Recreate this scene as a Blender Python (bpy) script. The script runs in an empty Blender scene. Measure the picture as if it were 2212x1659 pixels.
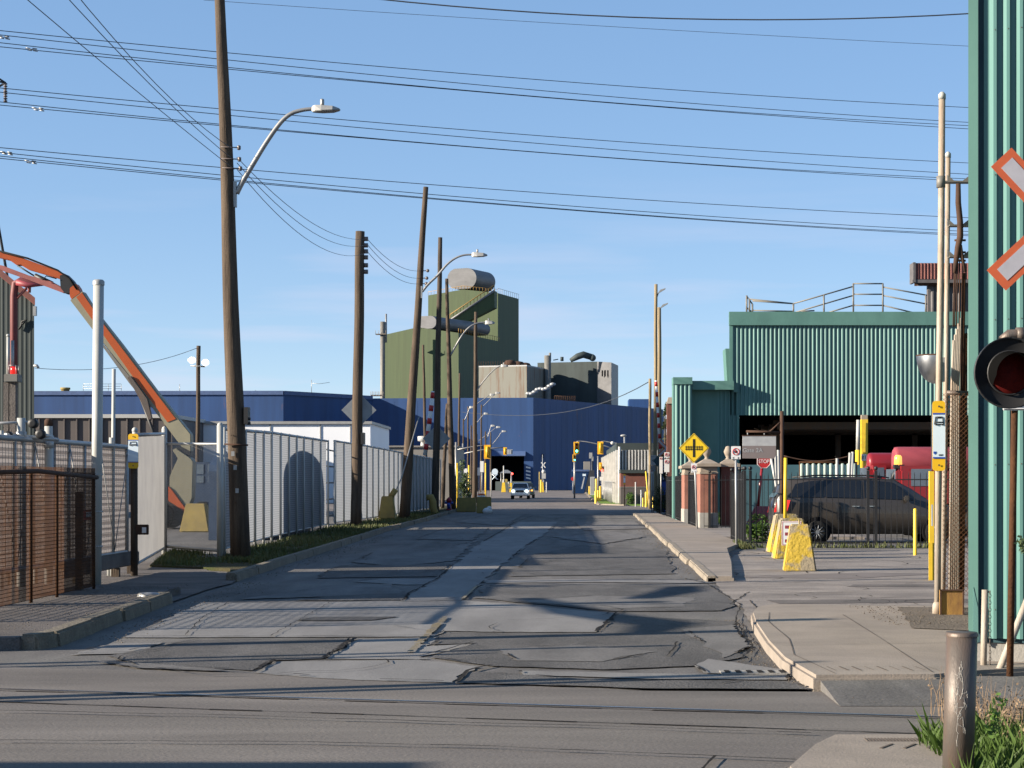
import bpy, bmesh, math, random
from mathutils import Vector, Matrix
random.seed(7)
SC = bpy.context.scene
COL = SC.collection
R = math.radians

# ---------------------------------------------------------------- camera, sky, sun, exposure
F, UC, VH, H = 4000.0, 1225.0, 1040.0, 1.75
cd = bpy.data.cameras.new('camera'); cam = bpy.data.objects.new('camera', cd); COL.objects.link(cam)
cd.sensor_width = 36; cd.lens = F / 2212 * 36
cd.shift_x = (1106 - UC) / 2212; cd.shift_y = (VH - 829.5) / 2212
cam.location = (0, 0, H); cam.rotation_euler = (R(90), 0, 0)
cd.clip_start = 0.1; cd.clip_end = 6000
SC.camera = cam

SUN_EL, SUN_AZ = 18.0, 254.0          # azimuth clockwise from +Y: low sun on the left, a little behind
sd = Vector((math.sin(R(SUN_AZ)) * math.cos(R(SUN_EL)), math.cos(R(SUN_AZ)) * math.cos(R(SUN_EL)), math.sin(R(SUN_EL))))
sl = bpy.data.lights.new('sun', 'SUN'); sl.energy = 4.7; sl.angle = R(0.5); sl.color = (1.0, 0.885, 0.73)
so = bpy.data.objects.new('sun', sl); so.rotation_euler = sd.to_track_quat('Z', 'Y').to_euler(); so.location = (-30, -20, 40); COL.objects.link(so)

W = bpy.data.worlds.new('World'); SC.world = W; W.use_nodes = True
nt = W.node_tree; N, L = nt.nodes, nt.links
sky = N.new('ShaderNodeTexSky'); sky.sky_type = 'NISHITA'; sky.sun_disc = False
sky.sun_elevation = R(SUN_EL); sky.sun_rotation = R(SUN_AZ); sky.altitude = 100; sky.air_density = 0.6; sky.dust_density = 0.0; sky.ozone_density = 3.0
hsv = N.new('ShaderNodeHueSaturation'); hsv.inputs['Saturation'].default_value = 1.55; hsv.inputs['Hue'].default_value = 0.507
gam = N.new('ShaderNodeGamma'); gam.inputs[1].default_value = 0.42
L.new(sky.outputs[0], gam.inputs[0]); L.new(gam.outputs[0], hsv.inputs['Color'])
tc = N.new('ShaderNodeTexCoord'); mp = N.new('ShaderNodeMapping'); mp.inputs['Scale'].default_value = (5.5, 5.5, 60); mp.inputs['Location'].default_value = (0.4, 0.15, 3.1)
nz = N.new('ShaderNodeTexNoise'); nz.inputs['Scale'].default_value = 1.0; nz.inputs['Detail'].default_value = 5; nz.inputs['Roughness'].default_value = 0.5
rp = N.new('ShaderNodeValToRGB'); rp.color_ramp.elements[0].position = 0.50; rp.color_ramp.elements[1].position = 0.74
L.new(tc.outputs['Generated'], mp.inputs[0]); L.new(mp.outputs[0], nz.inputs['Vector']); L.new(nz.outputs[0], rp.inputs[0])
sp = N.new('ShaderNodeSeparateXYZ'); L.new(tc.outputs['Generated'], sp.inputs[0])
mr = N.new('ShaderNodeMapRange'); mr.inputs[1].default_value = 0.05; mr.inputs[2].default_value = 0.17; mr.inputs[3].default_value = 0.55; mr.inputs[4].default_value = 0.0
L.new(sp.outputs['Z'], mr.inputs[0])
mu = N.new('ShaderNodeMath'); mu.operation = 'MULTIPLY'; L.new(rp.outputs[0], mu.inputs[0]); L.new(mr.outputs[0], mu.inputs[1])
mx = N.new('ShaderNodeMix'); mx.data_type = 'RGBA'; L.new(mu.outputs[0], mx.inputs[0]); L.new(hsv.outputs[0], mx.inputs[6]); mx.inputs[7].default_value = (1.75, 1.75, 2.1, 1)
L.new(mx.outputs[2], N['Background'].inputs[0]); N['Background'].inputs[1].default_value = 0.148
SC.view_settings.view_transform = 'Standard'; SC.view_settings.look = 'None'
SC.view_settings.exposure = 1.6; SC.view_settings.gamma = 1.0
SC.render.engine = 'CYCLES'
SC.cycles.max_bounces = 6; SC.cycles.transparent_max_bounces = 16

# ---------------------------------------------------------------- helpers
def P(u, v, Y):            # a point of the photograph (2212 px wide) at distance Y, in metres
    return Vector(((u - UC) / F * Y, Y, H + (VH - v) / F * Y))
def G(u, v, z=0.0):        # the point where that sight line meets level z
    Y = (H - z) * F / (v - VH)
    return Vector(((u - UC) / F * Y, Y, z))
def mpp(Y): return Y / F   # metres per pixel

MATS = {}
def M(name, col, rough=0.75, metal=0.0, col2=None, scale=2.0, stretch=(1, 1, 1), lo=0.35, hi=0.7, bump=0.0, bscale=40.0, spec=0.4,
      transl=0.0, emit=None, detail=6.0, fine=0.0, coat=0.0, wear=None, spots=None):
    m = bpy.data.materials.new(name); m.use_nodes = True; MATS[name] = m
    nt = m.node_tree; N, L = nt.nodes, nt.links
    b = N['Principled BSDF']; b.inputs['Roughness'].default_value = rough; b.inputs['Metallic'].default_value = metal
    b.inputs['Specular IOR Level'].default_value = spec; b.inputs['Coat Weight'].default_value = coat
    col = (*col, 1)
    if col2 is None: col2 = tuple(min(1, c * 0.72) for c in col[:3])
    tc = N.new('ShaderNodeTexCoord'); mp = N.new('ShaderNodeMapping'); mp.inputs['Scale'].default_value = stretch
    L.new(tc.outputs['Object'], mp.inputs[0])
    nz = N.new('ShaderNodeTexNoise'); nz.inputs['Scale'].default_value = scale; nz.inputs['Detail'].default_value = detail; nz.inputs['Roughness'].default_value = 0.6
    L.new(mp.outputs[0], nz.inputs['Vector'])
    r = N.new('ShaderNodeValToRGB'); e = r.color_ramp.elements
    e[0].position = lo; e[0].color = col; e[1].position = hi; e[1].color = (*col2, 1)
    L.new(nz.outputs[0], r.inputs[0])
    out = r.outputs[0]
    if fine:
        n2 = N.new('ShaderNodeTexNoise'); n2.inputs['Scale'].default_value = 45.0; n2.inputs['Detail'].default_value = 4
        L.new(tc.outputs['Object'], n2.inputs['Vector'])
        mr = N.new('ShaderNodeMapRange'); mr.inputs[1].default_value = 0.3; mr.inputs[2].default_value = 0.7
        mr.inputs[3].default_value = 1 - fine; mr.inputs[4].default_value = 1 + fine; L.new(n2.outputs[0], mr.inputs[0])
        mm = N.new('ShaderNodeMix'); mm.data_type = 'RGBA'; mm.blend_type = 'MULTIPLY'; mm.inputs[0].default_value = 1
        L.new(out, mm.inputs[6]); L.new(mr.outputs[0], mm.inputs[7]); out = mm.outputs[2]
    if spots:
        sc_, ss_, slo, shi, scol = spots
        m5 = N.new('ShaderNodeMapping'); m5.inputs['Scale'].default_value = ss_; L.new(tc.outputs['Object'], m5.inputs[0])
        n5 = N.new('ShaderNodeTexNoise'); n5.inputs['Scale'].default_value = sc_; n5.inputs['Detail'].default_value = 8; n5.inputs['Roughness'].default_value = 0.7; L.new(m5.outputs[0], n5.inputs['Vector'])
        r5 = N.new('ShaderNodeMapRange'); r5.inputs[1].default_value = slo; r5.inputs[2].default_value = shi; r5.inputs[4].default_value = 0.8; L.new(n5.outputs[0], r5.inputs[0])
        m6 = N.new('ShaderNodeMix'); m6.data_type = 'RGBA'; L.new(r5.outputs[0], m6.inputs[0]); L.new(out, m6.inputs[6]); m6.inputs[7].default_value = (*scol, 1); out = m6.outputs[2]
    if wear:
        ws, wst, wa = wear
        m3 = N.new('ShaderNodeMapping'); m3.inputs['Scale'].default_value = wst; L.new(tc.outputs['Object'], m3.inputs[0])
        n3 = N.new('ShaderNodeTexNoise'); n3.inputs['Scale'].default_value = ws; n3.inputs['Detail'].default_value = 7; n3.inputs['Roughness'].default_value = 0.65; n3.inputs['Distortion'].default_value = 0.4; L.new(m3.outputs[0], n3.inputs['Vector'])
        r3 = N.new('ShaderNodeMapRange'); r3.inputs[1].default_value = 0.34; r3.inputs[2].default_value = 0.66; r3.inputs[3].default_value = 1 - wa; r3.inputs[4].default_value = 1 + wa; L.new(n3.outputs[0], r3.inputs[0])
        m4 = N.new('ShaderNodeMix'); m4.data_type = 'RGBA'; m4.blend_type = 'MULTIPLY'; m4.inputs[0].default_value = 1; L.new(out, m4.inputs[6]); L.new(r3.outputs[0], m4.inputs[7]); out = m4.outputs[2]
    L.new(out, b.inputs['Base Color'])
    if bump:
        nb = N.new('ShaderNodeTexNoise'); nb.inputs['Scale'].default_value = bscale; nb.inputs['Detail'].default_value = 5
        L.new(mp.outputs[0], nb.inputs['Vector'])
        bp = N.new('ShaderNodeBump'); bp.inputs['Strength'].default_value = bump; bp.inputs['Distance'].default_value = 0.02
        L.new(nb.outputs[0], bp.inputs['Height']); L.new(bp.outputs[0], b.inputs['Normal'])
    if transl:
        t = N.new('ShaderNodeBsdfTranslucent'); L.new(out, t.inputs[0])
        ms = N.new('ShaderNodeMixShader'); ms.inputs[0].default_value = transl
        L.new(b.outputs[0], ms.inputs[1]); L.new(t.outputs[0], ms.inputs[2]); L.new(ms.outputs[0], N['Material Output'].inputs[0])
    if emit:
        b.inputs['Emission Color'].default_value = (*emit[:3], 1); b.inputs['Emission Strength'].default_value = emit[3]
    return m

class MB:
    def __init__(s): s.v = []; s.f = []; s.mi = []; s.sm = []; s.m = 0
    def face(s, idx, smooth=False): s.f.append(tuple(idx)); s.mi.append(s.m); s.sm.append(smooth)
    def poly(s, pts, smooth=False):
        n = len(s.v); s.v += [Vector(p) for p in pts]; s.face(range(n, n + len(pts)), smooth); return s
    def hexa(s, b, t):
        n = len(s.v); s.v += [Vector(p) for p in b] + [Vector(p) for p in t]
        for q in ((3, 2, 1, 0), (4, 5, 6, 7), (0, 1, 5, 4), (1, 2, 6, 5), (2, 3, 7, 6), (3, 0, 4, 7)): s.face([n + i for i in q])
        return s
    def box(s, x0, x1, y0, y1, z0, z1):
        return s.hexa([(x0, y0, z0), (x1, y0, z0), (x1, y1, z0), (x0, y1, z0)], [(x0, y0, z1), (x1, y0, z1), (x1, y1, z1), (x0, y1, z1)])
    def cbox(s, c, sx, sy, sz, rz=0.0):
        q = Matrix.Rotation(rz, 3, 'Z'); c = Vector(c); a, b_, d = sx / 2, sy / 2, sz / 2
        f = lambda x, y, z: c + q @ Vector((x, y, z))
        return s.hexa([f(-a, -b_, -d), f(a, -b_, -d), f(a, b_, -d), f(-a, b_, -d)], [f(-a, -b_, d), f(a, -b_, d), f(a, b_, d), f(-a, b_, d)])
    def prism(s, pts, off):
        off = Vector(off); n = len(s.v); k = len(pts); s.v += [Vector(p) for p in pts] + [Vector(p) + off for p in pts]
        s.face(range(n, n + k)); s.face(reversed(range(n + k, n + 2 * k)))
        for i in range(k):
            j = (i + 1) % k; s.face((n + j, n + i, n + k + i, n + k + j))
        return s
    def tube(s, pts, r, n=8, cap=True, smooth=True):
        pts = [Vector(p) for p in pts]; k = len(pts)
        rs = r if isinstance(r, (list, tuple)) else [r] * k
        base = len(s.v); prev = None
        for i, p in enumerate(pts):
            d = (pts[min(i + 1, k - 1)] - pts[max(i - 1, 0)]).normalized()
            if prev is None:
                a = d.orthogonal().normalized()
            else:
                a = prev - d * prev.dot(d); a = a.normalized() if a.length > 1e-6 else d.orthogonal().normalized()
            prev = a; b_ = d.cross(a)
            for j in range(n):
                t = 2 * math.pi * j / n; s.v.append(p + (a * math.cos(t) + b_ * math.sin(t)) * rs[i])
        for i in range(k - 1):
            for j in range(n):
                s.face((base + i * n + j, base + i * n + (j + 1) % n, base + (i + 1) * n + (j + 1) % n, base + (i + 1) * n + j), smooth)
        if cap:
            s.face(reversed(range(base, base + n))); s.face(range(base + (k - 1) * n, base + k * n))
        return s
    def lathe(s, c, prof, n=16, axis='Z', smooth=True, cap=True):
        c = Vector(c); base = len(s.v)
        for r, h in prof:
            for j in range(n):
                t = 2 * math.pi * j / n; x, y = r * math.cos(t), r * math.sin(t)
                s.v.append(c + (Vector((x, y, h)) if axis == 'Z' else Vector((x, h, y)) if axis == 'Y' else Vector((h, x, y))))
        for i in range(len(prof) - 1):
            for j in range(n):
                s.face((base + i * n + j, base + i * n + (j + 1) % n, base + (i + 1) * n + (j + 1) % n, base + (i + 1) * n + j), smooth)
        if cap:
            s.face(reversed(range(base, base + n))); s.face(range(base + (len(prof) - 1) * n, base + len(prof) * n))
        return s
    def sph(s, c, r, n=12, m=8):
        rx, ry, rz = r if isinstance(r, (tuple, list)) else (r, r, r); c = Vector(c); base = len(s.v)
        for i in range(m + 1):
            a = math.pi * i / m
            for j in range(n):
                t = 2 * math.pi * j / n; s.v.append(c + Vector((rx * math.sin(a) * math.cos(t), ry * math.sin(a) * math.sin(t), rz * math.cos(a))))
        for i in range(m):
            for j in range(n):
                s.face((base + i * n + j, base + (i + 1) * n + j, base + (i + 1) * n + (j + 1) % n, base + i * n + (j + 1) % n), True)
        return s
    def corr(s, a, b, z0, z1, pitch, depth, prof=((0, 0), (0.5, 0), (0.72, 1), (0.97, 1)), za=None, flip=1):
        # ribbed cladding from ground point a to b (seen with its ribs towards the left normal's opposite side)
        a = Vector((a[0], a[1], 0)); b = Vector((b[0], b[1], 0)); d = b - a; ln = d.length; d.normalize(); nr = Vector((d.y, -d.x, 0)) * flip
        pts = []; k = 0
        while k * pitch < ln:
            for t, h in prof:
                x = (k + t) * pitch
                if x < ln: pts.append((x, h * depth))
            k += 1
        pts.append((ln, 0)); n = len(s.v)
        for x, h in pts:
            p = a + d * x + nr * h; zz = za(x / ln) if za else z1
            s.v += [Vector((p.x, p.y, z0)), Vector((p.x, p.y, zz))]
        for i in range(len(pts) - 1): s.face((n + 2 * i, n + 2 * i + 2, n + 2 * i + 3, n + 2 * i + 1))
        return s
    def build(s, name, mats, parent=None, bev=0.0, origin=None):
        me = bpy.data.meshes.new(name); o = bpy.data.objects.new(name, me)
        off = Vector((0, 0, 0))
        if parent is not None:
            off = wloc(parent); o.parent = parent
        elif origin is not None:
            off = Vector(origin); o.location = off
        me.from_pydata([v - off for v in s.v], [], s.f)
        for mm in (mats if isinstance(mats, (list, tuple)) else [mats]): me.materials.append(MATS[mm] if isinstance(mm, str) else mm)
        me.polygons.foreach_set('material_index', s.mi); me.polygons.foreach_set('use_smooth', s.sm)
        if bev:
            bm = bmesh.new(); bm.from_mesh(me); bmesh.ops.remove_doubles(bm, verts=bm.verts, dist=1e-4)
            ed = [e for e in bm.edges if len(e.link_faces) == 2 and e.calc_face_angle(0) > 0.5]
            bmesh.ops.bevel(bm, geom=ed, offset=bev, segments=2, affect='EDGES', clamp_overlap=True); bm.to_mesh(me); bm.free()
        me.update(); COL.objects.link(o); return o
def wloc(o):
    l = Vector((0, 0, 0))
    while o is not None: l = l + o.location; o = o.parent
    return l
def tag(o, label, cat, group=None, kind=None):
    if kind: o['kind'] = kind
    if label: o['label'] = label
    if cat: o['category'] = cat
    if group: o['group'] = group
    return o
def thing(name, label, cat, loc=(0, 0, 0), group=None):
    o = bpy.data.objects.new(name, None); o.empty_display_size = 0.2; o.location = Vector(loc); COL.objects.link(o); return tag(o, label, cat, group)
def struct(o, kind='structure'): o['kind'] = kind; return o
def text(name, s, size, c, mat, parent, sx=1.0, rz=0.0, ry=0.0):
    cu = bpy.data.curves.new(name, 'FONT'); cu.body = s; cu.size = size; cu.align_x = 'CENTER'; cu.align_y = 'CENTER'; cu.extrude = 0.0015
    to = bpy.data.objects.new(name, cu); COL.objects.link(to); dg = bpy.context.evaluated_depsgraph_get()
    me = bpy.data.meshes.new_from_object(to.evaluated_get(dg)); bpy.data.objects.remove(to)
    mt = Matrix.Rotation(rz, 4, 'Z') @ Matrix.Rotation(ry, 4, 'Y') @ Matrix.Rotation(R(90), 4, 'X') @ Matrix.Diagonal((sx, 1, 1, 1)); me.transform(mt)
    o = bpy.data.objects.new(name, me); o.parent = parent; o.location = Vector(c) - wloc(parent); me.materials.clear(); me.materials.append(MATS[mat]); COL.objects.link(o); return o
def jline(pts, step, amp):     # a polyline broken into jittered steps
    out = []
    for a, b in zip(pts[:-1], pts[1:]):
        a, b = Vector(a), Vector(b); n = max(1, int((b - a).length / step)); d = (b - a).normalized(); nr = Vector((-d.y, d.x, 0))
        for i in range(n):
            p = a.lerp(b, i / n); out.append(p + nr * random.uniform(-amp, amp) if i else p)
    out.append(Vector(pts[-1])); return out
NSH = [0]
def sheet(name, pts, mat, z, amp=0.03, step=0.35, closed=True):
    if z > 0.001: NSH[0] += 1; z += 0.0004 * NSH[0]
    ps = [Vector((p[0], p[1], 0)) for p in pts]; ps = jline(ps + [ps[0]], step, amp)[:-1]
    m = MB(); m.poly([(p.x, p.y, z) for p in ps]); o = m.build(name, mat)
    me = o.data
    if me.polygons[0].normal.z < 0: me.flip_normals()
    return struct(o)
SEAMS = []
def dsheet(name, uv, mat, z, amp=0.03, step=0.16):
    pts = [G(u, v) for u, v in uv]; SEAMS.append(pts); pts = jline(pts + [pts[0]], 0.55, amp * 1.3)[:-1]; return sheet(name, pts, mat, z, amp * 0.5, 0.13)
def ribbon(m, pts, w, z, step=0.3, amp=0.05, vary=0.5):
    ps = jline([Vector((p[0], p[1], 0)) for p in pts], step, amp)
    for a, b in zip(ps[:-1], ps[1:]):
        d = b - a
        if d.length < 1e-4: continue
        nr = Vector((-d.y, d.x, 0)).normalized() * w * 0.5 * random.uniform(1 - vary, 1 + vary); e = d.normalized() * w * 0.2
        m.poly([(*(a - nr - e).xy, z), (*(b - nr + e).xy, z), (*(b + nr + e).xy, z), (*(a + nr - e).xy, z)])
def slab(name, pts, z0, z1, mat, bev=0.02):
    ps = [(p[0], p[1], z0) for p in pts]; m = MB(); m.prism(ps, (0, 0, z1 - z0)); o = m.build(name, mat)
    bm = bmesh.new(); bm.from_mesh(o.data); bmesh.ops.recalc_face_normals(bm, faces=bm.faces)
    if bev: bmesh.ops.bevel(bm, geom=[e for e in bm.edges if all(v.co.z > z1 - 1e-4 for v in e.verts)], offset=bev, segments=2, affect='EDGES')
    bm.to_mesh(o.data); bm.free(); return struct(o)
def leaves(m, c, r, n, size, squash=0.0, seed=None, shell=0.5):
    rr = random.Random(seed if seed is not None else n); c = Vector(c); r = Vector(r)
    cl = [Vector((rr.gauss(0, 0.45), rr.gauss(0, 0.45), rr.gauss(0, 0.45))) for _ in range(max(5, n // 60))]
    for _ in range(n):
        k = rr.choice(cl); p = k + Vector((rr.gauss(0, 0.2), rr.gauss(0, 0.2), rr.gauss(0, 0.2)))
        if p.length > 1.15: p = p.normalized() * rr.uniform(0.7, 1.1)
        p = c + Vector((p.x * r.x, p.y * r.y, p.z * r.z))
        a = Vector((rr.gauss(0, 1), rr.gauss(0, 1), rr.gauss(0, 1))).normalized(); b_ = a.orthogonal().normalized(); s_ = size * rr.uniform(0.6, 1.4)
        m.poly([p - a * s_, p + b_ * s_ * 0.55, p + a * s_, p - b_ * s_ * 0.55])
def blades(m, pts, hmin, hmax, w, rr, lean=0.5):
    for x, y, z in pts:
        h = rr.uniform(hmin, hmax); t = rr.uniform(0, 6.283); l = h * rr.uniform(0.1, lean); dx, dy = math.cos(t) * l, math.sin(t) * l
        px, py = math.cos(t + 1.57) * w / 2, math.sin(t + 1.57) * w / 2
        m.poly([(x - px, y - py, z), (x + px, y + py, z), (x + px * 0.7 + dx * 0.4, y + py * 0.7 + dy * 0.4, z + h * 0.6), (x + dx, y + dy, z + h)])

# ---------------------------------------------------------------- materials
M('asphalt', (0.124, 0.118, 0.109), 0.9, col2=(0.088, 0.082, 0.081), scale=0.35, stretch=(0.5, 1.6, 1), lo=0.3, hi=0.72, bump=0.5, bscale=60, fine=0.25, spec=0.25, wear=(0.8, (1.6, 0.25, 1), 0.28))
M('asphalt_crossing', (0.134, 0.121, 0.109), 0.9, col2=(0.103, 0.092, 0.086), scale=0.5, stretch=(0.4, 1.3, 1), lo=0.3, hi=0.75, bump=0.4, bscale=70, fine=0.2, spec=0.25, wear=(0.7, (0.22, 1.5, 1), 0.20))
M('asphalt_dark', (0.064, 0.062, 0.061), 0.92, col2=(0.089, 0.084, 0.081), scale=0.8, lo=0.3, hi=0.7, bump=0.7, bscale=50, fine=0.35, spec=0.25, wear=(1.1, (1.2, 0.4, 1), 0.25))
M('asphalt_far', (0.153, 0.132, 0.119), 0.9, col2=(0.121, 0.105, 0.097), scale=0.2, stretch=(0.6, 0.6, 1), lo=0.3, hi=0.7, fine=0.1, spec=0.25, wear=(0.25, (1.5, 0.3, 1), 0.15))
M('road_concrete', (0.174, 0.168, 0.162), 0.85, col2=(0.133, 0.127, 0.123), scale=0.6, stretch=(1.2, 0.5, 1), lo=0.3, hi=0.75, bump=0.2, bscale=60, fine=0.12, spec=0.3, wear=(0.9, (1.5, 0.35, 1), 0.17))
M('road_worn', (0.130, 0.124, 0.119), 0.88, col2=(0.105, 0.100, 0.097), scale=0.7, stretch=(0.5, 1.6, 1), lo=0.3, hi=0.72, bump=0.4, bscale=60, fine=0.2, spec=0.25, wear=(0.9, (1.4, 0.3, 1), 0.25))
M('hall_white', (0.72, 0.74, 0.77), 0.6, col2=(0.66, 0.68, 0.71), scale=0.25)
M('apron_asphalt', (0.216, 0.190, 0.167), 0.9, col2=(0.150, 0.133, 0.121), scale=0.7, stretch=(0.5, 1.2, 1), lo=0.35, hi=0.7, bump=0.6, bscale=45, fine=0.25, spec=0.25, wear=(0.9, (0.8, 1.3, 1), 0.25))
M('path_asphalt', (0.120, 0.105, 0.095), 0.9, col2=(0.080, 0.071, 0.066), scale=0.8, lo=0.3, hi=0.7, bump=0.7, bscale=45, fine=0.3, spec=0.25, wear=(0.9, (1, 1, 1), 0.3))
M('sidewalk_concrete', (0.242, 0.206, 0.170), 0.85, col2=(0.184, 0.157, 0.133), scale=0.7, lo=0.3, hi=0.75, bump=0.25, bscale=60, fine=0.1, spec=0.3, wear=(0.9, (1, 1, 1), 0.13))
M('kerb_concrete', (0.238, 0.204, 0.160), 0.85, col2=(0.150, 0.129, 0.105), scale=1.5, lo=0.35, hi=0.75, bump=0.5, bscale=30, fine=0.2, spec=0.3, wear=(1.5, (1, 1, 1), 0.2))
M('old_kerb', (0.180, 0.158, 0.122), 0.9, col2=(0.113, 0.097, 0.077), scale=1.5, lo=0.3, hi=0.7, bump=0.7, bscale=25, fine=0.25, spec=0.2, wear=(1.5, (1, 1, 1), 0.25))
M('gravel_dirt', (0.145, 0.12, 0.095), 0.95, col2=(0.085, 0.072, 0.060), scale=1.2, lo=0.3, hi=0.7, bump=0.9, bscale=30, fine=0.4, spec=0.2)
M('crack', (0.022, 0.020, 0.019), 0.95, spec=0.1)
M('joint', (0.12, 0.10, 0.085), 0.95, spec=0.1)
M('faded_yellow', (0.185, 0.148, 0.085), 0.85, col2=(0.15, 0.135, 0.11), scale=4, lo=0.4, hi=0.6)
M('rail_steel', (0.235, 0.244, 0.269), 0.22, 1.0, col2=(0.168, 0.168, 0.185), scale=5)
M('soil_grass', (0.06, 0.05, 0.03), 0.95, col2=(0.04, 0.046, 0.018), scale=1.3, lo=0.4, hi=0.62, bump=0.8, bscale=25, fine=0.3, spec=0.1)
M('lawn', (0.123, 0.196, 0.036), 0.9, col2=(0.087, 0.145, 0.029), scale=0.8, spec=0.1, fine=0.2)
M('grass_blade', (0.057, 0.101, 0.014), 0.6, col2=(0.037, 0.070, 0.010), scale=6, transl=0.3)
M('grass_verge', (0.064, 0.089, 0.021), 0.7, col2=(0.085, 0.076, 0.030), scale=2, transl=0.2)
M('dry_stalk', (0.202, 0.139, 0.084), 0.8, col2=(0.126, 0.084, 0.050), scale=8)
M('leaf', (0.088, 0.156, 0.027), 0.6, col2=(0.056, 0.106, 0.022), scale=4, transl=0.3)
M('leaf_pale', (0.084, 0.113, 0.046), 0.6, col2=(0.050, 0.076, 0.029), scale=4, transl=0.25)
M('leaf_dark', (0.029, 0.050, 0.017), 0.7, col2=(0.042, 0.050, 0.017), scale=2, transl=0.15)
M('bark', (0.092, 0.067, 0.046), 0.9)
M('pole_wood', (0.093, 0.068, 0.048), 0.85, col2=(0.041, 0.030, 0.022), scale=1.6, stretch=(6, 6, 0.45), lo=0.34, hi=0.68, bump=0.6, bscale=8, fine=0.2, spec=0.2)
M('pole_wood_dark', (0.075, 0.057, 0.043), 0.88, col2=(0.039, 0.031, 0.025), scale=1.6, stretch=(6, 6, 0.45), lo=0.34, hi=0.68, bump=0.6, bscale=8, fine=0.2, spec=0.2)
M('pole_wood_pale', (0.260, 0.206, 0.126), 0.85, col2=(0.168, 0.130, 0.080), scale=1.6, stretch=(6, 6, 0.3), lo=0.34, hi=0.7, spec=0.2)
M('galvanised', (0.329, 0.335, 0.335), 0.45, 0.35, col2=(0.235, 0.241, 0.241), scale=3, lo=0.3, hi=0.75)
M('lamp_grey', (0.301, 0.301, 0.290), 0.5, 0.15, col2=(0.246, 0.246, 0.240), scale=3)
M('arm_metal', (0.302, 0.294, 0.277), 0.45, 0.5, col2=(0.202, 0.202, 0.202), scale=2)
M('white_pipe', (0.365, 0.365, 0.344), 0.5, 0.0, col2=(0.286, 0.291, 0.276), scale=2.5, stretch=(2, 2, 0.6), lo=0.4, hi=0.75)
M('white_pipe_rusty', (0.3, 0.262, 0.215), 0.6, 0.0, col2=(0.2, 0.115, 0.06), scale=1.6, stretch=(2, 2, 0.5), lo=0.44, hi=0.74, bump=0.2)
M('rust', (0.074, 0.033, 0.014), 0.9, col2=(0.035, 0.017, 0.010), scale=4, lo=0.3, hi=0.7, bump=0.4, spec=0.15)
M('rust_dark', (0.080, 0.044, 0.029), 0.9, col2=(0.042, 0.027, 0.022), scale=4, lo=0.3, hi=0.7, spec=0.15)
M('rust_box', (0.277, 0.155, 0.038), 0.85, col2=(0.109, 0.050, 0.025), scale=3, stretch=(2.5, 2.5, 0.8), lo=0.4, hi=0.68, bump=0.2)
M('black_metal', (0.018, 0.018, 0.019), 0.5, 0.0, spec=0.35)
M('black_rubber', (0.010, 0.010, 0.010), 0.85, spec=0.2)
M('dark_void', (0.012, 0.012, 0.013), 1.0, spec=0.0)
M('wire', (0.035, 0.040, 0.05), 0.6)
M('steel_bollard', (0.097, 0.082, 0.071), 0.5, 0.35, col2=(0.134, 0.084, 0.059), scale=2.5, stretch=(3, 3, 0.8), lo=0.42, hi=0.75, bump=0.15)
M('chalk', (0.353, 0.336, 0.311), 0.9)
M('green_cladding', (0.08, 0.178, 0.162), 0.5, 0.05, col2=(0.066, 0.15, 0.138), scale=0.6, stretch=(1, 1, 0.3), spec=0.4, wear=(0.7, (1, 1, 0.12), 0.14), spots=(0.9, (1, 1, 0.4), 0.66, 0.78, (0.13, 0.10, 0.075)))
M('green_trim', (0.087, 0.187, 0.159), 0.55, 0.05, col2=(0.073, 0.163, 0.140), scale=0.8, spec=0.35, wear=(0.8, (1, 1, 0.3), 0.12))
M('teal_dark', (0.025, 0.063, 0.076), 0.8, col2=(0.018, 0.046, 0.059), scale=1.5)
M('teal_wall', (0.042, 0.105, 0.126), 0.7, col2=(0.034, 0.084, 0.101), scale=1.5)
M('cement_wall', (0.252, 0.239, 0.218), 0.9, col2=(0.185, 0.176, 0.160), scale=1.2, bump=0.3)
M('blue_cladding', (0.016, 0.054, 0.158), 0.6, 0.0, col2=(0.0125, 0.043, 0.13), scale=0.12, stretch=(3, 3, 0.4), lo=0.35, hi=0.7, fine=0.08, wear=(0.35, (1.2, 1.2, 0.06), 0.16), spots=(0.3, (1.5, 1.5, 0.35), 0.63, 0.72, (0.13, 0.07, 0.06)))
M('blue_trim', (0.059, 0.100, 0.211), 0.6)
M('olive_cladding', (0.046, 0.068, 0.024), 0.65, 0.0, col2=(0.034, 0.053, 0.019), scale=0.16, stretch=(4, 4, 0.15), lo=0.35, hi=0.68, wear=(0.5, (1.3, 1.3, 0.05), 0.22), spots=(0.3, (1.5, 1.5, 0.4), 0.64, 0.74, (0.10, 0.075, 0.04)))
M('silver_cladding', (0.136, 0.136, 0.140), 0.5, 0.2, col2=(0.118, 0.118, 0.121), scale=0.3, stretch=(1, 1, 3), wear=(0.25, (1, 1, 2), 0.15))
M('pale_stained', (0.166, 0.162, 0.134), 0.75, col2=(0.116, 0.055, 0.028), scale=0.35, stretch=(4, 4, 0.35), lo=0.50, hi=0.74)
M('grey_green_cladding', (0.084, 0.105, 0.097), 0.7, col2=(0.067, 0.084, 0.080), scale=0.4)
M('dark_green_cladding', (0.032, 0.043, 0.042), 0.7, col2=(0.023, 0.033, 0.033), scale=0.3, wear=(0.4, (1, 1, 0.1), 0.2))
M('yellow_steel', (0.353, 0.210, 0.042), 0.6, col2=(0.252, 0.134, 0.042), scale=1)
M('duct_pipe', (0.168, 0.160, 0.143), 0.6, 0.2)
M('brown_cladding', (0.086, 0.073, 0.068), 0.7, col2=(0.068, 0.058, 0.055), scale=0.5)
M('grey_cladding', (0.202, 0.188, 0.171), 0.7, col2=(0.161, 0.151, 0.138), scale=0.3)
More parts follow.
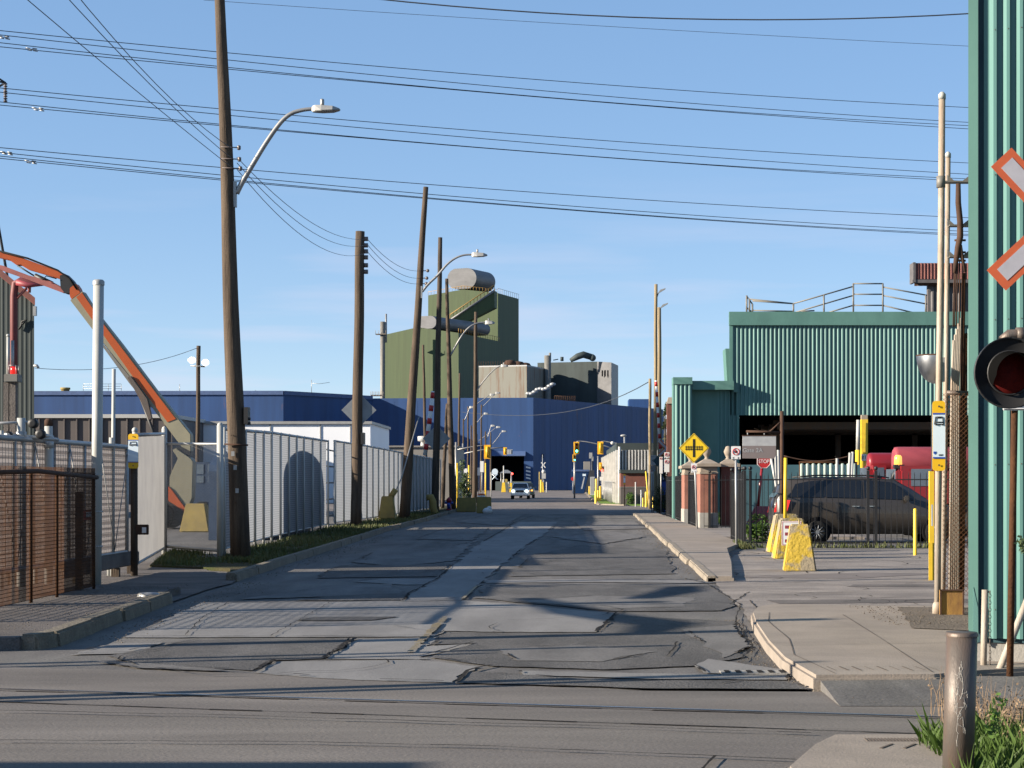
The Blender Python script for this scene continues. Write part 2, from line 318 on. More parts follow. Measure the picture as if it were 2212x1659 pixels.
M('dark_grey_cladding', (0.097, 0.091, 0.092), 0.7)
M('white_cladding', (0.353, 0.353, 0.341), 0.6, col2=(0.318, 0.318, 0.312), scale=0.25)
M('white_rib', (0.553, 0.537, 0.501), 0.6)
M('brick', (0.249, 0.111, 0.077), 0.9, col2=(0.181, 0.077, 0.057), scale=3, lo=0.35, hi=0.65, bump=0.3)
M('brick_dark', (0.143, 0.052, 0.038), 0.9, col2=(0.101, 0.038, 0.029), scale=2)
M('stone_cap', (0.269, 0.225, 0.175), 0.85, col2=(0.195, 0.161, 0.128), scale=3, bump=0.2)
M('stone_base', (0.289, 0.276, 0.249), 0.85, col2=(0.222, 0.208, 0.188), scale=3)
M('red_roof', (0.176, 0.063, 0.050), 0.75, col2=(0.126, 0.046, 0.042), scale=2)
M('screen_fabric', (0.2, 0.2, 0.2), 0.7, transl=0.5, col2=(0.165, 0.165, 0.17), scale=1.2)
M('yellow_block', (0.390, 0.270, 0.028), 0.75, col2=(0.226, 0.188, 0.126), scale=2.3, lo=0.47, hi=0.55, bump=1.0, bscale=14, fine=0.15)
M('yellow_paint', (0.66, 0.45, 0.03), 0.5, col2=(0.55, 0.36, 0.03), scale=3)
M('yellow_old', (0.289, 0.216, 0.066), 0.85, col2=(0.197, 0.151, 0.059), scale=2, bump=0.4)
M('signal_yellow', (0.75, 0.40, 0.02), 0.45)
M('sign_yellow', (0.72, 0.48, 0.015), 0.45, col2=(0.66, 0.43, 0.015))
M('sign_amber', (0.68, 0.40, 0.012), 0.45, col2=(0.62, 0.36, 0.012))
M('sign_white', (0.624, 0.624, 0.608), 0.5, col2=(0.592, 0.592, 0.584))
M('sign_pale', (0.55, 0.64, 0.70), 0.45, col2=(0.52, 0.60, 0.66))
M('sign_blue', (0.013, 0.067, 0.353), 0.45)
M('sign_black', (0.013, 0.013, 0.013), 0.5)
M('sign_red', (0.420, 0.021, 0.021), 0.5)
M('sign_back', (0.202, 0.218, 0.235), 0.5, 0.4)
M('sign_taupe', (0.168, 0.139, 0.134), 0.6, col2=(0.151, 0.126, 0.122))
M('sign_grey', (0.353, 0.361, 0.361), 0.6, col2=(0.277, 0.277, 0.286), scale=5)
M('crossbuck_border', (0.437, 0.088, 0.029), 0.55, col2=(0.370, 0.076, 0.029), scale=5)
M('crossbuck_silver', (0.353, 0.344, 0.370), 0.5, col2=(0.311, 0.302, 0.328), scale=12)
M('red_paint', (0.191, 0.010, 0.013), 0.4, col2=(0.164, 0.009, 0.014), scale=2, coat=0.3)
M('red_faded', (0.236, 0.043, 0.054), 0.55, col2=(0.206, 0.031, 0.038), scale=1.5)
M('orange_paint', (0.343, 0.065, 0.010), 0.45, col2=(0.297, 0.057, 0.011), scale=2)
M('cream_paint', (0.221, 0.202, 0.137), 0.5, col2=(0.188, 0.174, 0.122), scale=2)
M('pink_paint', (0.302, 0.097, 0.084), 0.6)
M('dark_red_pipe', (0.143, 0.029, 0.029), 0.6)
M('car_dark', (0.039, 0.033, 0.027), 0.4, 0.1, col2=(0.033, 0.028, 0.024), coat=0.5)
M('car_white', (0.85, 0.86, 0.85), 0.3, coat=0.6)
M('car_green', (0.025, 0.046, 0.046), 0.3, 0.2, coat=0.6)
M('glass_dark', (0.008, 0.009, 0.011), 0.08, spec=0.6)
M('glass_window', (0.084, 0.109, 0.143), 0.1, spec=0.8)
M('chrome', (0.7, 0.7, 0.7), 0.15, 1.0)
M('mirror', (0.6, 0.62, 0.65), 0.3, 1.0)
M('lamp_red', (0.462, 0.017, 0.017), 0.25, emit=(1, 0.03, 0.02, 0.25))
M('matte_black', (0.005, 0.005, 0.005), 1.0, spec=0.0)
M('lens_red', (0.085, 0.007, 0.005), 0.65, spec=0.08, col2=(0.05, 0.004, 0.004), scale=25, coat=0.0)
M('headlight', (0.85, 0.88, 0.85), 0.1, emit=(0.9, 1.0, 0.92, 3.0))
M('amber_lamp', (0.672, 0.294, 0.042), 0.3, emit=(1.0, 0.45, 0.1, 0.5))
M('green_light', (0.05, 0.7, 0.5), 0.3, emit=(0.1, 0.95, 0.75, 2.5))
M('red_light', (0.8, 0.05, 0.05), 0.3, emit=(1, 0.06, 0.04, 2.5))
M('flood_lit', (0.9, 0.9, 0.85), 0.3, emit=(1.0, 0.97, 0.9, 6.0))
M('pale_green_pipe', (0.265, 0.328, 0.284), 0.55, col2=(0.214, 0.265, 0.227), scale=3)
M('insulator', (0.134, 0.109, 0.101), 0.4)
M('tower_steel', (0.042, 0.046, 0.055), 0.6, 0.4)
M('orange_barrel', (0.521, 0.101, 0.017), 0.6)
M('hydrant_red', (0.252, 0.017, 0.025), 0.5)
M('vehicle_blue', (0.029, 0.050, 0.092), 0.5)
M('deep_blue', (0.007, 0.03, 0.092), 0.7, spec=0.15)

def slat_material(name, c1, c2, per_m, tr):
    m = M(name, c1, 0.6, transl=tr); nt = m.node_tree; N, L = nt.nodes, nt.links
    tc = [n for n in N if n.type == 'TEX_COORD'][0]; wv = N.new('ShaderNodeTexWave'); wv.bands_direction = 'Z'; wv.inputs['Scale'].default_value = per_m * 0.314; wv.inputs['Distortion'].default_value = 0.6; wv.inputs['Detail Scale'].default_value = 0.5
    L.new(tc.outputs['Object'], wv.inputs['Vector'])
    r = N.new('ShaderNodeValToRGB'); r.color_ramp.elements[0].color = (*c2, 1); r.color_ramp.elements[0].position = 0.25; r.color_ramp.elements[1].color = (*c1, 1); r.color_ramp.elements[1].position = 0.6
    L.new(wv.outputs[0], r.inputs[0]); L.new(r.outputs[0], N['Principled BSDF'].inputs['Base Color'])
    for n in N:
        if n.type == 'BSDF_TRANSLUCENT': L.new(r.outputs[0], n.inputs[0])
slat_material('slat_white', (0.235, 0.25, 0.275), (0.16, 0.172, 0.19), 16, 0.42)

slat_material('gate_weave', (0.20, 0.185, 0.185), (0.10, 0.09, 0.09), 9, 0.4)
# ---------------------------------------------------------------- ground, road, pavements
sheet('ground', [(-900, -60), (900, -60), (900, 1500), (-900, 1500)], 'asphalt_far', -0.03, 0, 5000)
sheet('road', [(-30, 15.6), (14, 15.6), (14, 100), (-30, 100)], 'asphalt', -0.004, 0, 500)
sheet('far_road', [(-60, 100), (40, 100), (40, 360), (-60, 360)], 'asphalt_far', -0.004, 0, 500)
sheet('rail_crossing', [(-30, -20), (14, -20), (14, 14.4), G(1750, 1494).xy, G(1400, 1492).xy, G(985, 1477).xy, G(550, 1455).xy, G(0, 1440).xy, (-30, 18.4)], 'asphalt_crossing', 0.0, 0.05, 0.5)
dsheet('road_patch', [(552, 1454), (590, 1430), (750, 1428), (905, 1426), (1040, 1442), (985, 1462), (978, 1476), (770, 1470)], 'road_concrete', 0.004, 0.05)
dsheet('road_patch', [(703, 1424), (768, 1382), (950, 1377), (955, 1385), (920, 1397), (1022, 1391), (985, 1404), (905, 1420), (928, 1425)], 'road_concrete', 0.004, 0.05)
dsheet('road_patch', [(262, 1378), (350, 1340), (430, 1303), (700, 1301), (1000, 1297), (1100, 1305), (1332, 1326), (1288, 1366), (960, 1364), (938, 1376), (640, 1377)], 'road_concrete', 0.004, 0.05)
dsheet('road_patch', [(866, 1300), (885, 1283), (945, 1252), (975, 1224), (1000, 1205), (1040, 1172), (1090, 1146), (1118, 1128), (1205, 1128), (1172, 1158), (1135, 1180), (1085, 1222), (1050, 1252), (1012, 1284), (1000, 1298)], 'road_concrete', 0.008, 0.06)
dsheet('road_patch', [(765, 1257), (830, 1251), (1000, 1250), (985, 1262), (880, 1264)], 'road_concrete', 0.004, 0.05)
dsheet('road_patch', [(1040, 1254), (1250, 1252), (1795, 1257), (1640, 1262), (1300, 1258), (1050, 1260)], 'road_concrete', 0.004, 0.03)
dsheet('road_patch', [(1120, 1450), (1400, 1456), (1705, 1460), (1700, 1470), (1400, 1468), (1130, 1460)], 'road_concrete', 0.004, 0.03)
dsheet('road_patch', [(240, 1392), (350, 1388), (300, 1412), (150, 1416)], 'road_concrete', 0.004, 0.05)
dsheet('road_patch', [(1100, 1222), (1290, 1214), (1400, 1222), (1260, 1232)], 'road_concrete', 0.004, 0.06)
dsheet('road_patch', [(1500, 1440), (1530, 1425), (1690, 1448), (1700, 1462), (1520, 1456)], 'road_concrete', 0.006, 0.04)
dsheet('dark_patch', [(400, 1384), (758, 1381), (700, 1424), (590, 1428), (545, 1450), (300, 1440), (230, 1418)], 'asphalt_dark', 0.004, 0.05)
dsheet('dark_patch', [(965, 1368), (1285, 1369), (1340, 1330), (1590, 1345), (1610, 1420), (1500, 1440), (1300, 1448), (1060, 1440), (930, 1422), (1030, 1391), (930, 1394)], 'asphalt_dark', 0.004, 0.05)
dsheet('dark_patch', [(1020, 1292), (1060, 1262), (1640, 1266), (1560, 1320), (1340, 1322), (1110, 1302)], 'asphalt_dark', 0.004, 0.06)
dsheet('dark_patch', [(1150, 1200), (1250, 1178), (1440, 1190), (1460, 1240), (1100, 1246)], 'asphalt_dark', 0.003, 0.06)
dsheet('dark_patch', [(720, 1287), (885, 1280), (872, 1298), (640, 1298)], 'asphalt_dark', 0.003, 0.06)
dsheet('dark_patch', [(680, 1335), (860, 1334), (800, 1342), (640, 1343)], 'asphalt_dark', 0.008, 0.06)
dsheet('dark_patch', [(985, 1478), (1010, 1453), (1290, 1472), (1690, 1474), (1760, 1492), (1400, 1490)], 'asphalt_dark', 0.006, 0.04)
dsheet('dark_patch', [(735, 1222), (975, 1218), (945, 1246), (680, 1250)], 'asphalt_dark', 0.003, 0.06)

for pl_ in ([(520, 1296), (700, 1266), (850, 1262), (868, 1282), (700, 1290)], [(760, 1215), (820, 1190), (960, 1186), (1030, 1168), (980, 1212), (860, 1224)], [(900, 1165), (960, 1142), (1060, 1140), (1020, 1168)],
            [(1120, 1300), (1300, 1288), (1500, 1292), (1480, 1312), (1300, 1318)], [(1190, 1160), (1330, 1150), (1395, 1160), (1300, 1176)], [(1240, 1128), (1370, 1126), (1400, 1142), (1260, 1146)], [(200, 1430), (420, 1444), (540, 1453), (300, 1446)],
            [(1080, 1404), (1250, 1396), (1420, 1410), (1300, 1432), (1120, 1430)], [(980, 1128), (1060, 1112), (1130, 1114), (1090, 1136)], [(1480, 1360), (1590, 1352), (1620, 1400), (1560, 1424)]):
    dsheet('worn_patch', pl_, 'road_worn', 0.003, 0.07)
cr = MB()
for ln, w in (([(0, 1541), (450, 1550), (900, 1564), (1400, 1578), (1750, 1590)], 0.035), ([(0, 1606), (600, 1609), (1000, 1617), (1500, 1638), (1790, 1652)], 0.035),
              ([(550, 1454), (590, 1430), (610, 1428)], 0.07), ([(700, 1424), (768, 1381)], 0.07), ([(260, 1378), (640, 1378), (960, 1376)], 0.035),
              ([(1288, 1367), (1335, 1324)], 0.06), ([(985, 1476), (1010, 1453), (1060, 1441)], 0.05), ([(905, 1421), (1022, 1391)], 0.04),
              ([(1440, 1421), (1460, 1400), (1463, 1390)], 0.03), ([(1500, 1440), (1524, 1456)], 0.04), ([(870, 1300), (885, 1283), (945, 1251), (978, 1222)], 0.05),
              ([(500, 1300), (440, 1335), (400, 1376)], 0.02), ([(720, 1300), (640, 1345), (585, 1377)], 0.02), ([(1560, 1480), (1600, 1474)], 0.03),
              ([(1110, 1302), (1340, 1318), (1600, 1322)], 0.025), ([(1530, 1265), (1600, 1310), (1590, 1345), (1625, 1400), (1600, 1430)], 0.035),
              ([(1620, 1300), (1650, 1330)], 0.03), ([(930, 1300), (1000, 1292), (1020, 1286)], 0.04), ([(1620, 1278), (1760, 1284), (1850, 1282)], 0.03),
              ([(1480, 1252), (1520, 1260), (1600, 1262)], 0.05), ([(1870, 1236), (1760, 1232), (1690, 1238)], 0.03), ([(1640, 1205), (1720, 1220), (1745, 1240)], 0.03),
              ([(1150, 1115), (1110, 1130), (1085, 1147), (1045, 1170)], 0.05), ([(1545, 1640), (1500, 1680)], 0.03), ([(1800, 1255), (1950, 1252), (2005, 1255)], 0.04)):
    ribbon(cr, [G(*p) for p in ln], w * 0.55, 0.024, 0.2, 0.018)
for pts in SEAMS:
    for a, b in zip(pts, pts[1:] + pts[:1]):
        if random.random() < 0.62:
            f, g_ = sorted((random.uniform(0, 0.5), random.uniform(0.5, 1))); ribbon(cr, [a.lerp(b, f), a.lerp(b, g_)], 0.018, 0.023, 0.18, 0.02, 0.8)
def wander(p, n, st, ang, turn):
    q = [Vector(p)]
    for _ in range(n): ang += random.gauss(0, turn); q.append(q[-1] + Vector((math.cos(ang), math.sin(ang), 0)) * st)
    return q
for k in range(36):
    y = random.uniform(17, 60); q = wander((random.uniform(-5.2, 2.2) if y > 17 else random.uniform(-8, 5), y, 0), random.randint(4, 16), 0.3, random.choice((0, math.pi / 2)) + random.gauss(0, 0.3), 0.45); ribbon(cr, q, 0.012, 0.0225, 0.2, 0.02, 0.7)
for k in range(45): ribbon(cr, wander((random.uniform(2.6, 9), random.uniform(24.5, 47), 0), random.randint(4, 14), 0.3, random.choice((0, 0, math.pi / 2)) + random.gauss(0, 0.4), 0.45), 0.016, 0.0225, 0.2, 0.02, 0.7)
struct(cr.build('pavement_cracks', 'crack'))

yl = MB(); [ribbon(yl, [G(885, 1412).lerp(G(962, 1336), a_), G(885, 1412).lerp(G(962, 1336), b_)], w_, 0.026, 0.12, 0.008, 0.35) for a_, b_, w_ in ((0, 0.2, 0.05), (0.22, 0.45, 0.085), (0.47, 0.8, 0.08), (0.83, 1, 0.06))]; ribbon(yl, [G(1000, 1296), G(1030, 1268)], 0.05, 0.026, 5, 0.0, 0.0)
struct(yl.build('centre_line', 'faded_yellow'))
rl = MB()
for a, b in (((-60, 1488), (2260, 1557)),):
    A, B = G(*a), G(*b); rl.prism([(A.x, A.y, 0.001), (A.x, A.y + 0.028, 0.001), (A.x, A.y + 0.028, 0.009), (A.x, A.y, 0.009)], (B - A))
struct(rl.build('rails', 'rail_steel'))
gv = MB()
for a, b in (((-60, 1490.5), (2260, 1560)), ((-60, 1515), (2260, 1595))):
    ribbon(gv, [G(*a), G(*b)], 0.03, 0.0045, 0.4, 0.012, 0.8)
struct(gv.build('flangeway', 'crack'))
# right side: near pale slab, driveway apron, far pavement
e1 = [G(1757, 1492), G(1690, 1450), G(1655, 1410), G(1628, 1366), G(1622, 1345), G(1632, 1332)]
nslab = [(p.x, p.y) for p in e1] + [(G(1670, 1325).x, G(1670, 1325).y), (4.1, 24.2), (5.3, 24.2), (5.3, 19.6), (4.6, 16.3), (3.6, 15.9), (3.1, 15.55)]
slab('near_pavement', nslab, -0.05, 0.13, 'sidewalk_concrete', 0.03)
m = MB(); m.prism([(2.12, 15.70, 0.10), (2.12, 14.4, 0.004), (2.12, 15.70, 0.0)], (4.5, 0, 0)); struct(m.build('asphalt_ramp', 'asphalt'))
jt = MB(); ribbon(jt, [(2.26, 15.6), (2.12, 17.3), (2.28, 19.0), (2.33, 21.4), (2.5, 22.9)], 0.009, 0.134, 0.6, 0.004, 0.2)
for k in range(9): ribbon(jt, [(2.3 + 0.11 * k, 15.85 + (k % 2) * 0.03), (2.27 + 0.11 * k, 16.2)], 0.012, 0.134, 0.2, 0.004, 0.5)
struct(jt.build('pavement_joint', 'joint'))
sheet('apron_strip', [(3.0, 26.2), (7.5, 26.6), (7.4, 27.4), (2.9, 27.0)], 'path_asphalt', 0.009, 0.05, 0.3)
sheet('apron_strip', [(4.6, 30.5), (8.6, 30.2), (8.7, 31.2), (4.8, 31.1)], 'path_asphalt', 0.009, 0.05, 0.3)
sheet('apron_strip', [(2.6, 33.5), (5.6, 35.2), (7.2, 34.8), (5.0, 33.0)], 'asphalt_far', 0.009, 0.06, 0.3)
sheet('driveway_apron', [(2.3, 22.6), (2.5, 31), (2.7, 36), (4.4, 46), (14, 49), (14, 21), (4.3, 21)], 'apron_asphalt', 0.004, 0.05, 0.6)
sheet('apron_patch', [G(1938, 1312, .13).xy, G(1955, 1335, .13).xy, G(1970, 1358, .13).xy, G(2040, 1361, .13).xy, G(2120, 1365, .13).xy, G(2100, 1313, .13).xy], 'gravel_dirt', 0.125, 0.04, 0.3)
e2 = [(2.45, 32.2), (2.52, 36), (2.62, 42), (2.74, 50), (2.92, 60), (3.1, 72), (3.35, 88), (3.5, 97)]
slab('far_pavement', e2 + [(4.75, 97), (4.75, 50), (4.0, 46), (3.4, 38), (2.9, 32.2)], -0.05, 0.10, 'sidewalk_concrete', 0.03)
kb = MB()
for a, b in zip(e2[:-1], e2[1:]):
    a, b = Vector(a), Vector(b); n = max(1, round((b - a).length / 3.0))
    for i in range(n):
        p, q = a.lerp(b, i / n), a.lerp(b, (i + 0.985) / n); j = random.uniform(-0.03, 0.03)
        kb.hexa([(p.x - 0.05 + j, p.y, -0.05), (p.x + 0.14 + j, p.y, -0.05), (q.x + 0.14 + j, q.y, -0.05), (q.x - 0.05 + j, q.y, -0.05)],
                [(p.x - 0.03 + j, p.y, 0.108), (p.x + 0.14 + j, p.y, 0.108), (q.x + 0.14 + j, q.y, 0.108), (q.x - 0.03 + j, q.y, 0.108)])
struct(kb.build('kerb', 'kerb_concrete', bev=0.02))
sj = MB()
for y in (34, 37.2, 40.5, 44, 48, 52, 57, 63, 70, 78, 87): ribbon(sj, [(2.7 + (y - 34) * 0.0145, y), (4.6 if y > 46 else 3.0 + (y - 34) * 0.11, y)], 0.03, 0.104, 0.5, 0.01)
struct(sj.build('pavement_joint', 'joint'))
slab('gate_pavement', [(4.78, 56), (4.78, 66.4), (9, 66.4), (9, 56)], -0.05, 0.08, 'apron_asphalt', 0)
slab('near_corner_pavement', [G(1700, 1668).xy, G(1755, 1620).xy, G(1800, 1598).xy, (2.6, 12.55), (2.6, 8), (1.2, 8)], -0.05, 0.04, 'sidewalk_concrete', 0.02)
gr = MB()
for k in range(26): gr.cbox((1.98 + 0.022 * k, 12.25, 0.043), 0.011, 0.14, 0.004)
for k in range(4): gr.cbox((2.06 + 0.15 * k, 11.95, 0.043), 0.02, 0.22, 0.004, -0.5)
struct(gr.build('tactile_grating', 'joint'))
m = MB(); rr = random.Random(31)
def grit(n, fx_, r0=0.006, r1=0.022):
    for _ in range(n):
        x, y, z = fx_(); r = rr.uniform(r0, r1) * 0.42; m.sph((x, y, z + r * 0.3), (r * rr.uniform(0.8, 1.5), r * rr.uniform(0.7, 1.2), r * 0.6), 5, 3)
kp = [(2.06, 15.7), (1.96, 17.1), (2.04, 19), (2.12, 21.4), (2.2, 23.4)]
def on_line(pl_, spread, z, sgn=-1):
    k = rr.randrange(len(pl_) - 1); f = rr.random(); a, b = pl_[k], pl_[k + 1]; return (a[0] + (b[0] - a[0]) * f + sgn * abs(rr.gauss(0, spread)), a[1] + (b[1] - a[1]) * f, z)
grit(468, lambda: on_line(kp, 0.16, 0.004)); grit(396, lambda: on_line([(2.4, 32.2), (2.7, 50), (3.05, 72)], 0.2, 0.004), 0.01, 0.035)
grit(468, lambda: on_line([(-5.3, 20), (-5.45, 26.5), (-5.6, 32)], 0.25, 0.008, 1)); grit(360, lambda: on_line([(-5.75, 34), (-6.0, 60)], 0.25, 0.004, 1), 0.01, 0.03)
grit(540, lambda: (rr.uniform(2.4, 9), rr.uniform(25, 47), 0.008), 0.008, 0.028); grit(540, lambda: (rr.uniform(-7.5, -5.8), rr.uniform(19.5, 29), 0.132), 0.006, 0.022); grit(288, lambda: (3.6 + abs(rr.gauss(0, 0.5)), rr.uniform(20.8, 24), 0.14), 0.008, 0.025); grit(288, lambda: (rr.uniform(2.2, 4.2), rr.uniform(14.3, 15.6), 0.03), 0.004, 0.012)
tag(m.build('gravel', 'gravel_dirt'), 'loose gravel and grit lying along the kerbs and driveway', 'gravel', kind='stuff')
jt = MB(); ribbon(jt, [G(1690, 1395, .13), G(2120, 1388, .13)], 0.008, 0.1345, 0.8, 0.003, 0.4); ribbon(jt, [(3.1, 15.7), (3.25, 19.5), (3.35, 22.5)], 0.008, 0.1345, 0.8, 0.003, 0.4); struct(jt.build('pavement_joint', 'joint'))
# drain in the gutter
dg = thing('drain_grate', 'small slotted drain grate in the gutter beside the pale kerb', 'drain', G(1630, 1456))
m = MB(); m.cbox(G(1630, 1456) + Vector((0, 0, 0.012)), 0.62, 0.28, 0.02); m.build('frame', 'cement_wall', dg)
m = MB()
for k in range(6): m.cbox(G(1630, 1456) + Vector((-0.25 + 0.1 * k, 0, 0.024)), 0.045, 0.2, 0.006)
m.build('slots', 'crack', dg)
# left side kerbs, path and verge
def kerbrun(pts, w, h, mat, seg=2.4):
    k = MB()
    for a, b in zip(pts[:-1], pts[1:]):
        a, b = Vector(a), Vector(b); n = max(1, round((b - a).length / seg)); d = (b - a).normalized(); nr = Vector((-d.y, d.x)) * w
        for i in range(n):
            p, q = a.lerp(b, i / n), a.lerp(b, (i + 0.99) / n); j = random.uniform(-0.02, 0.02)
            k.hexa([(p.x + j, p.y, -0.05), (q.x + j, q.y, -0.05), (q.x + nr.x + j, q.y + nr.y, -0.05), (p.x + nr.x + j, p.y + nr.y, -0.05)],
                   [(p.x + j - 0.02, p.y, h), (q.x + j - 0.02, q.y, h), (q.x + nr.x + j, q.y + nr.y, h), (p.x + nr.x + j, p.y + nr.y, h)])
    return struct(k.build('kerb', mat, bev=0.025))
kerbrun([G(84, 1404).xy, G(130, 1396).xy, G(373, 1302).xy], 0.22, 0.16, 'old_kerb', 2.0)
kerbrun([G(512, 1256).xy, G(600, 1226).xy, G(740, 1181).xy, G(830, 1150).xy, G(922, 1126).xy, G(962, 1113).xy, (-6.3, 130)], 0.2, 0.15, 'old_kerb', 3.0)
slab('side_path', [G(84, 1404).xy + Vector((-0.2, 0)), G(130, 1396).xy + Vector((-0.2, 0.1)), G(373, 1302).xy + Vector((-0.21, 0)), (-5.95, 28.5), (-8.0, 29.5), (-12, 27), (-12, 19)], -0.05, 0.13, 'path_asphalt', 0.02)
sheet('driveway_ramp', [G(373, 1302).xy, (-5.75, 32), (-5.95, 33.2), (-8.4, 40), (-14, 40), (-14, 27)], 'path_asphalt', 0.006, 0.05, 0.5)
slab('verge', [G(512, 1256).xy + Vector((-0.2, 0.1)), G(740, 1181).xy + Vector((-0.21, 0)), G(830, 1150).xy + Vector((-0.21, 0)), G(922, 1126).xy + Vector((-0.21, 0)), (-6.55, 130), (-8.6, 130), (-8.9, 70), (-8.75, 66), (-8.2, 50), (-7.9, 41), (-9.8, 45), (-8.5, 37.5), (-6.6, 36)], -0.05, 0.06, 'soil_grass', 0.05)
rr = random.Random(3); pts = []
def inpoly(x, y, pl):
    c = False; j = len(pl) - 1
    for i in range(len(pl)):
        if (pl[i][1] > y) != (pl[j][1] > y) and x < (pl[j][0] - pl[i][0]) * (y - pl[i][1]) / (pl[j][1] - pl[i][1]) + pl[i][0]: c = not c
        j = i
    return c
vp = [(-6.1, 38.5), (-6.3, 62), (-6.6, 100), (-8.2, 100), (-8.7, 66), (-8.1, 50), (-7.8, 41), (-7.3, 39.5)]
vq = [(-9.5, 44.5), (-8.4, 37.6), (-6.7, 36.2), (-6.2, 38.5), (-7.3, 41.5), (-8.0, 42.2)]
while len(pts) < 2200:
    x, y = rr.uniform(-9.7, -6), rr.uniform(36, 45)
    if inpoly(x, y, vq) and math.sin(x * 3.1 + y * 0.7) + math.sin(y * 1.3 - x) + rr.uniform(-1, 1) > -0.2: pts.append((x, y, 0.055))
while len(pts) < 11500:
    x, y = rr.uniform(-9, -6), 38 + 62 * rr.random() ** 1.7
    if inpoly(x, y, vp) and math.sin(x * 3.1 + y * 0.7) + math.sin(y * 1.3 - x) + rr.uniform(-1, 1) > -0.7: pts.append((x, y, 0.058))
m = MB(); blades(m, pts, 0.04, 0.15, 0.035, rr)
tag(m.build('verge_grass', 'grass_verge'), 'short rough grass on the verge between the white fence and the kerb', 'grass', kind='stuff')
# near corner: dirt and grass round the steel bollard
sheet('dirt', [(2.35, 8), (2.55, 12.6), (3.0, 13.2), (3.6, 14.6), (3.7, 17.4), (7, 16.5), (7, 8)], 'gravel_dirt', 0.012, 0.06, 0.4)
pts = []
while len(pts) < 9000:
    x, y = rr.uniform(1.9, 3.4), rr.uniform(9.2, 12.3)
    edge = 2.12 + 0.08 * math.sin(y * 3) + 0.09 * (y - 9.2)
    if x > edge and rr.random() < 0.35 + 0.65 * min(1, (x - edge) / 0.4): pts.append((x, y, 0.0))
m = MB(); blades(m, pts[:8300], 0.06, 0.22, 0.007, rr, 0.8); blades(m, pts[8300:], 0.16, 0.34, 0.007, rr, 0.6)
tag(m.build('grass', 'grass_blade'), 'bright green grass growing round the foot of the steel bollard', 'grass', kind='stuff')
m = MB()
for k in range(330):
    x, y = 2.72 + abs(rr.gauss(0.15, 0.25)), rr.uniform(10.8, 14.0); h = rr.uniform(0.08, 0.36); a = rr.gauss(0, 0.12); b = rr.gauss(0, 0.12)
    m.tube([(x, y, 0), (x + a * h * 0.5, y + b * h, h * 0.6), (x + a * h * 1.5, y + b * 2 * h, h)], [0.003, 0.0025, 0.001], 3, False)
    if k % 2: leaves(m, (x + a * h, y + b * h, h * 0.8), (0.03, 0.03, 0.08), 5, 0.012, seed=k)
tag(m.build('dry_weeds', 'dry_stalk'), 'brown dried weeds standing behind the green grass', 'weeds', kind='stuff')
t = thing('weed', 'tall green leafy weed rising above the grass beside the steel bollard', 'weed', (2.56, 10.9, 0))
m = MB(); m.tube([(2.56, 10.9, 0), (2.55, 10.9, 0.25), (2.50, 10.9, 0.48)], [0.005, 0.004, 0.002], 5); m.build('stem', 'leaf', t)
m = MB(); leaves(m, (2.53, 10.9, 0.38), (0.07, 0.07, 0.14), 70, 0.022, seed=5); m.build('foliage', 'leaf', t)
t = thing('sapling', 'leafy green sprig in front of the blue sign by the green wall', 'plant', (3.42, 13.6, 0))
m = MB(); m.tube([(3.42, 13.6, 0), (3.4, 13.6, 0.7), (3.36, 13.6, 1.35)], [0.008, 0.006, 0.003], 5); m.build('stem', 'bark', t)
m = MB(); leaves(m, (3.35, 13.6, 1.27), (0.075, 0.08, 0.10), 90, 0.024, seed=8); m.build('foliage', 'leaf_pale', t)

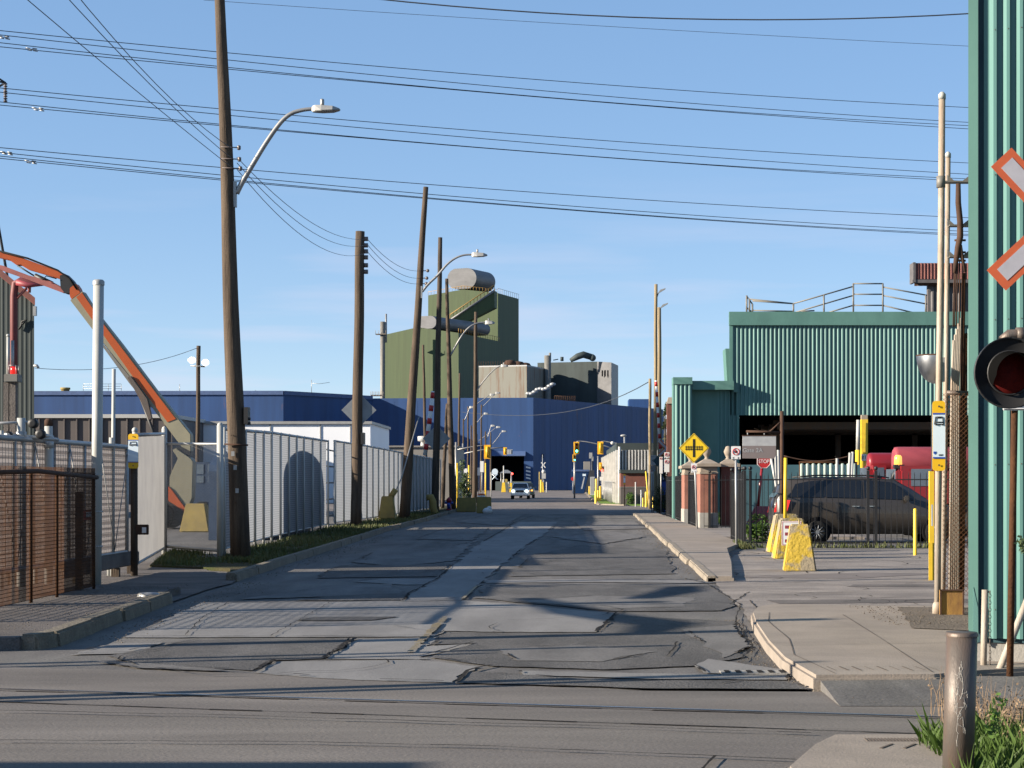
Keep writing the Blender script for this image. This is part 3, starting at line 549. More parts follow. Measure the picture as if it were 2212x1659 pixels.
# ---------------------------------------------------------------- utility poles and street lamps
def wood_pole(label, base, top, Y, wb, wt, mat='pole_wood', group='wooden utility poles', extra=None, nm='utility_pole', zb=0.1):
    a, b = P(base[0], base[1], Y), P(top[0], top[1], Y); a.z = zb - 0.1
    t = thing(nm, label, 'utility pole', (a.x, a.y, zb), group)
    rb, rt = wb / 2 * mpp(Y), wt / 2 * mpp(Y)
    n = 14; pts = [a.lerp(b, i / n) for i in range(n + 1)]; k = random.uniform(0, 6)
    pts = [p + Vector((0.012 * math.sin(i * 0.9 + k), 0.01 * math.cos(i * 0.7), 0)) * (1 if 0 < i < n else 0) for i, p in enumerate(pts)]
    m = MB(); m.tube(pts, [rb + (rt - rb) * i / n for i in range(n + 1)], 14); m.build('shaft', mat, t)
    return t, a, b
def street_lamp(label, arm, head, Y, r=0.04, dy=0.0):
    pts = [P(u, v, Y) for u, v in arm]; pts = [p + Vector((0, dy, 0)) for p in pts]
    t = thing('street_lamp', label, 'street lamp', pts[0], 'cobra head street lamps on the left-hand poles')
    q = []
    for i in range(len(pts) - 1):     # smooth the arm
        p0, p1, p2, p3 = pts[max(i - 1, 0)], pts[i], pts[i + 1], pts[min(i + 2, len(pts) - 1)]
        for k in range(4):
            s = k / 4; q.append(0.5 * ((2 * p1) + (p2 - p0) * s + (2 * p0 - 5 * p1 + 4 * p2 - p3) * s * s + (3 * p1 - p0 - 3 * p2 + p3) * s ** 3))
    q.append(pts[-1])
    m = MB(); m.tube(q, [r * (1.25 - 0.45 * i / len(q)) for i in range(len(q))], 8); m.build('arm', 'arm_metal', t)
    u0, u1, v0, v1 = head; a = P(u0, (v0 + v1) / 2, Y); w = (u1 - u0) * mpp(Y); h = min(0.34, max(0.12, (v1 - v0) * mpp(Y))); y = a.y + dy
    m = MB()
    prof = [(0, -0.5, 0.35), (0.12, -0.5, 0.5), (0.35, -0.5, 0.45), (0.75, -0.42, 0.32), (1.0, -0.25, 0.0)]
    st = [(a.x + w * f, a.z + h * lo, a.z + h * hi, wd) for (f, lo, hi), wd in zip(prof, (0.07, 0.12, 0.17, 0.17, 0.08))]
    b0 = len(m.v)
    for x, lo, hi, wd in st: m.v += [Vector((x, y - wd, lo)), Vector((x, y + wd, lo)), Vector((x, y + wd * 0.7, hi)), Vector((x, y - wd * 0.7, hi))]
    for i in range(len(st) - 1):
        for j in range(4): m.face((b0 + i * 4 + j, b0 + i * 4 + (j + 1) % 4, b0 + (i + 1) * 4 + (j + 1) % 4, b0 + (i + 1) * 4 + j))
    m.face((b0 + 3, b0 + 2, b0 + 1, b0)); e = b0 + 4 * (len(st) - 1); m.face((e, e + 1, e + 2, e + 3))
    m.build('lamp_head', 'lamp_grey', t, bev=0.015)
    if Y < 170:
        m = MB(); m.lathe((a.x + w * 0.36, y, a.z + h * 0.45), [(0.035, 0), (0.045, 0.03), (0.045, 0.13), (0.03, 0.15)], 8); m.build('photocell', 'arm_metal', t)
        m = MB(); m.cbox(pts[0] + Vector((-0.03, 0, -0.02)), 0.06, 0.12, 0.55); m.build('bracket', 'galvanised', t)
    return t
p1, a1, b1 = wood_pole('tallest wooden pole, its top beyond the picture, nearest the camera on the left verge', (520, 1215), (472, -110), 40, 44, 20)
m = MB()
for v in (1105, 1115): m.tube([P(535, v - 200, 40) + Vector((0.0, -0.1, 0)), P(537, v - 200, 40) + Vector((0.06, -0.1, 0))], 0.03, 6)
m.box(P(529, 0, 40).x, P(538, 0, 40).x, 39.85, 40.15, P(0, 916, 40).z, P(0, 880, 40).z); m.build('box', 'black_metal', p1)
m = MB()
for v, u in ((320, 505), (345, 506), (365, 508)):
    p = P(u, v, 40); m.tube([p - Vector((0.25, 0.16, 0)), p + Vector((0.16, -0.05, 0))], 0.012, 6); m.lathe(p + Vector((0.12, -0.05, 0)), [(0.02, -0.05), (0.045, -0.03), (0.03, 0), (0.045, 0.03), (0.02, 0.05)], 8); m.build('insulator', 'insulator', p1); m = MB()
m = MB()
for v in (955, 1160): m.tube([P(496, v, 40), P(532, v + 2, 40)], 0.235, 14, False)
m = MB(); c = P(530, 960, 40); m.tube([c + Vector((-0.4, -0.24, 0)), c + Vector((0.1, -0.24, -0.02))], 0.02, 6); m.build('strap', 'rust_dark', p1)
for u, v in ((508, 1010), (512, 1060), (503, 980)): m = MB(); m.cbox(P(u, v, 39.77), 0.07, 0.012, 0.1); m.build('tag_plate', 'galvanised', p1)
m = MB()
for u, v in ((505, 1030), (515, 990), (509, 1085), (500, 940), (518, 1120), (498, 700), (497, 640), (502, 760)): m.tube([P(u, v, 39.80), P(u, v, 39.70)], 0.012, 5)
m.build('bolts', 'rust_dark', p1)
street_lamp('street lamp on the tallest near pole, long arm bending out over the road', [(511, 418), (522, 396), (545, 357), (575, 308), (605, 266), (628, 246), (652, 238), (676, 235)], (674, 735, 228, 242), 40, 0.05)
p2, a2, b2 = wood_pole('short thick wooden pole with a column of side pegs near its top', (769, 1141), (778, 500), 70, 25, 20)
m = MB()
for v in (516, 530, 543, 556, 573, 587): m = MB(); m.tube([P(786, v, 70), P(795, v, 70)], 0.085, 8); m.build('side_peg', 'insulator', p2)
m = MB(); m.box(P(781, 0, 70).x, P(788, 0, 70).x, 69.7, 70.2, P(0, 960, 70).z, P(0, 935, 70).z); m.build('box', 'black_metal', p2)
p3, a3, b3 = wood_pole('strongly leaning wooden pole carrying a lamp arm, behind the pegged pole', (873, 1122), (920, 404), 85, 24, 11)
m = MB()
for u, v in ((910, 585), (908, 601), (907, 613)):
    p = P(u, v, 85); m = MB(); m.tube([p, p + Vector((0.3, -0.05, 0))], 0.02, 6); m.sph(p + Vector((0.3, -0.05, 0)), 0.08, 8, 6); m.build('insulator', 'insulator', p3)
street_lamp('street lamp on the leaning pole, silver head against the sky beside the tower', [(912, 630), (925, 614), (945, 595), (966, 571), (985, 557), (1003, 551), (1020, 550)], (1019, 1053, 545, 555), 84.8, 0.05)
p4, a4, b4 = wood_pole('straight dark wooden pole just right of the leaning one', (940, 1109), (951, 513), 98, 17, 9, 'pole_wood_dark')
p5, a5, b5 = wood_pole('wooden pole with a lamp arm in front of the silver duct', (978, 1101), (965, 602), 112, 15, 7)
street_lamp('street lamp whose head hangs before the green tower wall', [(973, 768), (984, 748), (1000, 722), (1015, 706), (1032, 698), (1050, 696)], (1048, 1069, 692, 701), 112, 0.05)
p6, a6, b6 = wood_pole('slim wooden pole standing against the pale stained block', (1025, 1082), (1028, 674), 150, 11, 7)
street_lamp('street lamp on the slim pole before the pale stained block', [(1029, 846), (1040, 829), (1056, 810), (1072, 795), (1084, 790)], (1082, 1098, 787, 793), 150, 0.05)
wood_pole('thin wooden pole seen through the gap left of the dark pole', (922, 1095), (914, 745), 128, 8, 5)
wood_pole('thin wooden pole with its top against the grey cladding', (990, 1072), (993, 806), 190, 7, 4)
wood_pole('leaning thin wooden pole between the two middle poles', (955, 1098), (966, 872), 118, 10, 6)
far_l = [((1011, 1060), (1011, 910), (1062, 853), 260), ((1001, 1062), (1001, 915), (1018, 880), 235), ((1039, 1058), (1040, 926), (1074, 849), 300), ((1048, 1058), (1049, 932), (1064, 920), 310), ((1060, 1056), (1060, 934), (1088, 932), 330),
         ((1018, 1060), (1018, 940), (1049, 894), 270), ((1030, 1060), (1030, 938), (1076, 923), 320)]
for i, (b, tp, hd, Y) in enumerate(far_l):
    ps = wood_pole('one of the slender far poles carrying lamps in front of the blue wall', b, (tp[0], min(tp[1], hd[1] + 25)), Y, 5, 3, 'pole_wood', 'far lamp poles by the junction', zb=0.0)
    t = street_lamp('one of the far street lamps shining pale in front of the blue wall', [(tp[0], hd[1] + 32), (tp[0] + (hd[0] - tp[0]) * 0.5, hd[1] + 15), (hd[0] - 4, hd[1])], (hd[0] - 4, hd[0] + 7, hd[1] - 3, hd[1] + 2), Y, 0.05)
    t['group'] = 'far street lamps by the junction'
# guy wire with guard
t = thing('guy_wire', 'slanting guy wire with a pale yellow guard sleeve beside the leaning pole', 'guy wire', P(826, 1128, 82))
m = MB(); m.tube([P(826, 1128, 82), P(868, 1030, 83.5), P(905, 900, 85)], 0.03, 6); m.build('cable', 'arm_metal', t)
m = MB(); m.tube([P(842, 1077, 82), P(855, 1057, 82)], 0.13, 10); m.build('guard_sleeve', 'yellow_old', t)

# right-hand poles beyond the gates
wood_pole('tall pale wooden pole beyond the brick gate posts, lamp at its very top', (1415, 1104), (1417, 614), 110, 9, 7, 'pole_wood_pale')
wood_pole('second pale pole just right of the tall one', (1425, 1104), (1424, 664), 108, 10, 8, 'pole_wood_pale')
wood_pole('short pale pole with a wire hook left of the two tall ones', (1404, 1098), (1404, 818), 118, 7, 6, 'pole_wood_pale')
for u, v, y, lb in ((1419, 632, 110, 'flat lamp on top of the tall pale pole'), (1424, 664, 108, 'small lamp on the second pale pole')):
    t = thing('street_lamp', lb, 'street lamp', P(u, v, y)); a = P(u, v, y)
    m = MB(); m.tube([a + Vector((0, 0, -0.3)), a + Vector((0.1, 0, 0))], 0.03, 6); m.build('arm', 'arm_metal', t)
    m = MB(); m.prism([a + Vector((0, -0.15, -0.1)), a + Vector((0.5, -0.15, 0.2)), a + Vector((0.52, -0.15, 0.26)), a + Vector((0.2, -0.15, 0.16))], (0, 0.3, 0)); m.build('lamp_head', 'lamp_grey', t)
# flood light pole over the yard
tp, ta, tb = wood_pole('thin wooden pole with two lit flood lamps rising over the yard roofs', (426, 925), (429, 747), 130, 9, 9, group='wooden utility poles', zb=0.0)
m = MB(); m.tube([P(412, 790, 129.6), P(443, 792, 129.6)], 0.05, 6); m.build('cross_arm', 'arm_metal', tp)
for u, v, s_ in ((414, 778, -1), (443, 783, 1)):
    c = P(u, v, 129.2); t = thing('flood_lamp', 'lit flood lamp on the yard pole, on the arm end nearer the %s' % ('thick white post' if s_ < 0 else 'tallest wooden pole'), 'flood lamp', c)
    m = MB(); m.sph(c, (0.24, 0.16, 0.16), 12, 8); m.build('lens', 'flood_lit', t)
    m = MB(); m.lathe(c + Vector((0, 0.12, 0)), [(0.26, 0), (0.22, 0.2), (0.1, 0.32)], 12, 'Y'); m.build('housing', 'lamp_grey', t)

# ---------------------------------------------------------------- wires
def wire(pts, r, label, group, sag=None, name='overhead_wire'):
    a = [P(*p) for p in pts]; q = []
    n = 16
    if len(a) == 3:       # quadratic through three points
        for i in range(n + 1):
            t = i / n * 2; q.append(a[0] * (0.5 * (t - 1) * (t - 2)) + a[1] * (t * (2 - t)) + a[2] * (0.5 * t * (t - 1)))
    else:
        for i in range(n + 1):
            t = i / n; p = a[0].lerp(a[1], t); p.z -= (sag or 0) * 4 * t * (1 - t); q.append(p)
    m = MB(); m.tube(q, r, 4, False); return tag(m.build(name, 'wire', origin=q[0]), label, 'wire', group)
for lb, ws in (('topmost', ((66, 116, 230), (75, 131, 262), (92, 147, 268), (101, 151, 278))), ('middle', ((190, 238, 350), (199, 250, 375), (220, 271, 383), (227, 274, 391))), ('lowest', ((319, 364, 468), (329, 380, 497), (337, 388, 503), (342, 391, 507)))):
    for k, (v0, v1, v2) in enumerate(ws):
        ym = 75 + 35 * 490 / 2110
        # points at u = -20, 470, 2090
        f = lambda u: None
        A = P(-20, v0 - 2, 100.6); B = P(2300, v2 + (v2 - v1) * 0.10, 146)
        # middle point solved so the wire passes v1 at u = 470
        Ys = 104; Mi = P(470, v1, Ys)
        t = (Mi.x - A.x) / (B.x - A.x); Mi.y = A.y + (B.y - A.y) * t; Mi.z = H + (VH - v1) / F * Mi.y; Mi.x = (470 - UC) / F * Mi.y
        t = (Mi.x - A.x) / (B.x - A.x); lin = A.lerp(B, t); sg = (lin.z - Mi.z) / (4 * t * (1 - t))
        q = [A.lerp(B, i / 24) - Vector((0, 0, sg * 4 * (i / 24) * (1 - i / 24))) for i in range(25)]
        m = MB(); m.tube(q, 0.024, 4, False)
        tag(m.build('power_line', 'wire', origin=q[0]), '%s wire of the %s bundle of four power lines crossing the sky' % (('top', 'second', 'third', 'bottom')[k], lb), 'power line', 'power lines crossing the sky from the lattice tower')
sp_ = [(8, 80, 101.5), (68, 106, 101.5), (82, 235, 101.5), (66, 349, 101.5), (14, 330, 101.5)]
for k, (u, v, y) in enumerate(sp_):
    c = P(u, v, y); m = MB()
    for dx, dz in ((-0.2, 0.05), (0.18, 0.02), (-0.1, -0.06), (0.22, -0.1)): m.tube([c + Vector((dx - 0.12, 0, dz + 0.02)), c + Vector((dx + 0.12, 0, dz - 0.02))], 0.035, 6)
    m.tube([c + Vector((-0.25, 0, 0.04)), c + Vector((0.25, 0, -0.06))], 0.02, 5)
    tag(m.build('wire_spacer', 'galvanised', origin=c), ('small spacer at the left edge on the topmost power lines', 'spacer clipped to the lower wires of the topmost bundle', 'spacer clipped to the middle bundle of power lines', 'spacer clipped to the lowest bundle of power lines', 'small spacer near the tower on the lowest power lines')[k], 'spacer', 'spacers on the power lines')
D2 = 'distribution wires running from pole to pole along the left verge'
for k, ((u0, v0), (u1, v1)) in enumerate((((175, 0), (503, 322)), ((150, 0), (504, 345)), ((60, 0), (506, 366)))):
    A, B = P(u0, v0, 26.5), P(u1, v1, 40); d = (A - B) * 0.7; A2 = A + d; A2.z = B.z + 0.4
    t = (A.y - A2.y) / (B.y - A2.y); sg = max(0.05, ((A2.z + (B.z - A2.z) * t) - A.z) / (4 * t * (1 - t))); q = [A2.lerp(B, i / 14) - Vector((0, 0, sg * 4 * (i / 14) * (1 - i / 14))) for i in range(15)]
    m = MB(); m.tube(q, 0.007, 4, False); tag(m.build('overhead_wire', 'wire', origin=B), '%s wire of three coming down from the upper left to the tallest pole' % ('upper', 'middle', 'lower')[k], 'wire', D2)
for k, ((u0, v0), (u1, v1)) in enumerate((((512, 340), (795, 516)), ((512, 352), (795, 528)), ((512, 366), (795, 545)))):
    wire([(u0, v0, 40), (u1, v1, 70)], 0.008, '%s wire of three sagging from the tallest pole to the pegged pole' % ('upper', 'middle', 'lower')[k], D2, 0.55 + 0.1 * k)
for k, ((u0, v0), (u1, v1)) in enumerate((((795, 518), (910, 585)), ((795, 530), (908, 601)), ((795, 545), (907, 613)))):
    wire([(u0, v0, 70), (u1, v1, 85)], 0.010, '%s wire of three sagging from the pegged pole to the leaning pole' % ('upper', 'middle', 'lower')[k], D2, 0.35)
wire([(780, -6, 34), (1550, 42, 34), (2300, 14, 34)], 0.014, 'thick dark cable sagging across the top of the sky', None)
wire([(440, 0, 60), (1330, 58, 62), (2300, 110, 64)], 0.008, 'faint thin wire across the upper sky below the thick cable', None)
wire([(75, 795, 100), (425, 752, 130)], 0.02, 'thin wire from the grey gabled building to the flood lamp pole', None, 0.6)
wire([(997, 890, 190), (1200, 893, 160), (1403, 824, 118)], 0.03, 'black wire sagging across the blue wall to the short pale pole', None)

# ---------------------------------------------------------------- lattice tower at the left edge
t = thing('transmission_tower', 'steel lattice power line tower mostly beyond the left edge of the picture', 'pylon', (-38.2, 103.4, 0))
def legx(z): return 5.4 - 0.138 * z
def KT(p): return Vector((0, 0, H)) + (Vector(p) - Vector((0, 0, H))) * 1.36
def corner(sx, sy, z): return KT((-28.1 + sx * legx(z), 76 + sy * legx(z), z))
m = MB()
for sx in (-1, 1):
    for sy in (-1, 1): m.tube([corner(sx, sy, 0), corner(sx, sy, 27)], 0.09, 4)
m.build('legs', 'tower_steel', t)
m = MB(); zs = [0, 4, 7.5, 10.5, 13, 15.2, 17.2, 19.2, 21.2, 23.2, 25, 27]
for z0, z1 in zip(zs[:-1], zs[1:]):
    for (s0, s1) in (((-1, -1), (1, -1)), ((1, -1), (1, 1)), ((1, 1), (-1, 1)), ((-1, 1), (-1, -1))):
        m.tube([corner(*s0, z0), corner(*s1, z1)], 0.045, 4); m.tube([corner(*s1, z0), corner(*s0, z1)], 0.045, 4); m.tube([corner(*s0, z1), corner(*s1, z1)], 0.045, 4)
m.build('bracing', 'tower_steel', t)
m = MB()
for zt, tx in ((15.5, -23.3), (17.9, -22.75), (20.2, -23.1)):
    tip = KT((tx, 75, zt))
    for sy in (-1, 1):
        m.tube([corner(1, sy, zt + 0.1), tip], 0.06, 4); m.tube([corner(1, sy, zt + 1.8), tip], 0.05, 4)
    m.tube([corner(1, -1, zt + 0.9), tip.lerp(corner(1, -1, zt), 0.4)], 0.04, 4)
m.build('cross_arms', 'tower_steel', t)
for zt, tx in ((15.5, -23.3), (17.9, -22.75), (20.2, -23.1)):
    m = MB(); prof = []
    for k in range(8): prof += [(0.03, -0.1 * k), (0.085, -0.1 * k - 0.03), (0.085, -0.1 * k - 0.06), (0.03, -0.1 * k - 0.09)]
    m.lathe(KT((tx, 75, zt)), [(a_ * 1.36, b_ * 1.36) for a_, b_ in prof], 8); m.build('insulator_string', 'insulator', t)

# ---------------------------------------------------------------- left foreground: gate gear and fences
t = thing('gate_post', 'thick white steel post, the tallest of the posts by the rusty mesh', 'post', G(207, 1281), 'white gate posts')
m = MB(); b = G(207, 1281); m.tube([b, P(213, 612, b.y)], 0.083, 18); m.build('shaft', 'white_pipe', t)
m = MB(); tpp = P(213, 612, b.y); m.lathe(tpp, [(0.092, -0.03), (0.092, 0.03), (0.07, 0.055), (0.0, 0.065)], 18, cap=False); m.build('cap', 'lamp_grey', t)
m = MB()
for v in (870 + 155, 1105, 1180): m.lathe(P(210, v, b.y), [(0.085, -0.012), (0.089, 0), (0.085, 0.012)], 18, cap=False)
m.build('bands', 'galvanised', t)
m = MB(); g = G(242, 1246); m.tube([g, P(246, 797, g.y)], 0.035, 12); m.tube([g + Vector((-0.06, 0.05, 0)), P(241, 945, g.y)], 0.045, 10)
tag(m.build('gate_post', 'white_pipe', origin=g), 'thin white pole behind the thick white post', 'post', 'white gate posts')
# rusty mesh barrier
a, b = G(-30, 1372), G(205, 1290); a.x = -7.15
t = thing('mesh_barrier', 'rusty brown steel mesh barrier on short legs at the left edge', 'fence', a)
d = b - a; ln = d.length; d.normalize(); m = MB(); zt = 1.86
for i in range(int(ln / 0.05) + 1):
    x = a + d * (i * 0.05); m.tube([x + Vector((0, 0, 0.17)), x + Vector((0, 0, zt + 0.09))], 0.0062, 3, False, False)
for k in range(int((zt + 0.08 - 0.17) / 0.05)):
    z = 0.17 + k * 0.05; m.tube([a + Vector((0.008, 0, z)), a.lerp(b, 0.5) + Vector((0.008, 0, z + 0.008)), b + Vector((0.008, 0, z))], 0.0052, 3, False, False)
m.build('mesh', 'rust', t)
m = MB(); m.tube([a + Vector((0.03, 0, zt - 0.03)), a.lerp(b, 0.55) + Vector((0.03, 0, zt + 0.03)), b + Vector((0.03, 0, zt - 0.05))], 0.032, 8); m.build('top_rail', 'rust_dark', t)
for f in (0.06, 0.30, 0.52, 0.70, 0.99):
    x = a.lerp(b, f); m = MB(); m.tube([Vector((x.x, x.y, 0.12)), Vector((x.x, x.y, zt))], 0.024, 8); m.build('leg', 'rust', t)
# dark upright behind the mesh
m = MB(); c = P(172, 1160, 27.6); m.cbox((c.x, 27.6, 0.85), 0.09, 0.12, 1.5)
tag(m.build('post', 'black_metal', origin=(c.x, 27.6, 0.1)), 'black square post half hidden behind the rusty mesh', 'post')
# big pipe posts of the sliding gate
def pipe_post(u, vt, Y, r, label, capm=None, bands=()):
    c = P(u, vt, Y); t = thing('gate_post', label, 'post', (c.x, Y, 0), 'white gate posts')
    m = MB(); m.tube([(c.x, Y, 0), c], r, 14); m.build('shaft', 'white_pipe', t)
    if capm: m = MB(); m.lathe(c, [(r * 1.03, -0.07), (r * 1.03, 0.02), (r * 0.6, 0.05)], 14); m.build('cap', capm, t)
    m = MB()
    for v in bands: m.lathe(P(u, v, Y), [(r, -0.06), (r * 1.25, -0.05), (r * 1.25, 0.05), (r, 0.06)], 14, cap=False)
    if bands: m.build('clamp', 'galvanised', t)
    return t
pipe_post(46, 903, 28.5, 0.064, 'white pipe post with a clamp, in front of the grey wooden channel post', None, (940,))
pipe_post(105, 911, 29.5, 0.064, 'white pipe post with a dark rusty cap right of the clamped one', 'rust_dark', (960,))
pipe_post(3, 930, 28.0, 0.035, 'slim white post at the very left edge')
pipe_post(77, 990, 30.5, 0.035, 'slim short white post between the two clamped pipe posts')
t = thing('gate_roller', 'horizontal greasy rollers and pipe arms between the white pipe posts', 'gate gear', P(60, 935, 28.7))
m = MB(); m.tube([P(-20, 915, 28.3), P(80, 911, 28.6)], 0.022, 8); m.tube([P(12, 940, 28.3), P(125, 950, 29.3)], 0.032, 8); m.tube([P(84, 938, 28.8), P(112, 945, 29.3)], 0.04, 8); m.build('pipe_arms', 'galvanised', t)
m = MB()
for u, v in ((18, 942), (72, 915), (88, 938)): m.lathe(P(u, v, 28.4), [(0.03, -0.05), (0.075, -0.05), (0.075, 0.05), (0.03, 0.05)], 12, 'Y')
m.build('rollers', 'black_metal', t)
# wooden channel post with red lamp
t = thing('beacon_post', 'brown channel post with a red caged lamp and white tubes on top', 'beacon post', P(24, 1180, 30) * 1.0)
cx = lambda u: P(u, 0, 30).x
zz = lambda v: P(0, v, 30).z
m = MB(); m.box(cx(10), cx(21), 29.93, 30.07, 0, zz(826)); m.box(cx(23), cx(36), 29.93, 30.07, 0, zz(826)); m.build('channels', 'path_asphalt', t)
m = MB(); m.box(cx(14), cx(44), 29.85, 30.1, zz(826), zz(809)); m.build('junction_box', 'duct_pipe', t, bev=0.01)
m = MB(); m.lathe((cx(31), 29.95, zz(808)), [(0.05, 0), (0.05, 0.08), (0.035, 0.115)], 12); m.build('red_lamp', 'lamp_red', t)
m = MB()
for u in (24, 39):
    m.tube([(cx(u), 29.88, zz(809)), (cx(u), 29.88, zz(790))], 0.005, 4); m.tube([(cx(u), 30.02, zz(809)), (cx(u), 30.02, zz(790))], 0.005, 4)
m.tube([(cx(24), 29.88, zz(790)), (cx(39), 29.88, zz(790))], 0.005, 4); m.tube([(cx(24), 30.02, zz(790)), (cx(39), 30.02, zz(790))], 0.005, 4); m.build('cage', 'galvanised', t)
m = MB(); m.tube([(cx(17.5), 30, zz(812)), (cx(17.5), 30, zz(727))], 0.024, 10); m.lathe((cx(17.5), 30, zz(727)), [(0.03, 0), (0.03, 0.03), (0.015, 0.04)], 10); m.build('tall_tube', 'white_pipe', t)
m = MB(); m.tube([(cx(25), 30.05, zz(812)), (cx(25), 30.05, zz(735))], 0.026, 10); m.build('short_tube', 'galvanised', t)
# sliding gate with white privacy weave on a guard rail
a, b = Vector((-8.36, 26, 0)), Vector((-8.33, 35, 0)); t = thing('sliding_gate', 'long mesh sliding gate with pale weave, ending at the yellow bus stop sign', 'gate', a)
m = MB(); m.poly([a + Vector((-0.02, 0, 0.42)), b + Vector((-0.02, 0, 0.42)), b + Vector((-0.02, 0, 2.36)), a + Vector((-0.02, 0, 2.36))]); m.build('weave', 'gate_weave', t)
m = MB(); m.tube([a + Vector((0, 0, 2.4)), b + Vector((0, 0, 2.4))], 0.045, 8); m.tube([a + Vector((0, 0, 0.42)), b + Vector((0, 0, 0.42))], 0.04, 8)
for k in range(10): x = a.lerp(b, k / 9); m.tube([x + Vector((0, 0, 0.4)), x + Vector((0, 0, 2.4))], 0.03 if k < 9 else 0.045, 8)
m.build('frame', 'galvanised', t)
m = MB()
for k in range(9):
    p, q = a.lerp(b, k / 9), a.lerp(b, (k + 1) / 9); m.tube([p + Vector((0.03, 0, 2.3)), q + Vector((0.03, 0, 0.5))] if k % 2 else [p + Vector((0.03, 0, 0.5)), q + Vector((0.03, 0, 2.3))], 0.01, 4)
m.build('brace_rods', 'galvanised', t)
m = MB()
for k in range(60): m.tube([a + Vector((0.02, 0.15 * k, 0.42)), a + Vector((0.02, 0.15 * k, 2.36))], 0.004, 3, False, False)
for k in range(26): m.tube([a + Vector((0.02, 0, 0.45 + k * 0.075)), b + Vector((0.02, 0, 0.45 + k * 0.075))], 0.004, 3, False, False)
m.build('mesh', 'arm_metal', t)
m = MB(); m.box(-8.25, -8.13, 30, 35.2, 0.18, 0.44); tag(m.build('guard_rail', 'path_asphalt', origin=(-8.2, 32, 0.0), bev=0.02), 'grey guard rail running below the sliding gate', 'guard rail')
for y in (31, 33.6, 34.8): m = MB(); m.box(-8.26, -8.12, y - 0.06, y + 0.06, 0, 0.18); m.build('post', 'pole_wood', bpy.data.objects['guard_rail'])
m = MB()
for u0, u1, v0, v1, mm in ((230, 247, 1098, 1119, 0),): m.box(-8.20, -8.19, 31.3, 32.6, P(0, 1119, 33.2).z, P(0, 1098, 33.2).z)
t = tag(m.build('gate_sign', 'sign_red', origin=(-8.2, 32, 1.2)), 'small red and white square sign wired to the sliding gate', 'sign')
m = MB(); m.box(-8.189, -8.184, 31.5, 32.4, P(0, 1114, 33.2).z, P(0, 1103, 33.2).z); m.build('white_band', 'sign_white', t)
# wooden post with bus stop sign
g = G(290, 1246); k = mpp(g.y); t = thing('bus_stop_post', 'short wooden post beside the sliding gate carrying the left bus stop sign', 'post', g)
m = MB(); m.tube([g, P(288, 938, g.y) + Vector((0, 0.06, 0))], 0.065, 12); m.build('shaft', 'pole_wood_dark', t)
def bus_sign(u0, u1, v0, v1, Y, label, num=None):
    c = P((u0 + u1) / 2, (v0 + v1) / 2, Y); w, h = (u1 - u0) * mpp(Y), (v1 - v0) * mpp(Y)
    t = thing('bus_stop_sign', label, 'bus stop sign', c, 'yellow and white bus stop signs')
    def rrect(x0, x1, z0, z1, r, y, m):
        pts = []
        for cx_, cz_, a0 in ((x1 - r, z1 - r, 0), (x0 + r, z1 - r, 90), (x0 + r, z0 + r, 180), (x1 - r, z0 + r, 270)):
            for q in range(4): an = R(a0 + q * 30); pts.append((c.x + cx_ + r * math.cos(an), y, c.z + cz_ + r * math.sin(an)))
        m.prism(pts, (0, 0.012, 0))
    m = MB(); rrect(-w / 2, w / 2, -h / 2, h / 2, w * 0.22, Y - 0.006, m); m.build('plate', 'sign_amber', t)
    y = Y - 0.010; B = lambda x0, x1, z0, z1, mm, nm, yy=y: MB().box(c.x + x0 * w, c.x + x1 * w, yy, yy + 0.003, c.z + z0 * h, c.z + z1 * h).build(nm, mm, t)
    B(-0.5, 0.5, -0.32, 0.32, 'sign_pale', 'panel'); y -= 0.003
    m = MB()
    for z0 in (0.305, -0.325): m.box(c.x - w / 2, c.x + w / 2, y, y + 0.002, c.z + z0 * h, c.z + (z0 + 0.022) * h)
    m.build('stripes', 'sign_blue', t)
    m = MB(); q = lambda x, z: Vector((c.x + x * w, y, c.z + z * h))
    for p0, p1, ww in ((( -0.27, 0.27), (0.27, 0.27), .014), ((-0.27, 0.27), (-0.34, 0.185), .014), ((0.27, 0.27), (0.34, 0.185), .014), ((-0.36, 0.195), (0.36, 0.195), .018), ((-0.36, 0.165), (0.36, 0.165), .016), ((-0.35, 0.2), (-0.36, 0.165), .014), ((0.35, 0.2), (0.36, 0.165), .014), ((-0.24, 0.17), (-0.24, 0.152), .03), ((0.24, 0.17), (0.24, 0.152), .03), ((-0.2, 0.255), (0.2, 0.255), .010)):
        m.tube([q(*p0), q(*p1)], ww * h * 0.5, 5)
    m.build('bus_symbol', 'sign_black', t)
    m = MB(); m.lathe(q(0, 0.42), [(0.013, -0.004), (0.013, 0.0), (0.007, 0.001)][::-1], 8, 'Y'); m.lathe(q(0, -0.42), [(0.013, -0.004), (0.007, 0.0)][::-1], 8, 'Y'); m.build('bolts', 'steel_bollard', t)
    if num:
        text('number', num, 0.028, q(0.12, -0.275), 'sign_black', t)
        m = MB(); m.prism([q(-0.44, -0.225), q(-0.2, -0.225), q(-0.2, -0.25), q(-0.32, -0.268), q(-0.44, -0.25)], (0, 0.002, 0)); m.build('crest', 'sign_blue', t)
    return t
bus_sign(277, 299, 937, 1012, g.y - 0.09, 'bus stop sign on the wooden post by the left gate')
gb = P(304, 1144, g.y); t = thing('bracket_box', 'small rusty bracket frame with a white square sticking out of the wooden post', 'bracket', gb)
m = MB(); m.box(P(294, 0, g.y).x, P(321, 0, g.y).x, g.y - 0.04, g.y + 0.03, P(0, 1155, g.y).z, P(0, 1133, g.y).z); m.build('frame', 'rust_dark', t, bev=0.01)
m = MB(); m.box(P(308, 0, g.y).x, P(317, 0, g.y).x, g.y - 0.05, g.y - 0.042, P(0, 1151, g.y).z, P(0, 1139, g.y).z); m.build('white_square', 'sign_white', t)
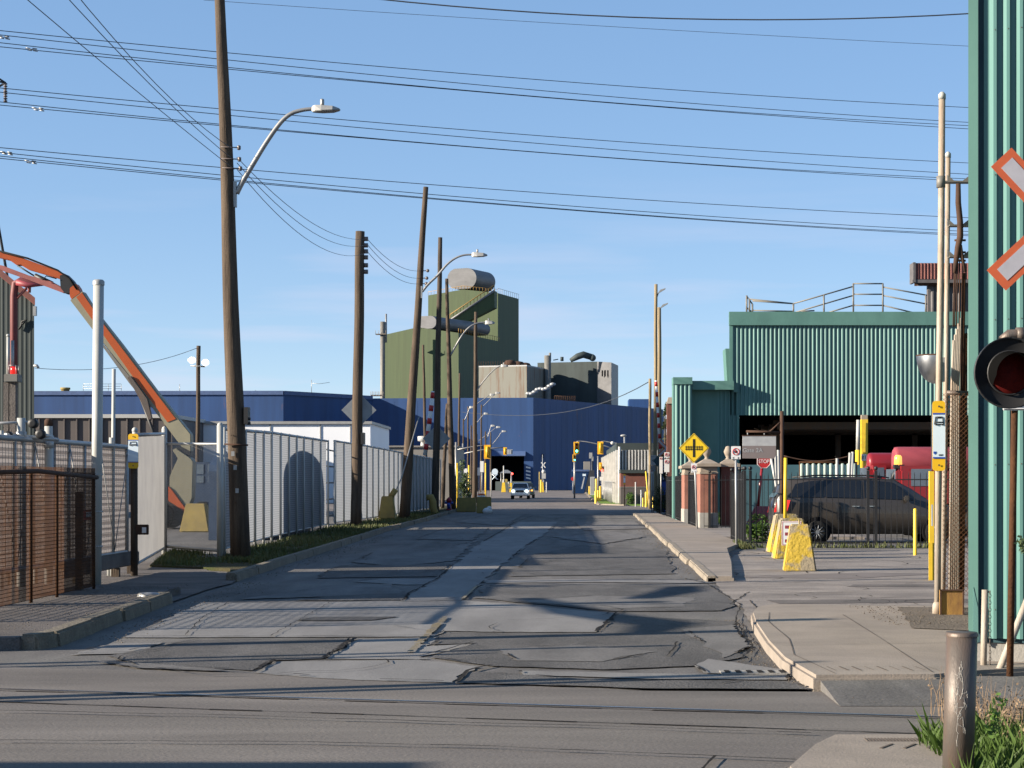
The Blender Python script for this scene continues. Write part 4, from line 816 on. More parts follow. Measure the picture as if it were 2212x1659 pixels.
# valve cover on the path
m = MB(); c = G(402, 1312, 0.13); c = Vector((-5.9, 26.1, 0.13)); m.lathe(c, [(0.16, 0), (0.16, 0.03), (0.12, 0.05), (0, 0.055)], 14, cap=False)
tag(m.build('valve_cover', 'arm_metal', origin=c), 'round metal valve cover lying on the left asphalt path', 'cover')
# fixed fence panels and chain link
a, b = Vector((-8.45, 36.2, 0)), Vector((-9.7, 44.6, 0)); t = thing('woven_fence', 'white woven fence panel between the bus stop sign and the chain link panel', 'fence', a, 'white woven fence panels')
m = MB(); m.poly([a + Vector((0, 0, 0.12)), b + Vector((0, 0, 0.15)), b + Vector((0, 0, 2.85)), a + Vector((0, 0, 2.62))]); m.build('weave', 'screen_fabric', t)
m = MB(); m.tube([a + Vector((0, 0, 2.66)), b + Vector((0, 0, 2.9))], 0.035, 8); m.tube([a + Vector((0, 0, 0.12)), b + Vector((0, 0, 0.15))], 0.03, 8); m.build('rails', 'galvanised', t)
for p, z in ((a, 2.75), (b, 3.02)): m = MB(); m.tube([p, p + Vector((0, 0, z))], 0.065 if z > 3 else 0.05, 12); m.sph(p + Vector((0, 0, z)), 0.06, 10, 6); m.build('post', 'white_pipe', t)
c0, c1 = Vector((-9.68, 44.7, 0)), Vector((-7.87, 42.0, 0)); t = thing('chain_link_fence', 'bare chain link panel through which the boom machine and yellow block show', 'fence', c0)
m = MB(); d = c1 - c0; ln = d.length; d.normalize(); zb, ztp = 0.2, 2.62; s_ = 0.075; hh = ztp - zb
for k in range(-int(hh / s_), int(ln / s_)):
    for sg in (1, -1):
        x0 = k * s_; z0, z1 = (zb, ztp) if sg > 0 else (ztp, zb); x1 = x0 + hh
        ta, tb_ = max(0, -x0 / hh), min(1, (ln - x0) / hh)
        if ta < tb_: m.tube([c0 + d * (x0 + hh * ta) + Vector((0, 0, z0 + (z1 - z0) * ta)), c0 + d * (x0 + hh * tb_) + Vector((0, 0, z0 + (z1 - z0) * tb_))], 0.0026, 3, False, False)
m.build('wire_mesh', 'galvanised', t)
m = MB(); m.tube([c0 + Vector((0, 0, 2.66)), c1 + Vector((0, 0, 2.6))], 0.03, 8); m.tube([c0 + Vector((0, 0, 0.18)), c1 + Vector((0, 0, 0.18))], 0.035, 8); m.build('rails', 'galvanised', t)
m = MB(); m.tube([c1, c1 + Vector((0, 0, 3.02))], 0.075, 14); m.sph(c1 + Vector((0, 0, 3.02)), 0.07, 10, 6); m.build('post', 'white_pipe', t)
# long white fence along the road
def screen_fence(pts, label, spacing=2.1, bare=False):
    t = thing('screen_fence', label, 'fence', pts[0][0], 'white screen fences along the left verge')
    top = MB(); sh = MB(); posts = []
    for (p, zt, zb), (q, zt2, zb2) in zip(pts[:-1], pts[1:]):
        p, q = Vector(p), Vector(q); n = max(1, round((q - p).length / spacing))
        for i in range(n):
            f, g_ = i / n, (i + 1) / n; A, B = p.lerp(q, f), p.lerp(q, g_); za, zb_ = zt + (zt2 - zt) * f, zt + (zt2 - zt) * g_; ba, bb = zb + (zb2 - zb) * f, zb + (zb2 - zb) * g_
            sh.poly([A + Vector((0, 0, ba)), B + Vector((0, 0, bb)), B + Vector((0, 0, zb_ - 0.04)), A + Vector((0, 0, za - 0.04))]); top.tube([A + Vector((0.03, 0, za)), B + Vector((0.03, 0, zb_))], 0.045, 6); top.tube([A + Vector((0.03, 0, ba)), B + Vector((0.03, 0, bb))], 0.02, 6)
            posts.append((A, za))
    posts.append((Vector(pts[-1][0]), pts[-1][1])); sh.build('screen', 'slat_white', t); top.build('rails', 'galvanised', t)
    for A, z in posts: m = MB(); m.tube([A + Vector((0.07, 0, 0)), A + Vector((0.07, 0, z + 0.04))], 0.035, 8); m.build('post', 'white_pipe', t)
    return t
screen_fence([((-7.9, 42.3, 0), 2.95, 0.2), ((-8.35, 51.9, 0), 3.12, 0.2), ((-8.6, 60, 0), 3.18, 0.2), ((-8.65, 66.5, 0), 3.2, 0.22)], 'first long stretch of white screen fence, from the chain link panel to the gap')
screen_fence([((-8.83, 70, 0), 3.28, 0.2), ((-8.5, 78, 0), 3.25, 0.2), ((-8.3, 88, 0), 3.2, 0.2), ((-8.2, 98, 0), 3.15, 0.2), ((-8.0, 116, 0), 3.1, 0.2)], 'second long stretch of white screen fence, behind the pegged and leaning poles')
m = MB(); m.tube([(-8.66, 67, 0), (-8.8, 69.8, 0)], 0.01, 4)
for z in (0.5, 1.1, 1.7, 2.3, 2.9): m.tube([(-8.67, 66.8, z), (-8.82, 69.8, z)], 0.03, 6)
tag(m.build('fence_gap_bars', 'dark_grey_cladding', origin=(-8.7, 68, 0)), 'dark barred gap between the two stretches of white fence', 'gate')
# dark round topped tank right behind the first fence stretch
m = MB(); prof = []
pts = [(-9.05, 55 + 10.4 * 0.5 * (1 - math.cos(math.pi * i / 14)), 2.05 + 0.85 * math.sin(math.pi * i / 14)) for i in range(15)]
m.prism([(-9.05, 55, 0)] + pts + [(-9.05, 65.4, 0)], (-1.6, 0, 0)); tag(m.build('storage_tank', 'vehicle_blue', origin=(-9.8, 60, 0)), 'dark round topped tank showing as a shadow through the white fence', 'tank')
# diamond signs seen from behind, fixed to poles
for u, v, hd, Y, lb in ((773, 885, 38, 69.6, 'large grey diamond sign seen from behind on the pegged pole'), (942, 947, 30, 97.6, 'grey diamond sign seen from behind on the straight dark pole')):
    c = P(u, v, Y); h = hd * mpp(Y); m = MB(); m.prism([c + Vector((-h, 0.35, 0)), c + Vector((0, 0.35, h)), c + Vector((h, 0.35, 0)), c + Vector((0, 0.35, -h))], (0, 0.012, 0)); tag(m.build('warning_sign', 'sign_back', origin=c), lb, 'sign', 'diamond signs seen from behind')
# concrete guards at the pole feet
def block(label, c, wb, wt, h, depth, mat, nm='concrete_block', group=None, rz=0.0, bev=0.03):
    c = Vector(c); f = Matrix.Rotation(rz, 3, 'Z'); q = lambda x, y, z: c + f @ Vector((x, y, z))
    m = MB(); a, b = wb / 2, wt / 2; d, e = depth / 2, depth / 2 * wt / wb
    m.hexa([q(-a, -d, 0), q(a, -d, 0), q(a, d, 0), q(-a, d, 0)], [q(-b, -e, h), q(b, -e, h), q(b, e, h), q(-b, e, h)])
    return tag(m.build(nm, mat, origin=c, bev=bev), label, 'concrete block', group)
block('worn yellow concrete block at the foot of the leaning pole', (-7.95, 82, 0.1), 0.75, 0.5, 1.0, 0.7, 'yellow_old')
m = MB(); c = P(929, 1112, 96); m.tube([P(921, 1075, 96), P(931, 1074, 96), P(935, 1084, 96), P(936, 1098, 96), P(941, 1110, 96), P(946, 1116, 96)], [0.16, 0.2, 0.2, 0.2, 0.18, 0.12], 10); tag(m.build('pole_guard', 'yellow_old', origin=c), 'bent pale yellow guard at the foot of the straight dark pole', 'guard')
for u0, u1, v0, v1, Y, lb in ((986, 1028, 1075, 1106, 106, 'long faded yellow concrete barrier at the far left roadside'), (1029, 1061, 1075, 1110, 102, 'faded yellow concrete barrier end nearest the road with a white bag')):
    a = P(u0, v1, Y); w = (u1 - u0) * mpp(Y); block(lb, (a.x + w / 2, Y + 0.3, 0), w, w * 0.97, (v1 - v0) * mpp(Y), 0.6, 'yellow_old', 'concrete_barrier', 'faded yellow barriers')
m = MB(); c = P(1053, 1103, 101.5); c.z = 0.12; m.sph(c, (0.28, 0.2, 0.2), 8, 6); m.sph(c + Vector((0.1, 0, 0.12)), (0.15, 0.13, 0.16), 8, 6); tag(m.build('bag', 'sign_white', origin=c), 'crumpled white bag lying against the yellow barrier', 'bag')
# hydrant
c = Vector((P(970, 0, 108).x, 108, 0.08)); t = thing('fire_hydrant', 'dark red fire hydrant between the poles on the far left verge', 'hydrant', c)
m = MB(); m.lathe(c, [(0.2, 0), (0.2, 0.06), (0.13, 0.08), (0.13, 0.5), (0.17, 0.52), (0.17, 0.58), (0.13, 0.66), (0.05, 0.74), (0.0, 0.76)], 14, cap=False); m.build('body', 'hydrant_red', t)
m = MB(); m.tube([c + Vector((-0.24, 0, 0.42)), c + Vector((0.24, 0, 0.42))], 0.07, 10); m.tube([c + Vector((0, -0.24, 0.38)), c], 0.09, 10); m.build('nozzles', 'sign_blue', t)
# construction barrel
c = Vector((P(1040, 0, 116).x, 116, 0)); t = thing('traffic_barrel', 'orange and white striped barrel behind the yellow barriers', 'barrel', c)
m = MB(); m.lathe(c, [(0.3, 0), (0.3, 0.08), (0.25, 0.1), (0.24, 0.95), (0.1, 1.0)], 14); m.build('body', 'orange_barrel', t)
m = MB()
for z in (0.25, 0.5, 0.75): m.lathe(c, [(0.256, z), (0.255, z + 0.13)], 14, cap=False)
m.build('stripes', 'sign_white', t)
# shrub and yellow posts by the far left kerb
t = thing('bush', 'pale green shrub behind the far left yellow posts', 'bush', P(1002, 1090, 125)); c = P(1002, 1048, 125); c.z = 1.6
m = MB(); leaves(m, c, (0.5, 0.5, 1.5), 700, 0.09, seed=4); m.build('foliage', 'leaf_pale', t)
m = MB(); m.tube([(c.x, 125, 0), (c.x, 125, 1.2)], 0.05, 6); m.build('stem', 'bark', t)
for u, v0, v1, Y in ((988, 1000, 1092, 118), (1013, 1005, 1075, 130), (1049, 1000, 1030, 150)):
    c = P(u, v0, Y); m = MB(); m.tube([(c.x, Y, 0), c], 0.06, 8); tag(m.build('marker_post', 'yellow_paint', origin=(c.x, Y, 0)), {988: 'tall yellow post left of the pale green shrub', 1013: 'yellow post right of the pale green shrub', 1049: 'short yellow post in front of the far lamp poles'}[u], 'post', 'yellow posts on the far left')
for u, v0, v1, Y, lb in ((1034, 1010, 1027, 150, 'narrow white sign among the far left poles'), (1041, 996, 1020, 148, 'taller narrow white sign right of the other one'), (1006, 1012, 1024, 140, 'small white sign half hidden by the pale shrub')):
    a = P(u, v1, Y); t = thing('roadside_sign', lb, 'sign', (a.x, Y, 0), 'small white signs on the far left'); m = MB(); m.box(a.x - 0.14, a.x + 0.14, Y - 0.01, Y + 0.01, a.z, P(u, v0, Y).z); m.build('plate', 'sign_white', t); m = MB(); m.tube([(a.x, Y + 0.04, 0), (a.x, Y + 0.04, P(u, v0, Y).z)], 0.03, 6); m.build('post', 'galvanised', t)

# ---------------------------------------------------------------- boom lift in the yard
BY = 68.0
def slabp(uv, Y, th, y0=0.0): return [P(u, v, Y) + Vector((0, y0, 0)) for u, v in uv], Vector((0, th, 0))
t = thing('boom_lift', 'orange and cream articulated boom machine reaching up behind the chain link fence', 'boom lift', P(395, 1165, BY))
def part(nm, uv, mat, th, y0=0.0, bev=0.02): m = MB(); m.prism(*slabp(uv, BY, th, y0)); return m.build(nm, mat, t, bev=bev)
part('lower_boom', [(151, 648), (178, 629), (205, 672), (262, 744), (340, 848), (412, 938), (412, 975), (392, 965), (322, 872), (268, 800), (200, 712)], 'cream_paint', 0.5)
part('boom_stripe', [(165, 642), (177, 632), (225, 702), (330, 840), (380, 905), (362, 912), (296, 826), (215, 712)], 'orange_paint', 0.02, -0.022, 0)
part('boom_line', [(208, 730), (213, 730), (290, 826), (330, 880), (322, 880), (278, 826)], 'duct_pipe', 0.01, -0.012, 0)
part('knuckle', [(150, 622), (163, 612), (170, 622), (176, 640), (158, 652), (150, 640)], 'orange_paint', 0.46, 0.02)
part('elbow', [(128, 594), (142, 592), (156, 606), (166, 622), (150, 634), (140, 634), (130, 622)], 'black_metal', 0.42, 0.04)
part('upper_boom', [(-20, 539), (2, 542), (22, 547), (137, 590), (140, 601), (128, 602), (60, 582), (44, 572), (34, 572), (20, 562), (-20, 552)], 'orange_paint', 0.36, 0.08)
part('tension_arm', [(-20, 568), (4, 573), (60, 594), (110, 608), (142, 625), (146, 630), (134, 632), (60, 604), (0, 583), (-20, 578)], 'pink_paint', 0.3, 0.1)
m = MB(); m.tube([P(34, 572, BY) + Vector((0, 0.2, 0)), P(76, 598, BY) + Vector((0, 0.2, 0))], 0.03, 6); m.tube([P(72, 594, BY) + Vector((0, 0.2, 0)), P(110, 612, BY) + Vector((0, 0.2, 0))], 0.09, 8); m.build('hydraulic_cylinder', 'black_metal', t)
m = MB(); m.tube([P(-10, 540, BY), P(60, 558, BY), P(125, 584, BY), P(150, 602, BY), P(166, 625, BY)], 0.035, 6); m.tube([P(92, 605, BY), P(100, 596, BY), P(122, 602, BY)], 0.02, 5); m.build('hoses', 'black_rubber', t)
part('lift_cylinder', [(276, 815), (284, 812), (320, 862), (330, 905), (322, 908), (306, 868)], 'steel_bollard', 0.15, -0.1)
m = MB(); m.tube([P(305, 862, BY), P(330, 930, BY), P(345, 975, BY)], 0.06, 8); m.build('lower_cylinder', 'black_metal', t)
part('mast', [(372, 972), (380, 968), (412, 990), (417, 997), (415, 1075), (402, 1110), (398, 1098), (366, 1060), (366, 1030), (384, 990)], 'cream_paint', 0.6)
part('pivot', [(392, 965), (412, 972), (411, 985), (400, 982), (378, 966)], 'black_metal', 0.5, 0.05)
part('counterweight', [(364, 1050), (371, 1056), (402, 1098), (404, 1110), (380, 1092), (364, 1082)], 'orange_paint', 0.7, -0.05)
part('chassis', [(330, 1085), (365, 1080), (410, 1108), (470, 1112), (470, 1135), (330, 1135)], 'black_metal', 1.6, 0.2)
for u in (345, 440, 472):
    c = P(u, 1140, BY); c.z = 0.5
    for y in (-0.1, 1.9): m = MB(); m.lathe(c + Vector((0, y, 0)), [(0.2, -0.17), (0.5, -0.17), (0.52, -0.1), (0.52, 0.1), (0.5, 0.17), (0.2, 0.17)], 18, 'Y'); m.build('wheel', 'black_rubber', t)
# dark vehicle with small panes behind it
vy = 73.0; c = P(444, 1090, vy); t = thing('yard_vehicle', 'dark vehicle with a grid of small pale windows behind the chain link panel', 'vehicle', (c.x, vy, 0))
bx = lambda u0, u1, v0, v1, y0, y1, m: m.box(P(u0, 0, vy).x, P(u1, 0, vy).x, y0, y1, P(0, v1, vy).z, P(0, v0, vy).z)
m = MB(); bx(414, 480, 998, 1095, vy, vy + 2.4, m); m.build('cab', 'vehicle_blue', t, bev=0.05)
m = MB()
for u0, u1 in ((425, 440), (449, 464)):
    for v0, v1 in ((1003, 1024), (1028, 1043)): bx(u0, u1, v0, v1, vy - 0.02, vy - 0.01, m)
m.build('windows', 'glass_window', t)
for y in (vy + 0.3, vy + 2.1): m = MB(); q = P(436, 0, vy); m.lathe((q.x, y, 0.5), [(0.2, -0.15), (0.5, -0.15), (0.5, 0.15), (0.2, 0.15)], 16, 'Y'); m.build('wheel', 'black_rubber', t)
block('large yellow concrete block in the yard behind the chain link panel', P(425, 1146, 64.5) * 1 - Vector((0, 0, P(425, 1146, 64.5).z)), 1.04, 0.66, 0.98, 0.9, 'yellow_old')

# ---------------------------------------------------------------- left buildings
GY = 88.0
t = thing('gabled_building', 'dark grey green gabled shed at the left edge under the orange boom', 'building', P(30, 1100, GY) - Vector((0, 0, P(30, 1100, GY).z)))
xr = P(73.5, 0, GY).x; zr = P(0, 657, GY).z; xl = xr - 14; zl = zr + 14 * (657 - 596) / 74
m = MB(); m.corr((xl, GY), (xr, GY), 0, 0, 0.22, 0.012, za=lambda f: zl + (zr - zl) * f); m.build('front_wall', 'dark_green_cladding', t)
m = MB(); m.prism([(xl, GY + 0.02, 0), (xr, GY + 0.02, 0), (xr, GY + 0.02, zr), (xl, GY + 0.02, zl)], (-4.2, 13, 0)); m.build('walls', 'grey_green_cladding', t)
m = MB(); m.prism([(xl, GY - 0.25, zl), (xr + 0.12, GY - 0.25, zr - 0.05), (xr + 0.12, GY - 0.25, zr + 0.28), (xl, GY - 0.25, zl + 0.3)], (-4.4, 13.4, 0)); m.build('roof', 'red_roof', t)
m = MB(); c = P(54, 700, GY - 0.1); m.tube([P(40, 712, GY - 0.1), P(46, 703, GY - 0.1), P(47, 695, GY - 0.1), P(58, 690, GY - 0.1), P(50, 699, GY - 0.1), P(46, 700, GY - 0.1)], 0.05, 5); m.build('bracket', 'black_metal', t)
m = MB(); m.cbox(P(75.5, 672, GY - 0.2), 0.14, 0.2, 0.45); m.build('wall_lamp', 'galvanised', t)
m = MB(); m.tube([P(73, 790, GY - 0.1), P(80, 790, GY - 0.1), P(83, 795, GY - 0.1)], 0.07, 6); m.build('spout', 'galvanised', t)
t = thing('duct_pipe', 'thick dark red pipe standing against the gabled shed and bending at its top', 'pipe', P(30, 900, GY - 1) - Vector((0, 0, P(30, 900, GY - 1).z)))
m = MB(); m.tube([P(30, 1080, GY - 1), P(30, 640, GY - 1), P(33, 612, GY - 1), P(44, 606, GY - 1), P(66, 611, GY - 1), P(105, 614, GY - 1)], [0.17, 0.17, 0.17, 0.16, 0.12, 0.03], 12); m.build('pipe', 'dark_red_pipe', t)
m = MB(); m.tube([P(64, 612, GY - 1), P(63, 632, GY - 1)], 0.09, 6); m.tube([P(33, 648, GY - 1), P(58, 622, GY - 1)], 0.07, 6); m.build('struts', 'pink_paint', t)
m = MB(); m.tube([P(36, 610, GY - 1.3), P(60, 616, GY - 1.3), P(110, 614, GY - 1.3)], [0.14, 0.13, 0.03], 10); m.build('red_boom', 'red_faded', t)
def hall(nm, label, u0, u1, v, Y, depth, mat, roofm, top=0.0, fh=0.35, ribs=None, left_more=0.0):
    x0, x1, z = P(u0, 0, Y).x - left_more, P(u1, 0, Y).x, P(0, v, Y).z
    t = thing(nm, label, 'building', ((x0 + x1) / 2, Y, 0)); m = MB(); m.prism([(x0, Y, 0), (x1, Y, 0), (x1, Y, z), (x0, Y, z)], (0, depth, 0)); m.build('walls', mat, t)
    if ribs: m = MB(); m.corr((x0, Y - 0.01), (x1, Y - 0.01), 0, z, ribs[0], ribs[2], prof=((0, 0), (0.84, 0), (0.88, 1), (0.97, 1))); m.build('ribbed_front', ribs[1], t)
    m = MB(); m.box(x0 - 0.15, x1 + 0.15, Y - 0.2, Y + depth + 0.2, z, z + fh); m.build('roof', roofm, t)
    return t, x0, x1, z
hall('low_shed', 'low dark brown ribbed shed with a pale roof edge, left of the boom', 60, 372, 903, 140, 12, 'dark_grey_cladding', 'white_cladding', fh=0.28, ribs=(0.95, 'brown_cladding', 0.12))
t, x0, x1, z = hall('white_hall', 'long plain white building behind the left fences', 368, 800, 916, 152, 16, 'hall_white', 'lamp_grey', fh=0.22)
m = MB()
for f in (0.15, 0.3, 0.5, 0.75, 0.9): m.box(x0 + (x1 - x0) * f - 0.04, x0 + (x1 - x0) * f + 0.04, 151.94, 152, 0, z)
m.build('panel_seams', 'lamp_grey', t)
t, x0, x1, z = hall('low_brown_hall', 'low brownish building with roof vents behind the second fence', 800, 985, 966, 175, 14, 'grey_cladding', 'grey_cladding', fh=0.15)
for u in (811, 915):
    c = P(u, 965, 176); q = thing('roof_vent', '%s mushroom vent on the low brownish roof' % ('left-hand pale' if u < 900 else 'pale'), 'vent', c, 'mushroom roof vents'); q['label'] = 'pale mushroom vent near the white hall corner' if u < 900 else 'pale mushroom vent between the leaning and straight poles'
    m = MB(); m.lathe(c, [(0.42, -0.1), (0.3, 0.15), (0.25, 0.5), (0.55, 0.55), (0.58, 0.95), (0.5, 1.0)], 14); m.build('cowl', 'white_cladding', q)
# blue works building, left block
def pl(u, Y): return Vector((P(u, 0, Y).x, Y, 0))
def poly_block(nm, parent, pts, mat, tops, th=None):
    m = MB(); n = len(pts)
    for i in range(n):
        a, b = pts[i], pts[(i + 1) % n]; m.poly([Vector((a.x, a.y, 0)), Vector((b.x, b.y, 0)), Vector((b.x, b.y, tops[(i + 1) % n])), Vector((a.x, a.y, tops[i]))])
    m.poly([Vector((p.x, p.y, z)) for p, z in zip(pts, tops)]); return m.build(nm, mat, parent)
t = thing('blue_works_wing', 'long royal blue industrial wing on the left with a flat roof', 'building', pl(400, 350))
z1 = P(0, 847, 350).z
A = [pl(-250, 352), pl(612, 350), Vector((pl(612, 350).x + 14.5, 371, 0)), Vector((-150, 420, 0))]
poly_block('walls', t, A, 'blue_cladding', [z1, z1, z1 - 0.2, z1])
m = MB()
for a, b in ((A[0], A[1]), (A[1], A[2])):
    d = (b - a).normalized(); nr = Vector((d.y, -d.x, 0)) * 0.3; m.hexa([(a + nr).to_tuple()[:2] + (z1 - 0.5,), (b + nr).to_tuple()[:2] + (z1 - 0.5,), b.to_tuple()[:2] + (z1 - 0.5,), a.to_tuple()[:2] + (z1 - 0.5,)], [(a + nr).to_tuple()[:2] + (z1 + 0.25,), (b + nr).to_tuple()[:2] + (z1 + 0.25,), b.to_tuple()[:2] + (z1 + 0.25,), a.to_tuple()[:2] + (z1 + 0.25,)])
m.build('roof_edge', 'blue_trim', t)
m = MB(); c = P(141, 843, 352); m.lathe(c - Vector((0, 0, 0.6)), [(0.8, 0), (0.8, 0.7), (0.95, 0.75), (0.95, 1.1)], 14); m.build('roof_vent', 'yellow_old', t)
m = MB()
for z in (0.3, 0.75, 1.2): m.tube([P(180, 843, 352) + Vector((0, 0, z)), P(262, 843, 352) + Vector((0, 0, z))], 0.05, 4)
for u in (180, 206, 234, 262): m.tube([P(u, 844, 352), P(u, 844, 352) + Vector((0, 0, 1.2))], 0.05, 4)
m.build('roof_railing', 'arm_metal', t)
m = MB()
for u, h in ((388, 1.6), (673, 2.4), (552, 0.5)): m.tube([P(u, 848, 352), P(u, 848, 352) + Vector((0, 0, h))], 0.06, 4)
m.tube([P(673, 828, 352), P(690, 829, 352), P(712, 826, 352)], 0.05, 4); m.build('roof_masts', 'arm_metal', t)
# blue works building, right block
t = thing('blue_works_hall', 'large royal blue industrial hall at the end of the road with a dark doorway', 'building', pl(1150, 380))
B0, B1, B2 = pl(612, 350) + Vector((14.4, 21.2, 0)), pl(1152, 368), pl(1432, 435)
zB = P(0, 859, 368).z
pts = [B0, B1, B2, Vector((30, 560, 0)), Vector((-60, 560, 0))]
dv = (B1 - B0); o0, o1 = (pl(1062, 368.8).x - B0.x) / dv.x, (pl(1132, 368.2).x - B0.x) / dv.x
q0, q1 = B0 + dv * o0, B0 + dv * o1; zo = P(0, 985, 368).z
m = MB(); V = lambda p, z: Vector((p.x, p.y, z))
m.poly([V(B0, 0), V(q0, 0), V(q0, zB), V(B0, zB)]); m.poly([V(q0, zo), V(q1, zo), V(q1, zB), V(q0, zB)]); m.poly([V(q1, 0), V(B1, 0), V(B1, zB), V(q1, zB)])
zC = P(0, 879, 421).z
m.poly([V(B1, 0), V(B2, 0), V(B2, zC), V(B1, zB)]); m.poly([V(B2, 0), V(pts[3], 0), V(pts[3], zC), V(B2, zC)]); m.poly([V(pts[3], 0), V(pts[4], 0), V(pts[4], zB), V(pts[3], zC)]); m.poly([V(B0, zB), V(B1, zB), V(B2, zC), V(pts[3], zC), V(pts[4], zB)]); m.poly([V(pts[4], 0), V(B0, 0), V(B0, zB), V(pts[4], zB)])
m.build('walls', 'blue_cladding', t)
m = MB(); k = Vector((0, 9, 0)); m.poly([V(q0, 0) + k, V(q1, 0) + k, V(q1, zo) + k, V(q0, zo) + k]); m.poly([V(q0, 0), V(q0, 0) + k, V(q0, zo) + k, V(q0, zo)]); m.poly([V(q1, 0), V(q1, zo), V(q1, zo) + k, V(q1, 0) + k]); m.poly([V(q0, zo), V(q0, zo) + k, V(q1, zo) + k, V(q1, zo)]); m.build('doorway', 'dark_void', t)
m = MB(); m.prism([V(q0, zo) + Vector((-0.3, -1.2, 0)), V(q1, zo) + Vector((0.3, -1.2, 0)), V(q1, zo) + Vector((0.3, -0.02, 0.8)), V(q0, zo) + Vector((-0.3, -0.02, 0.8))], (0, 0, 0.15)); m.build('canopy', 'blue_trim', t)
m = MB()
for i, (v, l) in enumerate(((1010, 0.5), (1018, 0.55), (1026, 0.6), (1033, 0.9))):
    c = P(1141, v, 367.6); m.prism([c + Vector((-0.45, 0, 0.25)), c + Vector((0.45, 0, 0.05)), c + Vector((0.45, 0, -0.25)), c + Vector((-0.45, 0, -0.05))], (0, 0.05, 0))
m.build('white_marks', 'sign_white', t)
m = MB(); c = P(1210, 955, 390); 
for u, v in ((1198, 950), (1230, 960), (1245, 1000), (1170, 985)): m.cbox(P(u, v, 368 + (u - 1152) * 0.24 - 0.4), 0.8, 0.3, 0.8)
m.build('wall_boxes', 'dark_void', t)
m = MB(); m.box(pl(1398, 430).x - 4, pl(1398, 430).x + 1.2, 436, 446, zC, P(0, 862, 436).z); m.build('roof_hut', 'blue_cladding', t)
m = MB()
for P0, P1, n_, zt_ in ((B0, B1, 14, zB), (B1, B2, 26, zC)):
    dd = (P1 - P0); nn = Vector((dd.y, -dd.x, 0)).normalized() * 0.008
    for k in range(1, n_):
        p = P0.lerp(P1, k / n_) + nn; e_ = dd.normalized() * 0.05
        if not (P0 is B0 and o0 - 0.01 < k / n_ < o1 + 0.01): m.hexa([V(p - e_, 0.2), V(p + e_, 0.2), V(p + e_ + nn, 0.2), V(p - e_ + nn, 0.2)], [V(p - e_, zt_ - 0.6), V(p + e_, zt_ - 0.6), V(p + e_ + nn, zt_ - 0.6), V(p - e_ + nn, zt_ - 0.6)])
m.build('panel_joints', 'blue_cladding', t)
m = MB(); m.box(P(1070, 0, 350).x, P(1147, 0, 350).x, 350, 350.6, 0, 1.75); tag(m.build('low_wall', 'grey_green_cladding', origin=(P(1110, 0, 350).x, 350, 0)), 'long low grey green wall in front of the blue hall doorway', 'wall')

# ---------------------------------------------------------------- green tower works behind the blue hall
TH = R(18)
def rblock(parent, u, Y, wd, dp, ztops, nm, mat, zb=0.0, gable=None):
    c = pl(u, Y); fx = Vector((math.cos(TH), -math.sin(TH), 0)); sy = Vector((math.sin(TH), math.cos(TH), 0))   # c = front right corner
    fl, fr, br, bl = c - fx * wd, c, c + sy * dp, c - fx * wd + sy * dp; z = ztops; m = MB(); up = lambda p, zz: Vector((p.x, p.y, zz))
    if gable:
        g, gz = gable; gf, gb = fl.lerp(fr, g), bl.lerp(br, g)
        m.poly([up(fl, zb), up(fr, zb), up(fr, z), up(gf, gz), up(fl, z)]); m.poly([up(fr, zb), up(br, zb), up(br, z), up(fr, z)]); m.poly([up(br, zb), up(bl, zb), up(bl, z), up(gb, gz), up(br, z)]); m.poly([up(bl, zb), up(fl, zb), up(fl, z), up(bl, z)]); m.poly([up(fl, z), up(gf, gz), up(gb, gz), up(bl, z)]); m.poly([up(gf, gz), up(fr, z), up(br, z), up(gb, gz)])
    else:
        m.hexa([up(fl, zb), up(fr, zb), up(br, zb), up(bl, zb)], [up(fl, z), up(fr, z), up(br, z), up(bl, z)])
    m.build(nm, mat, parent); return fl, fr, br, bl, fx, sy
t = thing('tower_building', 'tall olive green clad tower with a rounded silver duct on its roof', 'building', pl(1020, 505))
zt = P(0, 633, 505).z
fl, fr, br, bl, fx, sy = rblock(t, 1075.5, 505, 20.5, 17, zt, 'tower', 'olive_cladding', gable=(0.5, zt + 1.3))
m = MB(); c = (fl + fr) / 2 + Vector((0, 0, zt + 4.3)) + fx * -0.3; w, h = 4.9, 2.85
ring = [c + fx * (w * 0.65 * (1 if math.cos(a) > 0 else -1) * 0.45 + h * math.cos(a)) + Vector((0, 0, h * math.sin(a))) for a in [2 * math.pi * i / 28 for i in range(28)]]
m.prism(ring, sy * 11 + fx * 1.5); m.build('silver_duct', 'silver_cladding', t)
m = MB()
for k in range(24):
    p = fl.lerp(fr, k / 23) + Vector((0, 0, zt + 0.1 + 1.3 * (1 - abs(k / 23 - 0.5) * 2))); m.tube([p, p + Vector((0, 0, 0.9))], 0.06, 4)
for k in range(11):
    p = fr.lerp(br, k / 10) + Vector((0, 0, zt)); m.tube([p, p + Vector((0, 0, 1.3))], 0.05, 4)
m.tube([fr + Vector((0, 0, zt + 1.3)), br + Vector((0, 0, zt + 1.3))], 0.05, 4); m.tube([fl + Vector((0, 0, zt + 1)), (fl + fr) / 2 + Vector((0, 0, zt + 2.3)), fr + Vector((0, 0, zt + 1))], 0.06, 4)
m.build('roof_railing', 'yellow_steel', t)
m = MB(); a, b = P(972, 692, 492), P(1068, 628, 496); m.prism([a, a + Vector((0, 0, -2.6)), b + Vector((0, 0, -4.5)), b], (0.6, 3, 0)); m.build('stair_gallery', 'olive_cladding', t)
m = MB(); m.tube([a + Vector((0, -0.3, 0)), b + Vector((0, -0.3, 0))], 0.3, 5); m.build('stair_stringer', 'silver_cladding', t)
m = MB(); m.tube([a + Vector((0, -0.2, 1.5)), b + Vector((0, -0.2, 1.5))], 0.16, 4)
